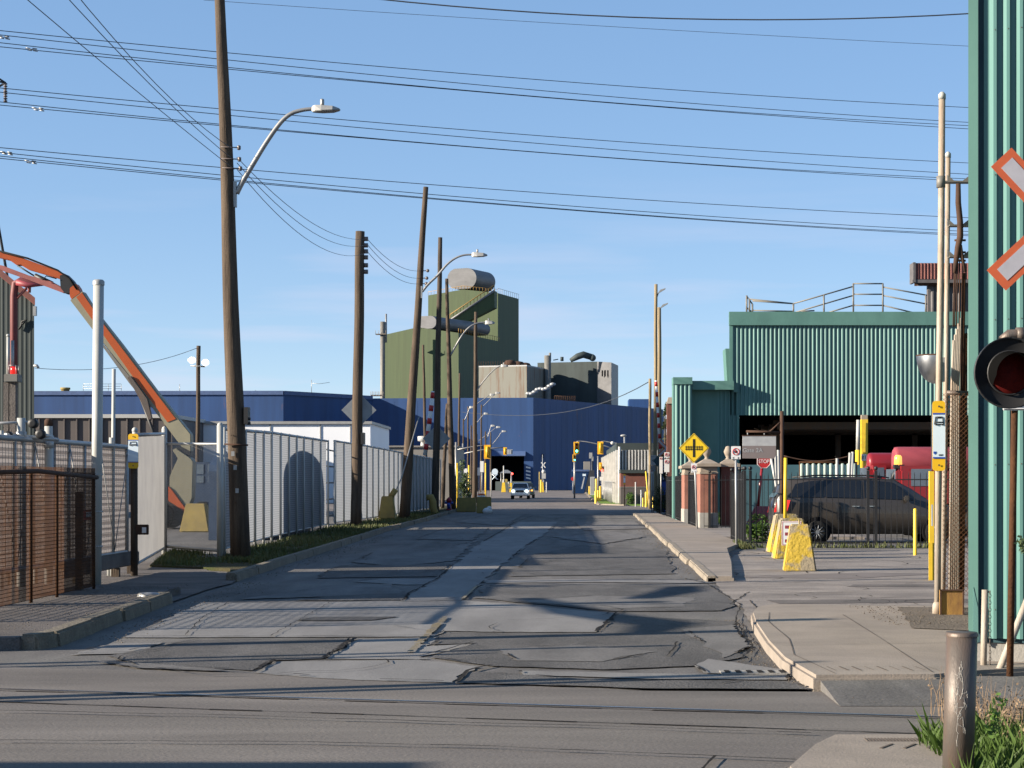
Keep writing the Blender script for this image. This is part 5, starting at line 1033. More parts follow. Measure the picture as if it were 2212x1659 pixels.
for k in range(14): p = a.lerp(b, k / 13) + Vector((0, -0.2, 0)); m.tube([p, p + Vector((0, 0, 1.5))], 0.1, 4)
m.build('stair_railing', 'yellow_steel', t)
t = thing('lower_green_block', 'wide olive green block in front of the tower with a grey duct on top', 'building', pl(910, 470))
zl_ = P(0, 719, 470).z
fl, fr, br, bl, fx, sy = rblock(t, 990.5, 470, 20.5, 30, zl_, 'block', 'olive_cladding', gable=(0.45, zl_ + 1.7))
m = MB(); c = fl.lerp(fr, 0.56) + Vector((0, 0, zl_ + 2.9)); h = 1.65
ring = [c + fx * ((1.3 if math.cos(a) > 0 else -1.3) + h * math.cos(a)) + Vector((0, 0, h * math.sin(a))) for a in [2 * math.pi * i / 24 for i in range(24)]]
m.prism(ring, sy * 26 + fx * 5); m.build('grey_duct', 'silver_cladding', t)
m = MB(); m.tube([fr.lerp(br, 0.0) + Vector((0, 0, zl_ + 1.1)), br + Vector((0, 0, zl_ + 1.1))], 0.07, 4)
for k in range(18): p = fr.lerp(br, k / 17) + Vector((0, 0, zl_)); m.tube([p, p + Vector((0, 0, 1.1))], 0.08, 4)
m.build('roof_railing', 'yellow_steel', t)
t = thing('flue_stack', 'slim grey flue pipe with a small platform at the left edge of the green block', 'chimney', pl(827, 468))
m = MB(); c = pl(826.5, 468); m.tube([c, c + Vector((0, 0, P(0, 695, 468).z))], 0.62, 10); m.build('flue', 'duct_pipe', t)
m = MB(); c2 = pl(834, 468); m.tube([c2 + Vector((0, 0, P(0, 740, 468).z)), c2 + Vector((0, 0, P(0, 678, 468).z))], 0.25, 6); m.build('thin_pipe', 'arm_metal', t)
m = MB(); z = P(0, 723, 468).z; m.box(c.x - 1.7, c.x + 1, 467, 469, z, z + 0.2)
for dx in (-1.7, -0.9, 0.9): m.tube([(c.x + dx, 467, z), (c.x + dx, 467, z + 1)], 0.06, 4)
m.build('platform', 'stone_cap', t)
m = MB(); z = P(0, 856, 440).z; m.box(P(802, 0, 440).x, P(829, 0, 440).x, 439, 440, z, z + 0.3)
for k in range(9): x = P(802 + 3.3 * k, 0, 440).x; m.tube([(x, 439, z), (x, 439, z + 1.1)], 0.07, 4)
m.build('low_platform', 'stone_cap', t)
t = thing('stained_block', 'pale rust stained block with round vents between the towers and blue roof', 'building', pl(1100, 440))
zs = P(0, 791, 440).z
fl, fr, br, bl, fx, sy = rblock(t, 1138, 440, 12.2, 16, zs, 'block', 'pale_stained')
m = MB(); m.hexa([V(fl, zs), V(fr, zs), V(br, zs), V(bl, zs)], [V(fl, zs + 0.3), V(fr, zs + 0.3), V(br, zs + 0.3), V(bl, zs + 0.3)]); m.build('roof_edge', 'white_cladding', t)
for u, Y in ((1102, 445), (1120, 450), (1134, 455)):
    c = pl(u, Y) + Vector((0, 0, zs + 0.2)); m = MB(); m.lathe(c, [(1.1, 0), (1.45, 0.3), (1.5, 0.9), (1.1, 1.45), (0.4, 1.6)], 16); m.build('round_vent', 'rust_dark', t)
m = MB()
for k in range(13): p = fl.lerp(fr, k / 20) + Vector((0, 0.5, zs + 0.3)); m.tube([p, p + Vector((0, 0, 1.1))], 0.07, 4)
m.build('roof_railing', 'rust_dark', t)
m = MB(); m.cbox(P(1148, 0, 446) * 1 - Vector((0, 0, 0)) , 0.1, 0.1, 0.1); m.v = []; m.f = []; m.mi = []; m.sm = []
for k in range(9):
    a = P(1142 + 6.5 * k, 850 - 2.2 * k + 2.5 * math.sin(k * 1.4), 437 - 0.3 * k); m.sph(a, (0.75, 0.5, 0.4), 8, 6)
m.build('pipe_bends', 'galvanised', t)
t = thing('dark_green_block', 'dark grey green block with ducts on its roof, right of the tower', 'building', pl(1270, 455))
zd = P(0, 781, 455).z
fl, fr, br, bl, fx, sy = rblock(t, 1290, 455, 15.5, 4.5, zd, 'block', 'dark_green_cladding')
c = fr; fr2 = pl(1320.5, 448); m = MB(); zz0 = P(0, 784, 450).z; m.prism([V(fr, 0), V(fr2, 0), V(fr2, zz0), V(fr, zd)], (2, 12, 0)); m.build('side_tower', 'silver_cladding', t)
m.v = []
m = MB(); m.tube([V(pl(1183, 452), 0), V(pl(1183, 452), P(0, 768, 452).z)], 0.85, 12); m.tube([V(pl(1188, 452), P(0, 780, 452).z), V(pl(1188, 452), P(0, 762, 452).z)], 0.3, 8); m.build('flue', 'duct_pipe', t)
m = MB(); m.tube([P(1232, 779, 452), P(1248, 770, 452), P(1260, 766, 452), P(1280, 772, 453)], [0.5, 0.8, 0.85, 0.8], 10); m.sph(P(1280, 773, 452.5), 0.85, 10, 8); m.tube([P(1214, 780, 452), P(1214, 771, 452)], 0.4, 8); m.tube([P(1195, 778, 452), P(1206, 776, 452)], 0.12, 6); m.build('roof_ducts', 'dark_green_cladding', t)
m = MB()
for u in (1301, 1307, 1313): m.cbox(P(u, 807, 446.5 + (1320 - u) * 0.3) + Vector((0, -1.0, 0)), 0.35, 0.4, 1.5)
m.build('slit_windows', 'dark_void', t)
m = MB()
for k in range(12): p = P(1198 + 4 * k, 868, 436); m.tube([p, p + Vector((0, 0, 1.4))], 0.08, 4)
m.tube([P(1198, 855, 436), P(1242, 857, 436)], 0.07, 4); m.build('roof_railing', 'rust_dark', t)

# ---------------------------------------------------------------- junction: signals, gatehouse gear, oncoming cars
def signal_head(parent, c, h, lit=None, back=False, nm='signal_head'):
    w = h * 0.42; m = MB(); m.box(c.x - w * 0.62, c.x + w * 0.62, c.y, c.y + 0.05, c.z - h * 0.56, c.z + h * 0.56)
    s = m.build('backplate' if not back else 'backplate', 'signal_yellow', parent)
    m = MB()
    if back: m.tube([c + Vector((0, -0.1, -h * 0.42)), c + Vector((0, -0.1, h * 0.42))], w * 0.27, 10)
    else: m.box(c.x - w * 0.32, c.x + w * 0.32, c.y - 0.12, c.y, c.z - h * 0.45, c.z + h * 0.45)
    m.build('housing', 'signal_yellow' if back else 'sign_black', parent)
    if not back:
        for k, col in ((1, 'lens_red'), (0, 'yellow_old'), (-1, 'green_light' if lit == 'green' else 'dark_void')):
            m = MB(); cc = c + Vector((0.04, -0.13, k * h * 0.29)); m.lathe(cc, [(0.0, 0), (w * 0.26, 0.0), (w * 0.26, 0.02)], 12, 'Y', cap=False); m.build('lens', col, parent)
            m = MB(); m.lathe(cc, [(w * 0.29, -0.22), (w * 0.29, 0.0)], 12, 'Y', cap=False); m.build('visor', 'signal_yellow', parent)
SY = 180.0
def signal(label, poleu, vtop, heads, armpts, Y=SY, base=None):
    g = pl(poleu, Y); t = thing('traffic_signal', label, 'traffic light', g)
    m = MB(); m.tube([g, V(g, P(0, vtop, Y).z)], 0.09, 8); m.build('pole', 'arm_metal', t)
    if armpts: m = MB(); m.tube([P(u, v, Y) for u, v in armpts], 0.06, 6); m.build('mast_arm', 'arm_metal', t)
    for u, v, h, lit, bk in heads: signal_head(t, P(u, v, Y - 0.3), h, lit, bk)
    return t
signal('traffic signal with two green lights on a long curved mast arm', 1338, 962, [(1245, 967.5, 1.05, 'green', False)], [(1338, 975), (1310, 964), (1285, 958), (1265, 954), (1248, 953), (1245, 956)])
signal('small low traffic signal with green light under the long mast arm', 1241, 983, [(1240.5, 989.5, 0.68, 'green', False)], None, 190)
signal('yellow backed traffic signal on the straight mast arm from the pale poles', 1399, 964, [(1297, 967.5, 1.05, None, True)], [(1399, 969), (1350, 961), (1302, 953), (1297, 956)], 172)
signal('lower yellow backed traffic signal with a red glow by the ribbed building', 1292, 985, [(1297, 1007, 0.62, None, True)], [(1292, 1001), (1297, 1000)], 174)
t = thing('signal_lamp', 'small lit red pedestrian lamp right of the lower yellow signal', 'lamp', P(1301, 1016, 176)); m = MB(); m.sph(P(1301, 1016, 176), 0.13, 10, 6); m.build('lens', 'red_light', t); m = MB(); m.cbox(P(1301, 1013, 176.2), 0.34, 0.2, 0.5); m.build('housing', 'black_metal', t)
signal('near left traffic signal seen from behind on a thin arm', 985, 955, [(1052.5, 976, 1.15, None, True)], [(985, 972), (1010, 967), (1035, 963), (1052, 962)], 172)
signal('far left traffic signal seen from behind beside two pale plates', 1000, 958, [(1091, 974.5, 0.72, None, True)], [(1000, 980), (1040, 972), (1065, 968), (1091, 966)], 195)
t = thing('street_name_sign', 'pair of pale plates hanging on the far left signal arm', 'sign', P(1101, 976, 195)); m = MB()
for u in (1098, 1104.5): m.cbox(P(u, 976, 195), 0.28, 0.03, 0.5)
m.build('plates', 'sign_grey', t)
def car(label, c, w, h, body, group=None, nm='pickup_truck', amber=False):
    # car seen from the front, driving towards the viewer; c = ground point under the front bumper
    t = thing(nm, label, 'car' if nm != 'pickup_truck' else 'pickup truck', c); q = lambda x, y, z: c + Vector((x * w / 2, y, z * h))
    m = MB(); st = [(0.0, 0.90, 0.22, 0.52), (0.12, 0.97, 0.2, 0.60), (1.25, 1.0, 0.2, 0.66), (5.2, 1.0, 0.22, 0.66)]; b0 = 0
    for y, x, z0, z1 in st: m.v += [q(-x, y, z0), q(x, y, z0), q(x, y, (z0 + z1) / 2), q(x * 0.94, y, z1), q(-x * 0.94, y, z1), q(-x, y, (z0 + z1) / 2)]
    for i in range(3):
        for j in range(6): m.face((6 * i + j, 6 * i + (j + 1) % 6, 6 * i + 6 + (j + 1) % 6, 6 * i + 6 + j))
    m.face((5, 4, 3, 2, 1, 0)); m.face(range(18, 24)); m.build('body', body, t, bev=0.05)
    m = MB(); m.hexa([q(-0.93, 1.2, 0.655), q(0.93, 1.2, 0.655), q(0.93, 4.0, 0.655), q(-0.93, 4.0, 0.655)], [q(-0.74, 1.95, 1), q(0.74, 1.95, 1), q(0.74, 3.5, 1), q(-0.74, 3.5, 1)]); m.build('cab', body, t, bev=0.06)
    m = MB(); y0 = lambda z: 1.2 + (z - 0.655) / 0.345 * 0.75 - 0.02; xx = lambda z: 0.93 - (z - 0.655) / 0.345 * 0.19
    m.poly([q(-xx(0.69) + 0.07, y0(0.69), 0.69), q(xx(0.69) - 0.07, y0(0.69), 0.69), q(xx(0.955) - 0.07, y0(0.955), 0.955), q(-xx(0.955) + 0.07, y0(0.955), 0.955)]); m.build('windscreen', 'glass_dark', t)
    for s in (-1, 1):
        m = MB(); m.poly([q(s * 0.945, 1.5, 0.69), q(s * 0.945, 3.7, 0.69), q(s * 0.79, 3.4, 0.94), q(s * 0.79, 2.1, 0.94)]); m.build('side_window', 'glass_dark', t)
        m = MB(); m.cbox(q(s * 0.72, -0.02, 0.50), w * 0.13, 0.06, h * 0.1); m.build('headlight', 'amber_lamp' if amber and s > 0 else 'headlight', t)
        m = MB(); m.cbox(q(s * 1.13, 1.35, 0.70), w * 0.11, 0.12, h * 0.11); m.build('mirror', body, t, bev=0.02)
        for y in (0.85, 4.2):
            m = MB(); m.lathe(q(s * 0.86, y, 0.19), [(0.12, -0.12), (h * 0.19, -0.12), (h * 0.19, 0.12), (0.12, 0.12)], 18, 'X'); m.build('wheel', 'black_rubber', t)
    m = MB(); m.cbox(q(0, -0.015, 0.49), w * 0.42, 0.05, h * 0.12); m.build('grille', 'glass_dark', t)
    m = MB(); m.cbox(q(0, -0.06, 0.29), w * 0.94, 0.16, h * 0.11); m.build('bumper', body, t, bev=0.03)
    return t
car('white oncoming pickup truck with bright headlights', Vector((P(1123, 0, 183).x, 183, 0)), 1.85, 1.62, 'car_white')
car('dark green oncoming car with an amber lamp following the white pickup', Vector((P(1137.5, 0, 194).x, 194, 0)), 1.55, 1.62, 'car_green', nm='car', amber=True)
def post(nm, u, v0, Y, r, mat, label, cat='post', group=None, zb=0.0):
    c = P(u, v0, Y); m = MB(); m.lathe((c.x, Y, 0), [(r, zb), (r, c.z - r * 0.6), (r * 0.7, c.z - r * 0.15), (0.0, c.z)], 12, cap=False); return tag(m.build(nm, mat, origin=(c.x, Y, zb)), label, cat, group)
YB = 'yellow blocks and posts at the works entrance'
for u, v0, w, Y, lb in ((1088, 1042, 10, 300, 'left yellow concrete block of the far entrance, behind the pickup'), (1104, 1043, 7, 300, 'smaller yellow block of the far entrance, left of the dark car'), (1171, 1041, 9, 300, 'yellow block at the white machine in the far entrance')):
    c = pl(u, Y); block(lb, c, w * mpp(Y), w * 0.6 * mpp(Y), P(0, v0, Y).z, 0.8, 'yellow_paint', group=YB)
post('marker_post', 1165.5, 1019, 295, 0.11, 'yellow_old', 'tall pale yellow post left of the white ticket machine', group=YB)
post('marker_post', 1169, 1036, 296, 0.13, 'yellow_paint', 'short yellow post beside the white ticket machine', group=YB)
post('marker_post', 1180.5, 1041, 297, 0.09, 'white_pipe', 'short white post right of the white ticket machine', group=YB)
post('marker_post', 1098.5, 1041, 300, 0.09, 'white_pipe', 'short white post between the two far yellow blocks', group=YB)
post('flag_pole', 1088, 1006, 300, 0.09, 'white_pipe', 'thin white pole in front of the dark blue hall doorway')
t = thing('ticket_machine', 'white roadside machine before the dark side of the blue hall', 'machine', pl(1174.5, 300)); c = pl(1174.5, 300)
m = MB(); m.lathe(c, [(0.08, 0), (0.08, P(0, 1036, 300).z)], 8); m.build('stand', 'galvanised', t); m = MB(); m.cbox(V(c, P(0, 1028, 300).z), 0.65, 0.4, 0.9); m.sph(V(c, P(0, 1019, 300).z), 0.34, 10, 8); m.build('machine_head', 'white_cladding', t)
t = thing('barrier_arm_unit', 'rusty yellow barrier unit with red lamp by the far left yellow block', 'barrier', pl(1090, 302)); m = MB(); m.box(P(1084, 0, 302).x, P(1096, 0, 302).x, 302, 302.5, P(0, 1042, 302).z, P(0, 1035, 302).z); m.build('box', 'yellow_old', t)
m = MB(); g = pl(1104, 302); m.tube([g, V(g, P(0, 1024, 302).z)], 0.07, 6); m.tube([pl(1086, 302), V(pl(1086, 302), P(0, 1036, 302).z)], 0.1, 6); m.build('post', 'galvanised', t); m = MB(); m.sph(P(1106.5, 1023.5, 301.8), 0.16, 8, 6); m.build('red_lamp', 'red_light', t)
t = thing('umbrella_kiosk', 'small pale pointed roof kiosk inside the dark doorway of the blue hall', 'kiosk', pl(1094, 351)); m = MB(); m.hexa([P(1079, 1022, 351), P(1108, 1022, 351), P(1108, 1022, 353), P(1079, 1022, 353)], [P(1089, 1015, 351.5), P(1097, 1015, 351.5), P(1097, 1015, 352.5), P(1089, 1015, 352.5)]); m.build('roof', 'sign_back', t)
m = MB(); m.tube([pl(1082, 351.6), P(1082, 1022, 351.6)], 0.08, 6); m.tube([pl(1105, 351.6), P(1105, 1022, 351.6)], 0.08, 6); m.build('post', 'galvanised', t)
t = thing('crossing_sign', 'round pale sign above a small white cross left of the blue hall doorway', 'sign', pl(1061, 215)); g = pl(1061, 215)
m = MB(); m.tube([g, V(g, P(0, 1020, 215).z)], 0.06, 6); m.build('post', 'white_pipe', t); m = MB(); m.lathe(P(1069, 1019, 214.8), [(0.36, 0), (0.36, 0.03)], 16, 'Y'); m.build('disc', 'sign_pale', t); m = MB(); c = P(1069, 1030, 214.8)
for s in (-1, 1): m.tube([c + Vector((-0.33, 0, -0.33 * s)), c + Vector((0.33, 0, 0.33 * s))], 0.06, 4)
m.build('cross', 'sign_pale', t)
t = thing('crossing_sign', 'small white railway cross mounted on the dark side of the blue hall', 'sign', P(1173, 1004, 350)); c = P(1173.5, 1004.5, 350); m = MB()
for s in (-1, 1): m.prism([c + Vector((-0.45, 0, -0.45 * s)), c + Vector((-0.33, 0, -0.55 * s)), c + Vector((0.45, 0, 0.45 * s)), c + Vector((0.33, 0, 0.55 * s))], (0, 0.04, 0))
m.build('cross', 'sign_white', t); m = MB(); m.tube([pl(1172, 350.2), P(1172, 982, 350.2)], 0.07, 6); m.build('post', 'galvanised', t)
# skip and gear at the far right of the junction
t = thing('waste_skip', 'tall dark blue waste container at the far side of the junction', 'container', pl(1253, 250))
m = MB(); x = lambda u: P(u, 0, 250).x; m.hexa([(x(1236), 250, 0.1), (x(1262), 250, 0.1), (x(1262), 254, 0.1), (x(1236), 254, 0.1)], [(x(1234), 250, 3.1), (x(1273), 250, 3.1), (x(1273), 254, 3.1), (x(1234), 254, 3.1)]); m.build('bin', 'deep_blue', t, bev=0.05)
m = MB(); m.box(x(1235), x(1273), 249.9, 254, 3.1, 3.35); m.build('lid', 'blue_trim', t); m = MB(); m.cbox(P(1262, 1026, 249.8), 0.45, 0.05, 0.3); m.build('label_plate', 'sign_pale', t)
g = pl(1237.5, 244); t = thing('stop_sign', 'small far red stop sign in front of the blue waste container', 'stop sign', g); m = MB(); m.tube([g, V(g, P(0, 1035, 244).z)], 0.04, 6); m.build('post', 'galvanised', t); m = MB(); cc = P(1237.5, 1034.5, 243.9); m.prism([cc + Vector((0.27 * math.cos(R(22.5 + 45 * k)), 0, 0.27 * math.sin(R(22.5 + 45 * k)))) for k in range(8)], (0, 0.02, 0)); m.build('plate', 'sign_red', t)
m = MB(); m.prism([P(1255, 1056, 246), P(1258, 1056, 246), P(1263.5, 1031, 246), P(1261, 1031, 246)], (0, 0.1, 0)); tag(m.build('leaning_board', 'sign_grey', origin=pl(1257, 246)), 'slanting pale rail in front of the blue waste container', 'rail')
t = thing('site_office', 'low grey hut and gear on the far side of the junction behind the blue container', 'hut', pl(1268, 290)); m = MB(); m.box(P(1261, 0, 290).x, P(1275, 0, 290).x, 290, 294, 0, P(0, 997, 290).z); m.build('walls', 'grey_cladding', t); m = MB(); m.box(P(1252, 0, 289).x, P(1284, 0, 289).x, 288, 289.8, 0, P(0, 1016, 289).z); m.build('machinery', 'tower_steel', t)
m = MB(); m.cbox(P(1276, 984, 288), 0.5, 0.3, 0.9); m.cbox(P(1280, 991, 288), 0.25, 0.3, 0.7); m.build('lamps', 'lamp_grey', t); m = MB(); m.tube([pl(1279, 288.4), P(1279, 984, 288.4)], 0.12, 6); m.build('post', 'tower_steel', t)
t = thing('cabinet', 'pale grey control cabinet near the far yellow posts', 'cabinet', pl(1280, 230)); m = MB(); m.box(P(1275, 0, 230).x, P(1285, 0, 230).x, 230, 230.6, 0, P(0, 1030, 230).z); m.build('box', 'sign_grey', t, bev=0.02); m = MB(); m.box(P(1276, 0, 230).x, P(1284, 0, 230).x, 229.97, 230, 0.3, P(0, 1032, 230).z); m.build('door', 'lamp_grey', t)
for u, v0, Y, r, lb in ((1288, 1034, 220, 0.14, 'tall yellow post far behind the grass island bollards'), (1287, 1060, 146, 0.095, 'front yellow bollard on the grass island'), (1292, 1059, 160, 0.105, 'middle yellow bollard on the grass island'), (1296.5, 1050, 165, 0.10, 'tallest yellow bollard on the grass island, by the ribbed wall'), (1278, 1050, 235, 0.2, 'short thick yellow bollard at the far end of the grass island'), (1273, 1050, 236, 0.08, 'thin yellow bollard at the far end of the grass island')):
    post('bollard', u, v0, Y, r, 'yellow_paint', lb, 'bollard', 'yellow bollards round the grass island')
g = pl(1299, 175); t = thing('roadside_sign', 'small white square sign at the left end of the ribbed building', 'sign', g); m = MB(); m.cbox(P(1299, 1034, 175), 0.3, 0.02, 0.35); m.build('plate', 'sign_white', t); m = MB(); m.tube([g + Vector((0, 0.04, 0)), P(1299, 1034, 175.04)], 0.03, 6); m.build('post', 'galvanised', t)
ip = [G(1290, 1090).xy, G(1278, 1079).xy, G(1266, 1066).xy, G(1263, 1062).xy, (3.7, 300), (3.7, 195), (4.2, 142), (4.3, 139), (9.5, 139), (9.5, 133), (4.2, 134)]
slab('grass_island', ip, -0.05, 0.06, 'lawn', 0.02)
kerbrun([(4.2, 133.7), G(1290, 1090.5).xy, G(1278, 1079.3).xy, G(1265.5, 1066).xy, G(1262, 1062).xy], -0.25, 0.09, 'kerb_concrete', 5)
# ribbed pale building, brick hut, bush, signs
t = thing('ribbed_building', 'pale grey building with white vertical ribs by the grass island', 'building', (4.05, 143, 0)); c = Vector((4.05, 143, 0)); l = Vector((3.8, 189, 0)); r_ = Vector((P(1420, 0, 143).x, 143, 0)); hz = P(0, 972, 143).z
m = MB(); m.poly([V(l, 0), V(c, 0), V(c, hz), V(l, hz)]); m.poly([V(c, 0), V(r_, 0), V(r_, hz), V(c, hz)]); m.poly([V(c, hz), V(r_, hz), V(r_, hz) + Vector((0, 46, 0)), V(l, hz)]); m.build('walls', 'grey_cladding', t)
m = MB(); n = 9
for k in range(n): p = l.lerp(c, k / (n - 1)) + Vector((-0.07, 0, 0)); m.cbox(V(p, hz / 2) + Vector((-0.1, 0, 0)), 0.3, 0.35, hz)
n = 13
for k in range(1, n): p = c.lerp(r_, k / (n - 1)) + Vector((0, -0.06, 0)); m.cbox(V(p, hz / 2), 0.09, 0.12, hz)
m.build('ribs', 'white_rib', t)
m = MB(); m.box(4.0, 11, 150, 188, hz, P(0, 957, 150).z); m.build('roof', 'dark_green_cladding', t); m = MB(); m.sph(P(1323, 957, 152), (0.16, 0.16, 0.14), 10, 6); m.build('roof_dome', 'white_rib', t)
m = MB(); m.tube([P(1338, 1090, 142.8), P(1338, 965, 142.8)], 0.09, 8); m.build('corner_pipe', 'white_rib', t)
t = thing('lamp_column', 'thin lamp column rising behind the ribbed building roof', 'street lamp', pl(1351, 200)); m = MB(); m.tube([pl(1351, 200), P(1349, 942, 200)], 0.1, 8); m.build('pole', 'galvanised', t); m = MB(); m.sph(P(1347, 941, 200), (0.35, 0.2, 0.14), 10, 6); m.build('lamp_head', 'lamp_grey', t)
t = thing('brick_hut', 'low dark red brick hut with a green roof band before the ribbed building', 'building', pl(1368, 139)); m = MB(); x = lambda u: P(u, 0, 139).x; hb = P(0, 1022, 139).z; m.box(x(1341), x(1397), 139, 142.5, 1.35, hb); m.build('upper_wall', 'brick_dark', t); m = MB(); m.box(x(1341) - 0.02, x(1397) + 0.02, 138.97, 142.52, 0, 1.3); m.build('lower_wall', 'brown_cladding', t); m = MB(); m.box(x(1340), x(1398), 138.8, 142.7, hb, hb + 0.25); m.build('roof', 'dark_green_cladding', t); m = MB(); m.box(x(1341) - 0.05, x(1397) + 0.05, 138.93, 142.55, 1.3, 1.35); m.build('ledge', 'grey_cladding', t)
t = thing('low_mesh_fence', 'grey mesh fence running along the left side of the ribbed building', 'fence', (3.3, 150, 0)); m = MB()
for k in range(14): m.tube([(3.45 + 0.01 * k, 143 + 3.2 * k, 0), (3.45 + 0.01 * k, 143 + 3.2 * k, 1.75)], 0.03, 5)
m.tube([(3.45, 143, 1.75), (3.6, 185, 1.75)], 0.03, 5); m.build('posts', 'galvanised', t)
c = pl(1363, 137); t = thing('bush', 'bright green rounded bush before the brick hut', 'bush', c); m = MB(); leaves(m, c + Vector((0.0, 0, 0.48)), (0.36, 0.36, 0.55), 900, 0.06, seed=11); m.build('foliage', 'leaf', t); m = MB(); m.tube([c, c + Vector((0, 0, 0.4))], 0.04, 6); m.build('stem', 'bark', t)
t = bus_sign(1346.8, 1351, 1024, 1047, 132, 'tiny far bus stop sign in front of the brick hut'); m = MB(); g = pl(1349, 132.1); m.tube([g, P(1349, 1024, 132.1)], 0.04, 6); m.build('post', 'pole_wood_dark', t)
def nostop(u0, u1, v0, v1, Y, label, zb=0.1, vbase=None, lean=0.0, pole=True, big=False, polew=0.03):
    c = P((u0 + u1) / 2, (v0 + v1) / 2, Y); w, h = (u1 - u0) * mpp(Y), (v1 - v0) * mpp(Y)
    t = thing('parking_sign', label, 'sign', (c.x, Y, zb), 'white no stopping signs')
    m = MB(); m.box(c.x - w / 2, c.x + w / 2, Y - 0.006, Y + 0.006, c.z - h / 2, c.z + h / 2); m.build('plate', 'sign_white', t, bev=0.004)
    rr_ = w * 0.34; cc = Vector((c.x, Y - 0.009, c.z + (h * 0.5 - w * 0.52 if big else h * 0.08)))
    m = MB(); m.tube([cc + Vector((rr_ * math.cos(R(20 * k)), 0, rr_ * math.sin(R(20 * k)))) for k in range(19)], rr_ * 0.13, 5, False); m.tube([cc + Vector((-rr_ * .7, 0, rr_ * .7)), cc + Vector((rr_ * .7, 0, -rr_ * .7))], rr_ * 0.10, 5); m.build('red_ring', 'sign_red', t)
    m = MB(); m.lathe(cc + Vector((0, 0.002, 0)), [(rr_ * 0.5, -0.002), (rr_ * 0.5, 0.002)], 8, 'Y'); m.build('black_disc', 'sign_black', t)
    if h > w * 1.15 and not big:
        m = MB()
        for s in (-1, 1): b = Vector((c.x + s * w * 0.28, Y - 0.009, c.z - h * 0.40)); m.prism([b + Vector((s * w * 0.12, 0, 0)), b + Vector((-s * w * 0.08, 0, w * 0.1)), b + Vector((-s * w * 0.08, 0, -w * 0.1))], (0, 0.003, 0))
        m.build('arrows', 'sign_black', t)
    if pole: m = MB(); m.tube([(c.x + lean, Y + 0.04, zb), (c.x, Y + 0.04, c.z + h * 0.45)], polew, 8); m.build('post', 'galvanised', t)
    return t
nostop(1435, 1446, 977, 990, 92, 'upper white no stopping sign on the far post by the brick corner')
nostop(1434.8, 1446, 992, 1020, 92, 'taller white sign below the no stopping sign by the brick corner', pole=False, big=True)
nostop(1424.5, 1431.5, 987, 1023, 97, 'narrow white sign left of the pair by the brick corner', big=True)
nostop(1405, 1411, 1014, 1023, 104, 'tiny white no stopping sign low on the tall pale poles', 0)
c = P(1411.5, 994, 104); t = thing('speed_sign', 'grey speed limit sign reading 40 on the pale poles', 'sign', (c.x, 104, 0)); m = MB(); m.box(c.x - 0.16, c.x + 0.16, 103.99, 104.01, c.z - 0.27, c.z + 0.27); m.build('plate', 'sign_grey', t); text('number', '40', 0.26, c + Vector((0.02, -0.012, -0.03)), 'sign_black', t, 0.8); text('word', 'MAXIMUM', 0.06, c + Vector((0, -0.012, 0.19)), 'sign_black', t); m = MB(); m.tube([(c.x, 104.05, 0), (c.x, 104.05, c.z)], 0.03, 6); m.build('post', 'galvanised', t)
m = MB(); m.cbox(P(1411, 1012, 104), 0.24, 0.02, 0.3); m.build('lower_plate', 'sign_back', t)
c = P(1420, 996, 101); m = MB(); m.prism([c + Vector((-0.22, 0, 0)), c + Vector((0, 0, 0.3)), c + Vector((0.22, 0, 0)), c + Vector((0, 0, -0.3))], (0, 0.01, 0)); tag(m.build('warning_sign', 'teal_dark', origin=c), 'dark back of a diamond sign beside the grey speed limit sign', 'sign')
# raised crossing gate arms with red and white bands
def gate_arm(u0, v0, u1, v1, Y, r, label, n=7):
    a, b = P(u0, v0, Y), P(u1, v1, Y); t = thing('crossing_gate_arm', label, 'barrier arm', b, 'raised red and white crossing gate arms'); m = MB(); m.tube([a, b], r, 6); m.build('arm', 'sign_white', t); m = MB()
    for k in range(n): m.tube([a.lerp(b, (k + 0.1) / n), a.lerp(b, (k + 0.55) / n)], r * 1.12, 6)
    m.build('red_bands', 'sign_red', t); return t
gate_arm(936, 845, 918, 984, 100, 0.12, 'raised red and white crossing gate arm behind the straight dark pole', 5)
gate_arm(1417, 822, 1427, 980, 102, 0.075, 'raised red and white crossing gate arm among the pale poles', 7)
t = thing('crossbuck', 'small far red bordered railway crossbuck half hidden by the pale poles', 'railway sign', P(1430, 970, 101)); m = MB(); c = P(1428, 968.5, 101)
for s in (-1, 1):
    tip, e = P(1440.5, 968.5, 100.9), P(1424, 968.5 - 15 * s, 100.9); d = (tip - e).normalized(); n_ = Vector((-d.z, 0, d.x)) * 0.11
    m.m = 0; m.prism([e + n_, tip + n_, tip - n_, e - n_], (0, 0.02, 0)); m.m = 1; m.prism([(e + n_ * 0.55) - Vector((0, 0.006 * s + 0.01, 0)), (tip + n_ * 0.55) - Vector((0, 0.006 * s + 0.01, 0)), (tip - n_ * 0.55) - Vector((0, 0.006 * s + 0.01, 0)), (e - n_ * 0.55) - Vector((0, 0.006 * s + 0.01, 0))], (0, 0.005, 0))
m.build('blades', ['crossbuck_border', 'crossbuck_silver'], t)
for u, v0, Y, r, mat, lb in ((1373, 1041, 128, 0.045, 'white_pipe', 'slim white post beside the bright green bush'), (1396, 1062, 126, 0.09, 'yellow_paint', 'thick yellow post right of the bright green bush'), (1389, 1075, 128, 0.05, 'yellow_paint', 'short yellow post between the white post and the thick yellow one'), (1411, 1073, 124, 0.06, 'yellow_paint', 'yellow post at the foot of the tall pale poles'), (1420, 1042, 112, 0.05, 'yellow_paint', 'tall yellow post in front of the tall pale poles'), (1385, 1058, 127, 0.04, 'galvanised', 'thin grey post with a small white plate by the bush')):
    post('marker_post', u, v0, Y, r, mat, lb, group='roadside posts before the brick hut')
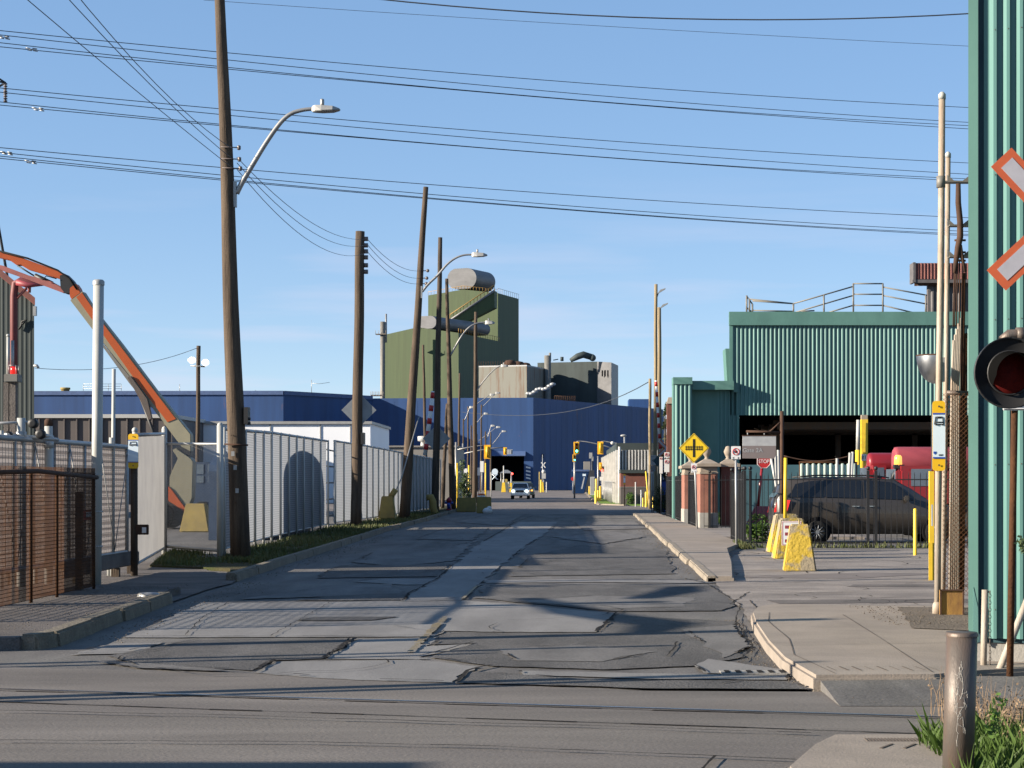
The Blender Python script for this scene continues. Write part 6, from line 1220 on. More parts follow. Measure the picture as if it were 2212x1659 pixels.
m = MB(); m.tube([pl(1402, 124), P(1395, 1018, 124)], 0.05, 6); tag(m.build('marker_post', 'yellow_paint', origin=pl(1402, 124)), 'tall leaning yellow pole left of the tall pale poles', 'post', 'roadside posts before the brick hut')
c = pl(1425, 98); t = thing('bush', 'dark overgrown shrub at the end of the far pavement below the white signs', 'bush', c); m = MB(); leaves(m, c + Vector((0.15, 0, 0.7)), (0.55, 0.5, 0.8), 1500, 0.05, seed=21); m.build('foliage', 'leaf_dark', t); m = MB(); m.tube([c, c + Vector((0, 0, 0.6))], 0.05, 6); m.build('stem', 'bark', t)
c = pl(1437, 150); t = thing('conifer_tree', 'dark slender tree behind the brick corner and pale poles', 'tree', c); m = MB()
for k in range(9): leaves(m, c + Vector((0.1, 0, 1.5 + 0.75 * k)), (0.75 - 0.06 * k, 0.7, 0.6), 260, 0.09, seed=40 + k)
m.build('crown', 'leaf_dark', t); m = MB(); m.tube([c, c + Vector((0, 0, 7.6))], [0.14, 0.03], 6); m.build('trunk', 'bark', t)

# ---------------------------------------------------------------- green shed on the right
SHY = 85.0
x_ = lambda u, Y=SHY: P(u, 0, Y).x
z_ = lambda v, Y=SHY: P(0, v, Y).z
t = thing('green_shed', 'large sea green ribbed open shed with a wide dark opening', 'building', (x_(1800), SHY, 0))
xl, xo, xr = x_(1576), x_(1594), x_(2230); zt, zo = z_(703), z_(897)
m = MB(); m.corr((xl, SHY), (xr, SHY), zo, zt, 0.193, 0.06, prof=((0, 0), (0.42, 0), (0.74, 1), (0.98, 1))); m.build('ribbed_front', 'green_cladding', t)
m = MB(); m.corr((x_(1550), SHY + 0.0), (xo, SHY), 0, z_(843), 0.193, 0.06, prof=((0, 0), (0.42, 0), (0.74, 1), (0.98, 1))); m.build('ribbed_pier', 'green_cladding', t)
m = MB(); m.box(xl - 0.03, xr, SHY - 0.17, SHY + 0.1, zt, z_(674)); m.build('fascia', 'green_trim', t)
m = MB(); m.box(xl - 0.02, xl + 0.14, SHY - 0.09, SHY - 0.06, z_(843), zt); m.box(xo - 0.05, xo + 0.05, SHY - 0.09, SHY + 0.02, 0, zo); m.build('corner_trim', 'green_trim', t)
m = MB(); dp = 26
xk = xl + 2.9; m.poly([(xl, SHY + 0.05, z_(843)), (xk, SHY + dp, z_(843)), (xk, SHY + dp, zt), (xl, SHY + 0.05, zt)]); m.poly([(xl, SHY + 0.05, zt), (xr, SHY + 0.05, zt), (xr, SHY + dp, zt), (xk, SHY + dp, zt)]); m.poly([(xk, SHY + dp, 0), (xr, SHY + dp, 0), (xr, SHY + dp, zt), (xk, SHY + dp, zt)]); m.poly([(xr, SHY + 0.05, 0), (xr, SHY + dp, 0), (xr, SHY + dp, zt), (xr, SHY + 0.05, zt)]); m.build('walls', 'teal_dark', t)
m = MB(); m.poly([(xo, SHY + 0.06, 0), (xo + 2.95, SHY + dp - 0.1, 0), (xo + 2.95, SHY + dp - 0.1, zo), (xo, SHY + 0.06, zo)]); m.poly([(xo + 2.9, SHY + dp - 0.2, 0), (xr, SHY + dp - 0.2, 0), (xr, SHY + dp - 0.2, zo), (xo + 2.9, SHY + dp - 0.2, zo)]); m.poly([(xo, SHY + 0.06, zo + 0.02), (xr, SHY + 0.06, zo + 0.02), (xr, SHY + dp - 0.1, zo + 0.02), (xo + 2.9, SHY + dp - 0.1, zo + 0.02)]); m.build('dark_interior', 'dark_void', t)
m = MB(); m.prism([P(1567, 753, SHY + 0.5), P(1581, 753, SHY + 0.5), P(1581, 824, SHY + 0.5), P(1571, 824, SHY + 0.5)], (0, 1.5, 0)); m.build('side_flashing', 'green_trim', t)
m = MB()
for k in range(5):
    for yy in (SHY + 7, SHY + 14): m.box(xo + 2.4 + 4.1 * k, xo + 2.7 + 4.1 * k, yy, yy + 0.3, 0, zo)
for yy in (SHY + 3.5, SHY + 7, SHY + 10.5, SHY + 14): m.box(xo + 2.2, xr, yy, yy + 0.25, zo - 0.55, zo - 0.2)
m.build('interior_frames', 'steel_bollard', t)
# projecting bay on the left
m = MB(); yb = SHY - 0.75; m.corr((x_(1452.5), yb), (x_(1492), yb), 0, z_(832), 0.193, 0.06, prof=((0, 0), (0.42, 0), (0.74, 1), (0.98, 1))); m.build('ribbed_bay', 'green_cladding', t)
m = MB(); m.box(x_(1452.5), x_(1492), yb + 0.01, SHY + 0.4, 0, z_(832)); m.build('bay_walls', 'green_trim', t); m = MB(); m.box(x_(1452), x_(1493), yb - 0.1, SHY + 0.4, z_(832), z_(817)); m.build('bay_fascia', 'green_trim', t)
m = MB(); m.box(x_(1492) + 0.01, x_(1551), SHY + 0.01, SHY + 0.4, 0, z_(843)); m.build('recess_wall', 'green_trim', t)
m = MB(); m.box(x_(1493) + 0.01, x_(1583), SHY - 0.55, SHY + 0.4, z_(843), z_(824)); m.box(x_(1583), x_(1592), SHY - 0.35, SHY + 0.1, z_(848), z_(829)); m.build('recess_fascia', 'green_trim', t)
# roof walkway railing
m = MB(); RY = 88.0; rl_ = lambda a, b, r: m.tube([P(1525 + .2604 * a[0], 508 + .2604 * a[1], RY), P(1525 + .2604 * b[0], 508 + .2604 * b[1], RY)], r, 5)
for u, v in ((337, 500), (360, 530), (385, 570), (725, 565), (978, 495), (1222, 400), (1467, 400), (1823, 495)): rl_((u, v), (u, 660), 0.045)
for a, b in (((337, 505), (385, 572)), ((337, 600), (385, 640)), ((360, 530), (725, 568)), ((385, 545), (725, 568)), ((385, 624), (725, 632)), ((725, 568), (1222, 425)), ((1222, 402), (1467, 402)), ((1467, 430), (1835, 499)), ((740, 640), (1222, 500)), ((1222, 490), (1467, 490)), ((1467, 500), (1835, 572)), ((1000, 645), (1222, 582)), ((1222, 582), (1467, 582)), ((1467, 582), (1730, 645)), ((785, 630), (900, 626))): rl_(a, b, 0.035)
m.build('roof_walkway_railing', 'duct_pipe', t)
# yellow column and rolled pipe in the opening
m = MB(); m.box(x_(1860, 84.6), x_(1874, 84.6), 84.5, 84.8, 0, z_(906, 84.6)); cb = m.build('column', 'yellow_paint', t); m = MB(); m.box(x_(1860.5, 84.6), x_(1873.5, 84.6), 84.5, 84.8, z_(906, 84.6), zo); m.build('column_head', 'stone_cap', t)
m = MB(); m.box(x_(1860.5, 84.5), x_(1872, 84.5), 84.47, 84.49, z_(995, 84.5), z_(981, 84.5)); cs = m.build('number_plate', 'sign_white', t); text('number', '#1', 0.24, P(1866, 988, 84.46), 'sign_black', cs)
m = MB(); c = P(1853, 972, 84.3); m.tube([(c.x, 84.3, 0), c], 0.12, 10); m.build('pipe_sleeve', 'yellow_paint', t); m = MB(); m.tube([c, P(1854, 907, 84.3)], 0.09, 10); m.build('downpipe', 'white_pipe', t)
# red brown roofed tower behind
TY = 112.0
t = thing('tower_hut', 'dark ribbed hut with a rusty red roof rising behind the green shed', 'building', (x_(2040, TY), TY, 0))
m = MB(); m.corr((x_(2005, TY), TY), (x_(2110, TY), TY), 0, z_(612, TY), 0.32, 0.1); m.build('ribbed_wall', 'dark_grey_cladding', t); m = MB(); m.box(x_(2005, TY), x_(2110, TY), TY + 0.05, TY + 0.5, 0, z_(612, TY)); m.build('walls', 'brown_cladding', t)
m = MB(); m.corr((x_(1974, TY), TY - 0.5), (x_(2115, TY), TY - 0.5), z_(605, TY), z_(571, TY), 0.2, 0.05); m.build('ribbed_roof_face', 'red_roof', t); m = MB(); m.box(x_(1970, TY), x_(2115, TY), TY - 0.45, TY + 0.6, z_(610, TY), z_(570, TY)); m.box(x_(1969, TY), x_(1974, TY), TY - 0.6, TY + 0.62, z_(612, TY), z_(569, TY)); m.box(x_(1969, TY), x_(2115, TY), TY - 0.56, TY - 0.4, z_(613, TY), z_(606, TY)); m.build('roof_frame', 'dark_grey_cladding', t)
m = MB(); m.corr((x_(1973, TY), TY - 0.3), (x_(2070, TY), TY - 0.3), z_(619, TY), z_(613, TY), 0.3, 0.05); m.build('eave', 'rust_dark', t)
# brick corner building and things in the yard
t = thing('brick_building', 'narrow brick corner wall left of the green shed with a pale coping', 'building', (x_(1446, 96), 96, 0)); m = MB(); m.box(x_(1441, 96), x_(1456, 96), 96, 96.5, 0, z_(872, 96)); m.build('wall', 'brick_dark', t); m = MB(); m.hexa([(x_(1440, 96), 95.9, z_(872, 96)), (x_(1457, 96), 95.9, z_(872, 96)), (x_(1457, 96), 96.6, z_(872, 96)), (x_(1440, 96), 96.6, z_(872, 96))], [(x_(1444, 96), 96.1, z_(858, 96)), (x_(1455, 96), 96.1, z_(858, 96)), (x_(1455, 96), 96.4, z_(858, 96)), (x_(1444, 96), 96.4, z_(858, 96))]); m.build('coping', 'stone_cap', t)
t = thing('blue_bin', 'blue plastic bin behind the far white signs', 'bin', (x_(1433, 99), 99, 0)); m = MB(); m.hexa([(x_(1429, 99), 99, 0.1), (x_(1438, 99), 99, 0.1), (x_(1438, 99), 99.4, 0.1), (x_(1429, 99), 99.4, 0.1)], [(x_(1428, 99), 98.95, 1.75), (x_(1439, 99), 98.95, 1.75), (x_(1439, 99), 99.45, 1.75), (x_(1428, 99), 99.45, 1.75)]); m.build('body', 'sign_blue', t); m = MB(); m.box(x_(1427.5, 99), x_(1439.5, 99), 98.9, 99.5, 1.75, 1.85); m.build('lid', 'deep_blue', t)
m = MB(); m.box(x_(1603, 82), x_(1858, 82), 82, 82.3, 0, z_(1004, 82)); m.v[-1].z += 0; tag(m.build('yard_wall', 'teal_wall', origin=(x_(1700, 82), 82, 0)), 'low dark teal wall across the lower part of the shed opening', 'wall')
t = thing('post_rack', 'row of stubby pale green pipes under a rusty rail in the shed yard', 'rack', (x_(1790, 78), 78, 0)); m = MB()
for k in range(10): u = 1732 + 12.6 * k; m.lathe((x_(u, 78), 78, 0), [(0.085, 0.2), (0.085, z_(1004, 78)), (0.05, z_(1001, 78))], 12)
m.build('pipes', 'pale_green_pipe', t); m = MB(); m.tube([P(1726, 998.5, 78), P(1852, 999, 78)], 0.035, 6); m.tube([P(1728, 998, 78), pl(1728, 78)], 0.04, 6); m.tube([P(1850, 998, 78), pl(1850, 78)], 0.04, 6); m.build('rail', 'rust', t)
m = MB(); q = [P(1690 + 150 * i / 12, 984 + 12 * math.sin(math.pi * i / 12) + 0 * i, 79) for i in range(13)]; m.tube(q, 0.03, 5); tag(m.build('chain', 'rust_dark', origin=q[0]), 'rusty chain sagging in front of the shed opening', 'chain'); m = MB(); m.tube([pl(1839, 79), P(1839, 983, 79)], 0.04, 6); tag(m.build('marker_post', 'galvanised', origin=pl(1839, 79)), 'grey post holding the right end of the rusty chain', 'post')
for k, (u0, v0, u1, v1) in enumerate(((1665, 985, 1673, 1030), (1675, 984, 1676, 1030), (1681, 972, 1682, 1030), (1808, 990, 1808, 1030), (1836, 978, 1834, 1030), (1842, 976, 1840, 1030))):
    a, b = P(u0, v0, 70), P(u1, v1, 70); d = (b - a); b2 = b + d * ((0 - b.z) / d.z); m = MB(); m.tube([a, b2], 0.05, 6); tag(m.build('guide_stake', 'white_pipe', origin=b2), ('leaning white stake right of the stop sign', 'upright white stake right of the leaning one', 'tallest white stake beside the rusty sign post', 'white stake in front of the pale green pipes', 'leaning white stake left of the pair at the yellow column', 'white stake nearest the yellow column')[k], 'stake', 'white stakes in the shed yard')
# gate sign on a rusty post
gy = 52.0; g = pl(1689, gy); t = thing('gate_sign', 'hanging taupe sign reading Gate 2A under a pale band on a brown post', 'sign', g); m = MB(); m.tube([g, P(1689, 888, gy)], 0.055, 8); m.tube([P(1689, 934, gy), P(1612, 932, gy)], 0.035, 6); m.tube([P(1688, 910, gy), P(1662, 933, gy)], 0.025, 6); m.build('post_and_arm', 'rust_dark', t)
m = MB(); xx = lambda u: P(u, 0, gy).x; zq = lambda v: P(0, v, gy).z
m.prism([(xx(1604), gy - 0.03, zq(963)), (xx(1604), gy - 0.03, zq(990)), (xx(1671), gy - 0.03, zq(991)), (xx(1676), gy - 0.03, zq(985)), (xx(1676), gy - 0.03, zq(963))], (0, 0.05, 0)); pt = m.build('plate', 'sign_taupe', t)
m = MB(); m.box(xx(1604), xx(1676), gy - 0.03, gy + 0.02, zq(963), zq(942)); m.build('pale_band', 'sign_grey', t); m = MB(); m.box(xx(1603), xx(1677), gy - 0.04, gy + 0.03, zq(942), zq(940)); m.build('top_strip', 'rust_dark', t)
m = MB(); m.tube([P(1651, 941, gy), P(1651, 933, gy)], 0.015, 5); m.tube([P(1615, 941, gy), P(1615, 933, gy)], 0.015, 5); m.build('hangers', 'galvanised', t); text('lettering', 'Gate 2A', 0.165, P(1626, 973, gy - 0.034), 'sign_grey', t)
# red stop sign in a red block
sy = 78.0; g = pl(1641, sy); t = thing('stop_sign', 'red stop sign leaning on a red pole set in a red block inside the fence', 'stop sign', g); m = MB(); m.tube([V(pl(1636, sy), 0.4), P(1647, 1000, sy)], 0.06, 8); m.build('pole', 'red_paint', t)
c = P(1650, 997, sy - 0.1); m = MB(); rr_ = 0.31; m.prism([c + Vector((rr_ * math.cos(R(22.5 + 45 * k)), 0, rr_ * math.sin(R(22.5 + 45 * k)))) for k in range(8)], (0, 0.02, 0)); m.build('plate', 'sign_red', t)
m = MB(); q = [c + Vector((rr_ * 0.95 * math.cos(R(22.5 + 45 * k)), -0.005, rr_ * 0.95 * math.sin(R(22.5 + 45 * k)))) for k in range(9)]; m.tube(q, 0.012, 4, False); m.build('white_border', 'sign_white', t); text('lettering', 'STOP', 0.22, c + Vector((0, -0.012, 0)), 'sign_white', t, 0.85)
bk = MB(); a = pl(1643, sy); bk.hexa([a + Vector((-0.55, -0.4, 0)), a + Vector((0.45, -0.4, 0)), a + Vector((0.45, 0.4, 0)), a + Vector((-0.55, 0.4, 0))], [a + Vector((-0.22, -0.25, 0.72)), a + Vector((0.35, -0.25, 0.70)), a + Vector((0.35, 0.25, 0.70)), a + Vector((-0.22, 0.25, 0.72))]); bk.build('block', 'red_faded', t, bev=0.03)
# ---------------------------------------------------------------- red trucks, dark van
def red_truck(label, Y, cab_u, cab_v, tank_u, tank_v, tmat, win_u, win_v, beacon=None):
    X = lambda u: P(u, 0, Y).x; Z = lambda v: P(0, v, Y).z; t = thing('tank_truck', label, 'truck', (X((cab_u[0] + cab_u[1]) / 2), Y, 0), 'red tank trucks in the shed yard')
    m = MB(); m.box(X(cab_u[0]), X(cab_u[1]), Y, Y + 2.2, 0.9, Z(cab_v)); m.build('cab', 'red_paint', t, bev=0.16)
    m = MB(); m.box(X(win_u[0]), X(win_u[1]), Y - 0.02, Y - 0.005, Z(win_v[1]), Z(win_v[0])); m.build('side_window', 'glass_window', t, bev=0.004); m = MB(); m.box(X(cab_u[0]) - 0.012, X(cab_u[0]) - 0.004, Y + 0.25, Y + 1.95, Z(win_v[1]), Z(win_v[0])); m.build('windscreen', 'glass_window', t)
    r = (tank_v[1] - tank_v[0]) * mpp(Y + 2) * 0.72; zc = P(0, tank_v[0], Y + 2).z - r
    m = MB(); xa, xb = P(tank_u[0], 0, Y + 2).x, P(tank_u[1], 0, Y + 2).x; m.lathe((xa, Y + 2 + r * 0.3, zc), [(0.0, -0.02), (r * 0.8, 0), (r * 0.97, 0.05), (r, 0.14), (r, xb - xa - 0.1), (r * 0.9, xb - xa)], 26, 'X', cap=False); m.build('tank', tmat, t)
    m = MB(); m.box(X(cab_u[0]) + 0.2, P(tank_u[1], 0, Y).x, Y + 0.3, Y + 2.0, 0.6, 0.95); m.build('chassis', 'black_metal', t)
    for f in (0.12, 0.85):
        for y in (Y + 0.15, Y + 2.05): m = MB(); m.lathe((X(cab_u[0]) + (P(tank_u[1], 0, Y).x - X(cab_u[0])) * f + 0.4, y, 0.5), [(0.15, -0.14), (0.45, -0.14), (0.5, -0.08), (0.5, 0.08), (0.45, 0.14), (0.15, 0.14)], 18, 'X' if False else 'Y'); m.build('wheel', 'black_rubber', t)
    if beacon:
        c = P(beacon[0], beacon[1], Y + 0.5); m = MB(); m.lathe(c, [(0.13, -0.16), (0.12, 0.1), (0.08, 0.16)], 12); m.build('amber_beacon', 'amber_lamp', t); m = MB(); m.tube([c - Vector((0, 0, 0.14)), c + Vector((-0.25, 0, -0.75))], 0.06, 6); m.cbox(c + Vector((0.02, 0, -0.2)), 0.32, 0.25, 0.12); m.build('beacon_bracket', 'black_metal', t)
    return t
red_truck('bright red tank truck parked farther left beside the yellow column', 64, (1878, 1926), 1005, (1875, 1990), (978, 1010), 'red_paint', (1893, 1910), (1010, 1030))
red_truck('faded red tank truck with an amber beacon, right of the bright red one', 58, (1938, 2060), 1006, (1931, 2120), (965, 1008), 'red_faded', (1968, 2012), (1013, 1050), (1940, 994))
VY = 52.2; x0v = P(1672, 0, VY).x
t = thing('minivan', 'dark grey brown minivan parked side on behind the black iron fence', 'van', (x0v + 2.7, VY, 0)); q = lambda x, y, z: Vector((x0v + x, VY + 0.95 + y, z))
st = [(0.02, 0.42, 0.90, 0.95, 0.62, 0.60), (0.06, 0.34, 1.24, 1.28, 0.86, 0.80), (0.22, 0.30, 1.27, 1.62, 0.93, 0.72), (0.50, 0.28, 1.28, 1.80, 0.95, 0.70), (1.2, 0.26, 1.27, 1.88, 0.96, 0.70), (2.5, 0.26, 1.24, 1.885, 0.96, 0.71), (3.4, 0.26, 1.21, 1.80, 0.96, 0.70), (3.9, 0.26, 1.19, 1.55, 0.955, 0.72), (4.38, 0.27, 1.17, 1.22, 0.95, 0.80), (4.9, 0.28, 1.05, 1.09, 0.92, 0.80), (5.3, 0.30, 0.86, 0.90, 0.84, 0.72), (5.48, 0.36, 0.62, 0.66, 0.62, 0.55)]
m = MB()
for x, zb, zbelt, zr, wl, wr in st:
    zm = (zb + zbelt) * 0.5; m.v += [q(x, -wl * 0.93, zb), q(x, -wl, zm), q(x, -wl * 0.985, zbelt), q(x, -wr, zr), q(x, wr, zr), q(x, wl * 0.985, zbelt), q(x, wl, zm), q(x, wl * 0.93, zb)]
for i in range(len(st) - 1):
    for j in range(8): m.face((8 * i + j, 8 * i + 8 + j, 8 * i + 8 + (j + 1) % 8, 8 * i + (j + 1) % 8), True)
m.face(reversed(range(8))); e = 8 * (len(st) - 1); m.face(range(e, e + 8)); bd = m.build('body', 'car_dark', t, bev=0.025)
def sideglass(pts, nm, mat='glass_dark', off=0.03):
    for s in (-1, 1):
        m = MB(); pp = []
        for x, f in pts:
            for a, b in zip(st[:-1], st[1:]):
                if a[0] <= x <= b[0]:
                    k = (x - a[0]) / (b[0] - a[0]); I = [a[i] + (b[i] - a[i]) * k for i in range(6)]; y = I[4] * 0.985 + (I[5] - I[4] * 0.985) * f; z = I[2] + (I[3] - I[2]) * f; pp.append(q(x, s * (y + off), z + 0.004)); break
        m.prism(pp, (0, -s * 0.006, 0)); m.build(nm, mat, t)
sideglass([(0.42, 0.06), (1.35, 0.06), (1.35, 0.84), (1.0, 0.82), (0.62, 0.74)], 'rear_side_window'); sideglass([(1.42, 0.06), (2.45, 0.06), (2.45, 0.86), (1.42, 0.85)], 'sliding_door_window'); sideglass([(2.55, 0.06), (3.95, 0.10), (3.60, 0.75), (3.35, 0.86), (2.55, 0.87)], 'front_door_window')
m = MB(); m.poly([q(3.45, -0.62, 1.805), q(3.45, 0.62, 1.805), q(4.36, 0.74, 1.25), q(4.36, -0.74, 1.25)]); m.build('windscreen', 'glass_window', t)
m = MB(); m.poly([q(0.03, -0.72, 1.30), q(0.03, 0.72, 1.30), q(0.40, 0.62, 1.76), q(0.40, -0.62, 1.76)]); m.build('rear_window', 'glass_dark', t)
for s in (-1, 1):
    m = MB(); m.prism([q(0.0, s * 0.80, 0.85), q(0.36, s * 0.965, 0.90), q(0.45, s * 0.975, 1.22), q(0.10, s * 0.84, 1.24)], (0, s * 0.02, 0)); m.build('tail_light', 'lamp_red', t)
    m = MB(); m.prism([q(0.0, s * 0.815, 0.80), q(0.22, s * 0.95, 0.82), q(0.24, s * 0.96, 0.89), q(0.0, s * 0.82, 0.88)], (0, s * 0.02, 0)); m.build('reverse_light', 'headlight' if False else 'chrome', t)
    for x in (1.22, 4.58):
        m = MB(); m.lathe(q(x, s * 0.88, 0.36), [(0.39, -0.085), (0.41, 0.085)], 26, 'Y'); m.build('wheel_arch', 'dark_void', t)
        m = MB(); m.lathe(q(x, s * 0.90, 0.325), [(0.19, -0.1), (0.30, -0.11), (0.325, -0.06), (0.325, 0.06), (0.30, 0.11), (0.19, 0.1)], 26, 'Y'); w = m.build('wheel', 'black_rubber', t)
        m = MB(); y0 = s * 1.0; m.lathe(q(x, y0, 0.325), [(0.205, -0.02), (0.225, 0.0), (0.205, 0.02)], 24, 'Y', cap=False); m.lathe(q(x, y0 - s * 0.02, 0.325), [(0.20, -0.005), (0.20, 0.005)], 24, 'Y')
        m.m = 1
        for k in range(10): an = R(36 * k + 8); m.tube([q(x + 0.04 * math.cos(an), y0, 0.325 + 0.04 * math.sin(an)), q(x + 0.21 * math.cos(an), y0, 0.325 + 0.21 * math.sin(an))], 0.016, 4)
        m.lathe(q(x, y0, 0.325), [(0.055, -0.02), (0.055, 0.02)], 12, 'Y'); m.build('rim', ['black_metal', 'sign_back'], w)
    m = MB(); m.cbox(q(3.72, s * 1.06, 1.27), 0.14, 0.2, 0.16); m.build('mirror', 'car_dark', t, bev=0.03)
    m = MB()
    for x in (2.3, 2.75): m.cbox(q(x, s * 0.985, 1.05), 0.2, 0.03, 0.03)
    m.build('handle', 'chrome', t)
m = MB()
for s in (-1, 1): m.tube([q(0.7, s * 0.62, 1.87), q(1.3, s * 0.63, 1.925), q(2.9, s * 0.63, 1.92), q(3.3, s * 0.62, 1.85)], 0.02, 6)
m.build('roof_rails', 'black_metal', t)
# ---------------------------------------------------------------- black iron fences, gate piers
def iron_fence(a, b, label, zt=2.0, zr=1.80, zb=0.12, pitch=0.155, r=0.011, posts=(), bar=0.022):
    a, b = Vector(a), Vector(b); d = b - a; ln = d.length; d.normalize(); t = thing('iron_fence', label, 'fence', a, 'black iron fences'); m = MB(); k = 0
    while k * pitch <= ln:
        p = a + d * (k * pitch); m.tube([p + Vector((0, 0, zb - 0.06)), p + Vector((0, 0, zt - 0.06)), p + Vector((0, 0, zt))], [r, r, 0.002], 4, True, False); k += 1
    m.build('pickets', 'black_metal', t); m = MB()
    for z in (zr, zb + 0.02): m.tube([a + Vector((0, 0, z)), b + Vector((0, 0, z))], bar, 4, True, False)
    m.build('rails', 'black_metal', t)
    for f in posts:
        p = a.lerp(b, f); m = MB(); m.cbox(p + Vector((0, 0, zt * 0.5 + 0.02)), 0.07, 0.07, zt + 0.04); m.sph(p + Vector((0, 0, zt + 0.1)), 0.055, 10, 6); m.build('post', 'black_metal', t)
    return t
iron_fence((4.70, 49, 0), (12.2, 49, 0), 'long black iron picket fence in front of the dark minivan', posts=(0.0, 0.435, 0.463, 0.02))
iron_fence((4.72, 49.2, 0), (4.92, 55.3, 0), 'short black iron fence side along the pavement at the corner', posts=(0.12, 0.35, 0.6, 1.0), r=0.02)
iron_fence((4.95, 66.9, 0), (9, 66.9, 0), 'black iron gate panel beside the nearer brick gate pier', zt=2.0, posts=(0.05,))
iron_fence((4.85, 68.6, 0), (4.9, 74.6, 0), 'black iron fence between the two brick gate piers', posts=(0.02, 0.98), r=0.02)
iron_fence((4.9, 79, 0), (4.95, 92, 0), 'black iron fence beyond the farther brick gate pier', posts=(0.1, 0.5, 1), r=0.02)
for yc, lb in ((68.0, 'nearer brick gate pier with a stone cap and egg shaped finial'), (77.0, 'farther brick gate pier with a stone cap and ball finial')):
    t = thing('gate_pier', lb, 'gate pier', (5.15, yc, 0.1), 'brick gate piers'); s = 0.0
    m = MB(); m.box(4.82, 5.45, yc - 1.0, yc + 1.0, 0.62, 2.02); m.build('brick_shaft', 'brick', t); m = MB(); m.box(4.80, 5.47, yc - 1.02, yc + 1.02, 0, 0.62); m.build('stone_base', 'stone_base', t, bev=0.02)
    m = MB(); m.box(4.80, 5.47, yc - 1.03, yc + 1.03, 2.02, 2.09); m.box(4.83, 5.44, yc - 0.98, yc + 0.98, 2.09, 2.28); m.box(4.70, 5.57, yc - 1.12, yc + 1.12, 2.28, 2.40); m.hexa([(4.78, yc - 1.02, 2.40), (5.49, yc - 1.02, 2.40), (5.49, yc + 1.02, 2.40), (4.78, yc + 1.02, 2.40)], [(5.02, yc - 0.2, 2.56), (5.25, yc - 0.2, 2.56), (5.25, yc + 0.2, 2.56), (5.02, yc + 0.2, 2.56)]); m.build('cap', 'stone_cap', t, bev=0.01)
    m = MB(); m.lathe((5.13, yc, 2.56), [(0.12, 0), (0.07, 0.05), (0.07, 0.09), (0.12, 0.16), (0.165, 0.27), (0.15, 0.37), (0.09, 0.46), (0.0, 0.49)], 14, cap=False); m.build('finial', 'stone_cap', t)
t = thing('gate_pier', 'wide dark brick gate pier facing the viewer behind the iron gate, with finial', 'gate pier', (5.9, 67.6, 0.1), 'brick gate piers'); m = MB(); m.box(5.6, 6.15, 67.3, 67.9, 0.1, 2.28); m.build('brick_shaft', 'brick_dark', t); m = MB(); m.box(5.5, 6.28, 67.2, 68.0, 2.28, 2.40); m.hexa([(5.55, 67.25, 2.40), (6.22, 67.25, 2.40), (6.22, 67.95, 2.40), (5.55, 67.95, 2.40)], [(5.78, 67.5, 2.56), (6.0, 67.5, 2.56), (6.0, 67.7, 2.56), (5.78, 67.7, 2.56)]); m.build('cap', 'stone_cap', t); m = MB(); m.lathe((5.88, 67.6, 2.56), [(0.12, 0), (0.07, 0.05), (0.12, 0.16), (0.165, 0.27), (0.09, 0.46), (0, 0.49)], 14, cap=False); m.build('finial', 'stone_cap', t)
# railway advance sign and no stopping signs along the pavement
dy = 68.4; g = Vector((P(1506, 0, 67.5).x, 67.5, 0.1)); g.x = G(1506, 1142, 0.1).x; dy = G(1506, 1142, 0.1).y; g.y = dy
t = thing('railway_sign', 'yellow diamond railway crossing warning sign on a thin grey post', 'railway sign', g); c = P(1499, 968, dy - 0.05); h = 32.5 * mpp(dy)
m = MB(); m.tube([g, P(1499, 945, dy)], 0.032, 8); m.build('post', 'galvanised', t); m = MB(); m.prism([c + Vector((-h, 0, 0)), c + Vector((0, 0, -h)), c + Vector((h, 0, 0)), c + Vector((0, 0, h))], (0, 0.012, 0)); m.build('plate', 'sign_yellow', t)
m = MB(); y = c.y - 0.004; bq = lambda x0, x1, z0, z1: m.box(c.x + x0 * h, c.x + x1 * h, y - 0.003, y, c.z + z0 * h, c.z + z1 * h)
bq(-0.075, 0.075, -0.6, 0.6); bq(-0.58, 0.58, 0.055, 0.1); bq(-0.58, 0.58, -0.1, -0.055)
m.build('crossing_symbol', 'sign_black', t)
m = MB(); y = c.y - 0.008
for x in (-0.52, -0.36, -0.2, 0.2, 0.36, 0.52): bq(x - 0.022, x + 0.022, -0.15, 0.15)
m.build('sleepers_symbol', 'sign_black', t)
m = MB(); y = c.y - 0.001
for a in range(4):
    p, r2 = [(-0.93, 0), (0, -0.93), (0.93, 0), (0, 0.93)][a], [(0, -0.93), (0.93, 0), (0, 0.93), (-0.93, 0)][a]; m.tube([Vector((c.x + p[0] * h, y, c.z + p[1] * h)), Vector((c.x + r2[0] * h, y, c.z + r2[1] * h))], 0.006, 4)
m.build('border', 'sign_black', t)
nostop(1493, 1505, 1001, 1021, dy - 0.08, 'white no stopping sign under the yellow diamond sign', pole=False)
p = G(1591, 1183.5); nostop(1579.5, 1600, 964, 992, p.y, 'larger white no stopping sign on a grey post at the iron fence corner', 0.0, lean=(1591 - 1589.7) * mpp(p.y))
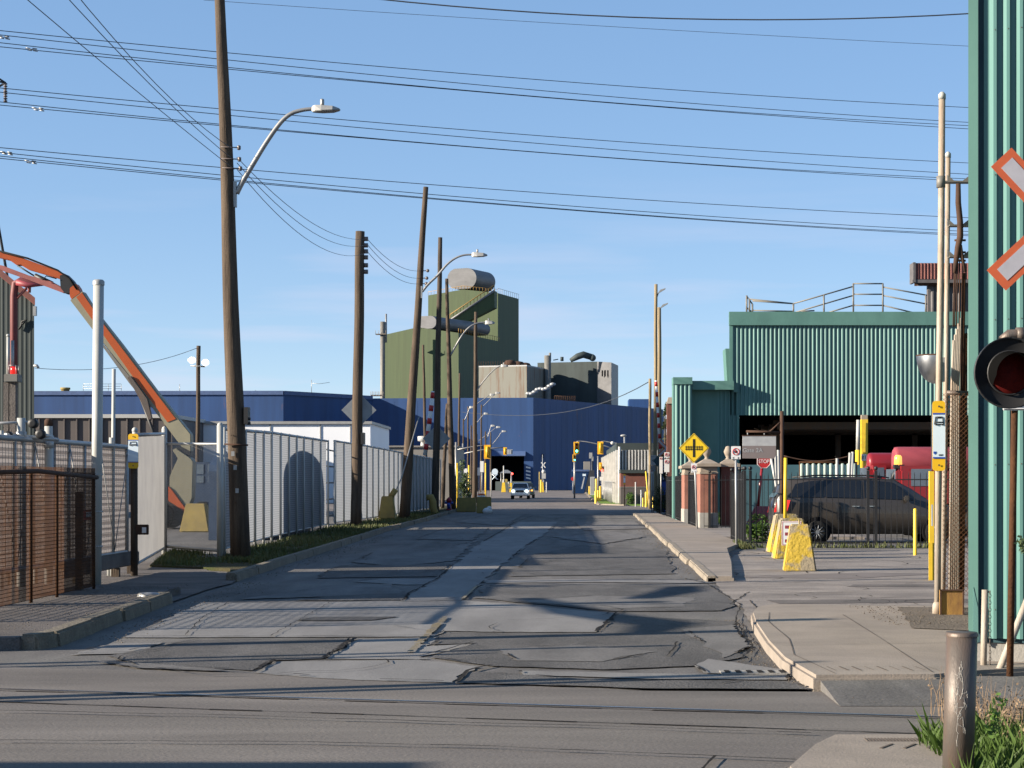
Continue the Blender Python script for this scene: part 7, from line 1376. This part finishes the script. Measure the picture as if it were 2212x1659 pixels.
# shrubs behind the fence, weeds
for (u, v, Y, rad, n, lb, mt) in ((1636, 1146, 53, (0.42, 0.4, 0.42), 1500, 'bright green weeds behind the iron fence corner', 'leaf'), (1563, 1110, 76, (0.4, 0.4, 0.4), 900, 'green shrub behind the iron gate panel', 'leaf')):
    c = P(u, v, Y); c.z = rad[2] * 0.85; t = thing('bush', lb, 'bush', (c.x, Y, 0)); m = MB(); leaves(m, c, rad, n, 0.045, seed=n); m.build('foliage', mt, t); m = MB(); m.tube([(c.x, Y, 0), c], 0.02, 5); m.build('stem', 'bark', t)
rr = random.Random(9); pts = [(4.45 + abs(rr.gauss(0, 0.14)) + 0.02 * (y_ - 46), y_, 0.0) for y_ in [rr.uniform(47.6, 51) for _ in range(700)]] + [(rr.uniform(5, 9.6), 48.9 + rr.gauss(0, 0.12), 0.0) for _ in range(500)]
m = MB(); blades(m, pts, 0.04, 0.2, 0.03, rr); tag(m.build('fence_weeds', 'grass_verge'), 'weeds growing along the foot of the iron fence', 'weeds', kind='stuff')
# yellow concrete blocks
BG = 'chipped yellow concrete blocks before the iron fence'
g = G(1731, 1236); block('front chipped yellow concrete block with bare grey patches', (g.x, g.y + 0.3, 0), 0.64, 0.36, 0.92, 0.6, 'yellow_block', group=BG, rz=-0.06)
m = MB(); m.tube([P(1727, 1139, g.y + 0.3), P(1726, 1122, g.y + 0.3)], 0.014, 6); tag(m.build('block_hook', 'yellow_old', origin=P(1727, 1139, g.y + 0.3)), 'stub of yellow rod on top of the front yellow block', 'rod')
g = G(1703, 1209); block('middle yellow concrete block carrying a white sign with red words', (g.x + 0.1, g.y + 0.3, 0), 0.84, 0.50, 0.92, 0.6, 'yellow_block', group=BG, rz=0.05)
s_y = g.y - 0.12; c = P(1710, 1152, s_y); t = thing('warning_plate', 'white sign with red words leaning on the middle yellow block', 'sign', c); m = MB(); m.box(c.x - 0.22, c.x + 0.22, s_y - 0.005, s_y + 0.005, c.z - 0.27, c.z + 0.27); m.build('plate', 'sign_white', t, bev=0.004)
m = MB()
for x0, x1, z0, z1 in ((-0.2, 0.2, 0.25, 0.258), (-0.2, 0.2, -0.258, -0.25), (-0.208, -0.2, -0.258, 0.258), (0.2, 0.208, -0.258, 0.258)): m.box(c.x + x0, c.x + x1, s_y - 0.009, s_y - 0.006, c.z + z0, c.z + z1)
m.build('red_border', 'sign_red', t)
for i, wd in enumerate(('NO', 'NO', 'NO')): pass
m = MB()
for i in range(3): m.box(c.x - 0.15, c.x + 0.15, s_y - 0.009, s_y - 0.006, c.z + 0.14 - 0.155 * i - 0.035, c.z + 0.14 - 0.155 * i + 0.035)
m.build('red_words', 'red_faded', t)
g = G(1690, 1195); block('rear yellow concrete block with a crumbled top', (g.x + 0.12, g.y + 0.35, 0), 0.9, 0.52, 0.95, 0.6, 'yellow_block', group=BG, rz=0.1)
c = P(1697, 989, 43); m = MB(); m.tube([P(1696, 1128, 43), c], 0.042, 10); tag(m.build('marker_post', 'yellow_paint', origin=P(1696, 1128, 43)), 'tall slim yellow post rising out of the yellow blocks', 'post', 'yellow posts on the driveway')
post('marker_post', 1977, 1098, 43.5, 0.045, 'yellow_paint', 'short slim yellow post in front of the minivan front wheel', group='yellow posts on the driveway')
m = MB(); Y = 32.5; m.box(P(2007, 0, Y).x, P(2017, 0, Y).x, Y - 0.04, Y + 0.04, 0, P(0, 1018, Y).z); m.box(P(2005, 0, Y).x, P(2013, 0, Y).x, Y - 0.06, Y - 0.041, P(0, 1255, Y).z, P(0, 1172, Y).z); t = tag(m.build('gate_stop_post', 'yellow_paint', origin=(P(2012, 0, Y).x, Y, 0)), 'flat yellow steel post just left of the bus stop pole', 'post', 'yellow posts on the driveway'); m = MB(); m.box(P(2010, 0, Y).x, P(2014, 0, Y).x, Y - 0.08, Y - 0.062, P(0, 1136, Y).z, P(0, 1090, Y).z); m.build('latch_plate', 'white_pipe', t)
# ---------------------------------------------------------------- bus stop pole and the pipe stand by the green wall
by = 22.6; X = lambda u, Y=by: P(u, 0, Y).x; Z = lambda v, Y=by: P(0, v, Y).z
t = thing('stand_pipe', 'tall white and rust stained pipe pole carrying the bus stop sign on the right', 'pole', (X(2024), by, 0.1)); m = MB(); m.tube([(X(2025), by, 0), (X(2028), by, Z(870)), (X(2033), by, Z(520)), (X(2035), by, Z(204))], 0.040, 14); m.build('shaft', 'white_pipe_rusty', t); m = MB(); m.lathe((X(2035), by, Z(204)), [(0.046, -0.06), (0.046, 0.0), (0.02, 0.03)], 14); m.build('cap', 'white_pipe', t)
m = MB(); m.lathe((X(2032.5), by, Z(393)), [(0.055, -0.07), (0.055, 0.07)], 12); m.build('clamp', 'duct_pipe', t); m = MB(); m.lathe((X(2025), by, 0.12), [(0.065, 0), (0.06, 0.12), (0.045, 0.16)], 12); m.build('base', 'white_pipe_rusty', t)
y2 = 23.4; t = thing('stand_pipe', 'shorter rust stained pipe pole just right of the bus stop pole', 'pole', (X(2043, y2), y2, 0)); m = MB(); m.tube([(X(2036, y2), y2, 0), (X(2044, y2), y2, Z(800, y2)), (X(2048, y2), y2, Z(332, y2))], 0.032, 12); m.build('shaft', 'white_pipe_rusty', t); m = MB(); m.lathe((X(2048, y2), y2, Z(332, y2)), [(0.037, -0.05), (0.037, 0), (0.015, 0.025)], 12); m.build('cap', 'white_pipe', t)
t = thing('pipe_bracket', 'steel brackets tying the tall pipe poles to the green wall corner', 'bracket', (X(2060, 23), 23, Z(393, 23))); m = MB()
for v, ua in ((393, 2034), (487, 2048), (554, 2048)): m.box(X(ua, 23), X(2094, 23), 22.9, 23.05, Z(v + 3, 23), Z(v, 23)); m.prism([(X(2045, 23), 22.95, Z(v - 14, 23)), (X(2061, 23), 22.95, Z(v, 23)), (X(2045, 23), 22.95, Z(v, 23))], (0, 0.05, 0)); m.prism([(X(2094, 23), 22.95, Z(v - 14, 23)), (X(2076, 23), 22.95, Z(v, 23)), (X(2094, 23), 22.95, Z(v, 23))], (0, 0.05, 0))
m.build('brackets', 'duct_pipe', t)
t = thing('cable_bundle', 'thick dark hanging bundle of old cables between the pipe poles and green wall', 'cables', (X(2070, 23), 22.9, Z(397, 23))); m = MB(); cb = [(2070, 397), (2070, 438), (2074, 479), (2074, 512), (2069, 536), (2064, 572), (2062, 590)]; m.tube([P(u, v, 22.9) for u, v in cb], [0.03, 0.036, 0.038, 0.04, 0.038, 0.03, 0.02], 8); m.tube([P(2073, 530, 22.9), P(2079, 560, 22.9), P(2085, 588, 22.9)], [0.03, 0.022, 0.015], 6); m.build('bundle', 'rust_dark', t); m = MB()
for u0, u1 in ((2066, 2063), (2069, 2067), (2073, 2073), (2063, 2060)): m.tube([P(u0, 560, 22.9), P(u1, 640, 22.9), P(u1 - 1, 705, 22.95)], 0.008, 5)
for v in (519, 545, 563): m.tube([P(2062, v, 22.9), P(2086, v, 22.9)], 0.014, 5)
m.build('strands', 'rust_dark', t)
t = thing('pipe_rack', 'bundle of pale pipes and rusty uprights standing against the green wall corner', 'pipes', (X(2066, 23.2), 23.2, 0)); m = MB()
for k in range(5): u = 2060 + 3.6 * k; m.tube([P(u, 735 - 12 * k, 23.2), P(u - 4, 830, 23.2), P(u - 9 + k, 1330, 23.2)], 0.016, 7)
m.build('pale_pipes', 'white_pipe_rusty', t); m = MB()
for u0, u1, v in ((2082, 2070, 590), (2086, 2078, 720), (2062, 2052, 840)): m.tube([P(u0, v, 23.5), P(u1, 1340, 23.5)], 0.026, 8)
m.build('uprights', 'rust', t); m = MB()
for v, in ((848,),): m.tube([P(2045, v, 23.1), P(2092, v + 2, 23.1)], 0.03, 6)
m.build('cross_pipe', 'steel_bollard', t)
a, b = Vector((X(2036, 23), 23, 0)), Vector((X(2094, 23), 22.9, 0)); m = MB(); d = b - a; ln = d.length; d.normalize(); z0, z1 = 0.35, Z(850, 23); s_ = 0.06; hh = z1 - z0
for k in range(-int(hh / s_) - 1, int(ln / s_) + 1):
    for sg in (1, -1):
        xx0 = k * s_; za, zb = (z0, z1) if sg > 0 else (z1, z0); ta, tb_ = max(0, -xx0 / hh), min(1, (ln - xx0) / hh)
        if ta < tb_: m.tube([a + d * (xx0 + hh * ta) + Vector((0, 0, za + (zb - za) * ta)), a + d * (xx0 + hh * tb_) + Vector((0, 0, za + (zb - za) * tb_))], 0.003, 3, False, False)
tag(m.build('chain_link_strip', 'rust', origin=a), 'narrow strip of rusty chain link between the bus stop pole and the green wall', 'fence')
m = MB(); m.box(X(2031, 22.4), X(2080, 22.4), 22.4, 22.46, 0.03, Z(1275, 22.4)); t = tag(m.build('rusty_plate', 'rust_box', origin=(X(2056), 22.4, 0)), 'rusty yellow brown steel plate standing at the foot of the pipe poles', 'plate'); m = MB(); 
for (u0, u1, v0, v1) in ((2030, 2033, 1274, 1350), (2079, 2082, 1274, 1350), (2030, 2082, 1273, 1276), (2030, 2082, 1348, 1351)): m.box(X(u0, 22.4), X(u1, 22.4), 22.38, 22.399, Z(v1, 22.4), Z(v0, 22.4))
m.build('frame', 'rust_dark', t)
bus_sign(2014.5, 2041.5, 866, 1017, by - 0.10, 'large bus stop sign on the tall pipe pole at the right', '1287')
m = MB(); c = P(2012, 944, by); m.prism([(X(2010), by - 0.06, Z(1014)), (X(2016), by + 0.12, Z(1014)), (X(2016), by + 0.12, Z(874)), (X(2010), by - 0.06, Z(874))], (0.010, 0, 0)); tag(m.build('sign_plate_back', 'sign_back', origin=c), 'second bus stop plate seen edge on behind the large sign', 'sign')
# convex mirror
my = 22.9; c = P(2021, 769, my); t = thing('safety_mirror', 'silver half dome safety mirror fixed to the left of the bus stop pole', 'mirror', c); m = MB(); n1, n2 = 18, 10; rx, rz_ = 41 * mpp(my), 60 * mpp(my)
for i in range(n2 + 1):
    a = math.pi / 2 * i / n2
    for j in range(n1 + 1): th = math.pi * j / n1; m.v.append(c + Vector((-rx * math.cos(a) * math.sin(th) , rx * math.cos(a) * math.cos(th), -rz_ * math.sin(a))))
for i in range(n2):
    for j in range(n1): m.face((i * (n1 + 1) + j, i * (n1 + 1) + j + 1, (i + 1) * (n1 + 1) + j + 1, (i + 1) * (n1 + 1) + j), True)
m.build('dome', 'mirror', t); m = MB(); m.tube([c + Vector((-rx * math.sin(math.pi * j / 14), rx * math.cos(math.pi * j / 14), 0.004)) for j in range(15)], 0.009, 5); m.build('rim', 'rust_dark', t); m = MB(); m.cbox(c + Vector((0.08, 0, -0.17)), 0.05, 0.1, 0.3); m.build('bracket', 'galvanised', t)
# ---------------------------------------------------------------- near green wall, crossing signals
ang = R(14); K = Vector((3.62, 16.7, 0)); fx = Vector((math.cos(ang), -math.sin(ang), 0)); sx_ = Vector((math.sin(ang), math.cos(ang), 0))
t = thing('ribbed_building', 'near tall sea green ribbed metal building at the right edge', 'building', K); Lw = 6.0
m = MB(); o = K + fx * 0.135; e_ = K + fx * Lw; m.corr((o.x, o.y), (e_.x, e_.y), 0.34, 9.5, 0.115, 0.042, prof=((0, 0), (0.42, 0), (0.74, 1), (0.98, 1))); m.build('ribbed_wall', 'green_cladding', t)
m = MB(); f = lambda a, b_: K + fx * a + sx_ * b_; m.hexa([f(0.0, -0.05) + Vector((0, 0, 0.42)), f(0.085, -0.05) + Vector((0, 0, 0.3)), f(0.085, -0.03) + Vector((0, 0, 0.3)), f(0.0, -0.03) + Vector((0, 0, 0.42))], [V(f(0.0, -0.05), 9.5), V(f(0.085, -0.05), 9.5), V(f(0.085, -0.03), 9.5), V(f(0.0, -0.03), 9.5)]); m.build('corner_trim', 'green_trim', t)
m = MB(); m.prism([f(0.04, -0.055) + Vector((0, 0, 0.34)), f(0.088, -0.055) + Vector((0, 0, 0.33)), f(0.084, -0.055) + Vector((0, 0, 0.62)), f(0.045, -0.055) + Vector((0, 0, 0.80))], (0, 0.01, 0)); m.build('bent_flashing', 'green_cladding', t)
m = MB()
for zz_ in (0.6, 1.9, 3.2, 4.5, 5.8):
    for k in range(22):
        p = K + fx * (0.135 + 0.115 * k + 0.099) - sx_ * 0.0435; m.sph(V(p, zz_ + 0.004 * (k % 3)), 0.0055, 6, 4)
m.build('screw_rows', 'steel_bollard', t)
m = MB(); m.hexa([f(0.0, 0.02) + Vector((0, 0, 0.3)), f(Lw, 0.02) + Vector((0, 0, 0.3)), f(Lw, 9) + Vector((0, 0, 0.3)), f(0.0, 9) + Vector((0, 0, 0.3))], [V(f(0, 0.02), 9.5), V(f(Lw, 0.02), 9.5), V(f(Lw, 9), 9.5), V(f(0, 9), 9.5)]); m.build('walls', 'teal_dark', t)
m = MB(); m.hexa([f(0.02, 0.04), f(Lw, 0.04), f(Lw, 8.9), f(0.02, 8.9)], [V(f(0.02, 0.04), 0.31), V(f(Lw, 0.04), 0.31), V(f(Lw, 8.9), 0.31), V(f(0.02, 8.9), 0.31)]); m.build('plinth', 'cement_wall', t)
cy = 13.0; X = lambda u, Y=cy: P(u, 0, Y).x; Z = lambda v, Y=cy: P(0, v, Y).z
t = thing('crossbuck', 'large railway crossbuck with orange red border at the right edge', 'railway sign', (X(2289), cy, 0)); cc = Vector((X(2289), cy, Z(478)))
for s, yo in ((1, -0.03), (-1, -0.012)):
    d = Vector((0.683, 0, -0.73 * 1.0)) if s > 0 else Vector((0.732, 0, 0.681)); d.normalize(); n_ = Vector((-d.z, 0, d.x)); hl, hw = 0.61, 0.098; o = cc + Vector((0, yo, 0)); m = MB(); m.prism([o - d * hl - n_ * hw, o + d * hl - n_ * hw, o + d * hl + n_ * hw, o - d * hl + n_ * hw], (0, 0.006, 0)); bl_ = m.build('blade', 'crossbuck_border', t)
    m = MB(); o = o + Vector((0, -0.003, 0)); hl -= 0.055; hw -= 0.045; m.prism([o - d * hl - n_ * hw, o + d * hl - n_ * hw, o + d * hl + n_ * hw, o - d * hl + n_ * hw], (0, 0.002, 0)); m.build('silver_panel', 'crossbuck_silver', bl_)
m = MB(); m.tube([(X(2289), cy + 0.06, 0), (X(2289), cy + 0.06, Z(400))], 0.055, 12); m.build('mast', 'galvanised', t)
t = thing('crossing_signal', 'round black railway crossing light with a red lens at the right edge', 'signal', (X(2289), cy, Z(809))); c = Vector((X(2167), cy - 0.25, Z(809))); m = MB(); m.lathe(c, [(0.0, 0.06), (0.232, 0.06), (0.245, 0.03), (0.245, 0.05)], 40, 'Y', cap=False); m.lathe(c, [(0.232, 0.055), (0.248, 0.03), (0.248, 0.07), (0.0, 0.075)], 40, 'Y', cap=False); m.build('backplate', 'black_metal', t)
m = MB(); m.lathe(c, [(0.0, 0.005), (0.05, 0.01), (0.10, 0.028), (0.146, 0.058)], 30, 'Y', cap=False); m.build('lens', 'lens_red', t)
m = MB(); n1 = 28
for j in range(n1 + 1):
    an = R(-25 + 230 * j / n1); dpt = 0.26 if 0 <= an <= math.pi else 0.26 - 0.2 * min(1, abs(math.sin(an)) * 2); pr = Vector((math.cos(an), 0, math.sin(an))) * 0.152; m.v += [c + pr + Vector((0, 0.055, 0)), c + pr + Vector((0, 0.055 - dpt, -0.03))]
for j in range(n1): m.face((2 * j, 2 * j + 2, 2 * j + 3, 2 * j + 1), True)
m.build('hood', 'matte_black', t); m = MB(); m.lathe(c, [(0.145, 0.05), (0.152, 0.04), (0.158, 0.055)], 30, 'Y', cap=False); m.build('lens_ring', 'black_metal', t)
m = MB(); m.lathe(c + Vector((0, 0.08, 0)), [(0.16, 0), (0.15, 0.12), (0.06, 0.16)], 20, 'Y'); m.build('housing', 'black_metal', t)
m = MB(); m.tube([c + Vector((-0.03, 0.16, 0.23)), c + Vector((0.02, 0.16, 0.27)), c + Vector((0.12, 0.16, 0.275)), c + Vector((0.42, 0.2, 0.27))], [0.035, 0.04, 0.036, 0.036], 10); m.lathe(c + Vector((0.10, 0.16, 0.275)), [(0.05, -0.03), (0.05, 0.03)], 10, 'X'); m.tube([c + Vector((0, 0.16, 0.22)), c + Vector((0, 0.16, 0.1))], 0.03, 8); m.build('pipe_arm', 'steel_bollard', t)
# rusty sign post, blue sign, leaning rail, chain post by the plinth
ry = 15.7; X = lambda u, Y=ry: P(u, 0, Y).x; Z = lambda v, Y=ry: P(0, v, Y).z
t = thing('sign_post', 'rusty signpost in front of the green wall, its small white sign behind the crossing light', 'sign', (X(2182), ry, 0)); m = MB(); m.tube([(X(2181), ry, 0), (X(2192), ry, Z(860))], 0.03, 10); m.build('post', 'rust', t); m = MB(); m.box(X(2164), X(2222), ry - 0.045, ry - 0.035, Z(887), Z(830)); m.build('plate', 'sign_white', t, bev=0.003); m = MB(); m.prism([(X(2190), ry - 0.05, Z(880)), (X(2205), ry - 0.05, Z(880)), (X(2211), ry - 0.05, Z(872)), (X(2204), ry - 0.05, Z(872))], (0, 0.003, 0)); m.box(X(2166), X(2220), ry - 0.05, ry - 0.047, Z(885.5), Z(884)); m.build('black_marks', 'sign_black', t)
t = thing('notice_sign', 'blue notice sign edge at the right border above the leafy sprig', 'sign', (X(2225), ry, 0)); m = MB(); m.box(X(2206), X(2262), ry - 0.3, ry - 0.29, Z(1180), Z(1115)); m.build('plate', 'sign_blue', t, bev=0.003); m = MB(); 
for (u0, u1, v0, v1) in ((2205.5, 2207, 1115, 1180), (2205.5, 2262, 1114, 1115.5)): m.box(X(u0), X(u1), ry - 0.305, ry - 0.301, Z(v1), Z(v0))
m.build('white_edge', 'sign_white', t); text('lettering', 'c', 0.04, (X(2211.5), ry - 0.306, Z(1147)), 'sign_white', t); m = MB(); m.tube([(X(2234), ry - 0.26, 0), (X(2234), ry - 0.26, Z(1116))], 0.025, 8); m.build('post', 'galvanised', t)
a = G(2147, 1476); m = MB(); b = P(2240, 1245, a.y + 0.2); m.tube([a, b], 0.032, 10); tag(m.build('leaning_rail', 'white_pipe_rusty', origin=a), 'white rusty pipe leaning away to the right before the rusty signpost', 'pipe')
g = G(2124, 1459); g.y = 16.35; g.x = P(2124, 0, 16.35).x; t = thing('chain_post', 'short white post with a hanging chain in front of the green wall corner', 'post', g); zt_ = P(0, 1274, 16.35).z; m = MB(); m.tube([g, V(g + Vector((0.015, 0, 0)), zt_)], 0.028, 12); m.build('shaft', 'white_pipe_rusty', t); m = MB()
for k in range(24): z = zt_ - 0.02 - k * 0.031; p = g + Vector((0.055, -0.02, z)); m.tube([p + Vector((0.010 * math.cos(R(60 * j)) * (1 if k % 2 else 0.3), 0.010 * math.cos(R(60 * j)) * (0.3 if k % 2 else 1), 0.017 * math.sin(R(60 * j)))) for j in range(7)], 0.004, 4, False)
m.tube([V(g + Vector((0, 0, 0)), zt_ - 0.01), V(g + Vector((0.06, -0.02, 0)), zt_ - 0.02)], 0.008, 5); m.build('chain', 'steel_bollard', t)
m = MB(); rr = random.Random(5)
for k in range(60): m.sph((3.9 + rr.uniform(-0.5, 0.7), 15.6 + rr.uniform(-0.4, 0.5), 0.02), (rr.uniform(.02, .07), rr.uniform(.02, .06), rr.uniform(.01, .03)), 6, 4)
tag(m.build('rubble', 'gravel_dirt'), 'small stones and debris scattered at the foot of the plinth', 'rubble', kind='stuff')
# steel bollard
sy_ = 10.5; g = Vector((P(2068, 0, sy_).x, sy_, 0)); tp_ = P(2078, 1366, sy_); t = thing('steel_bollard', 'thick grey brown steel bollard with chalk scribbles in the lower right corner', 'bollard', g); m = MB(); m.tube([g, tp_], 0.088, 30, True); m.build('shaft', 'steel_bollard', t); m = MB(); m.lathe(tp_ + Vector((0, 0, -0.012)), [(0.0905, -0.01), (0.0905, 0.008), (0.084, 0.014), (0.0, 0.012)], 30, cap=False); m.build('cap', 'steel_bollard', t)
m = MB(); rr = random.Random(12); ax = (tp_ - g)
for s_ in range(9):
    z0 = rr.uniform(0.42, 0.78); a0 = rr.uniform(-2.0, -1.5); q = []
    for k in range(14):
        a0 += rr.gauss(0, 0.10); z0 += rr.gauss(-0.012, 0.022); a0 = max(-2.15, min(-1.3, a0)); o = g + ax * (z0 / ax.z); q.append(o + Vector((0.0885 * math.cos(a0), 0.0885 * math.sin(a0), 0)))
    m.tube(q, 0.0012, 4, False)
m.build('chalk_scribble', 'chalk', t)
# unseen posts, pipes and box added at left to shade the near road
t = thing('shadow_casters', 'unseen shadow casters added left of the picture, throwing shadow bands across the near road', 'shadow caster', (-10, 17, 0))
for x, y, h, r in ((-9.6, 23.6, 3.7, 0.17), (-10.6, 22.9, 4.2, 0.05), (-10.2, 18.0, 4.6, 0.16), (-9.2, 16.7, 3.5, 0.07), (-9.4, 16.3, 2.9, 0.06), (-9.0, 13.7, 3.6, 0.10), (-9.8, 13.2, 4.2, 0.07), (-9.4, 20.6, 2.3, 0.05)):
    m = MB(); m.tube([(x, y, 0), (x, y, h)], r, 10); m.build('post', 'white_pipe', t)  # added posts, laid out only for their shadow bands
m = MB(); m.tube([(-10.2, 18.0, 3.75), (-10.6, 19.2, 4.0), (-10.9, 21.5, 3.75), (-11.2, 24.6, 3.6)], [0.08, 0.15, 0.15, 0.08], 8); m.tube([(-10.4, 24.2, 3.9), (-9.9, 26.0, 3.95), (-9.6, 27.4, 3.9)], [0.1, 0.15, 0.1], 8); m.build('shadow_pipe', 'galvanised', t)
m = MB(); m.box(-14.5, -11.5, 4.0, 8.5, 0.2, 3.6); m.build('shade_box', 'green_trim', t)  # unseen box, added to darken the near left foreground
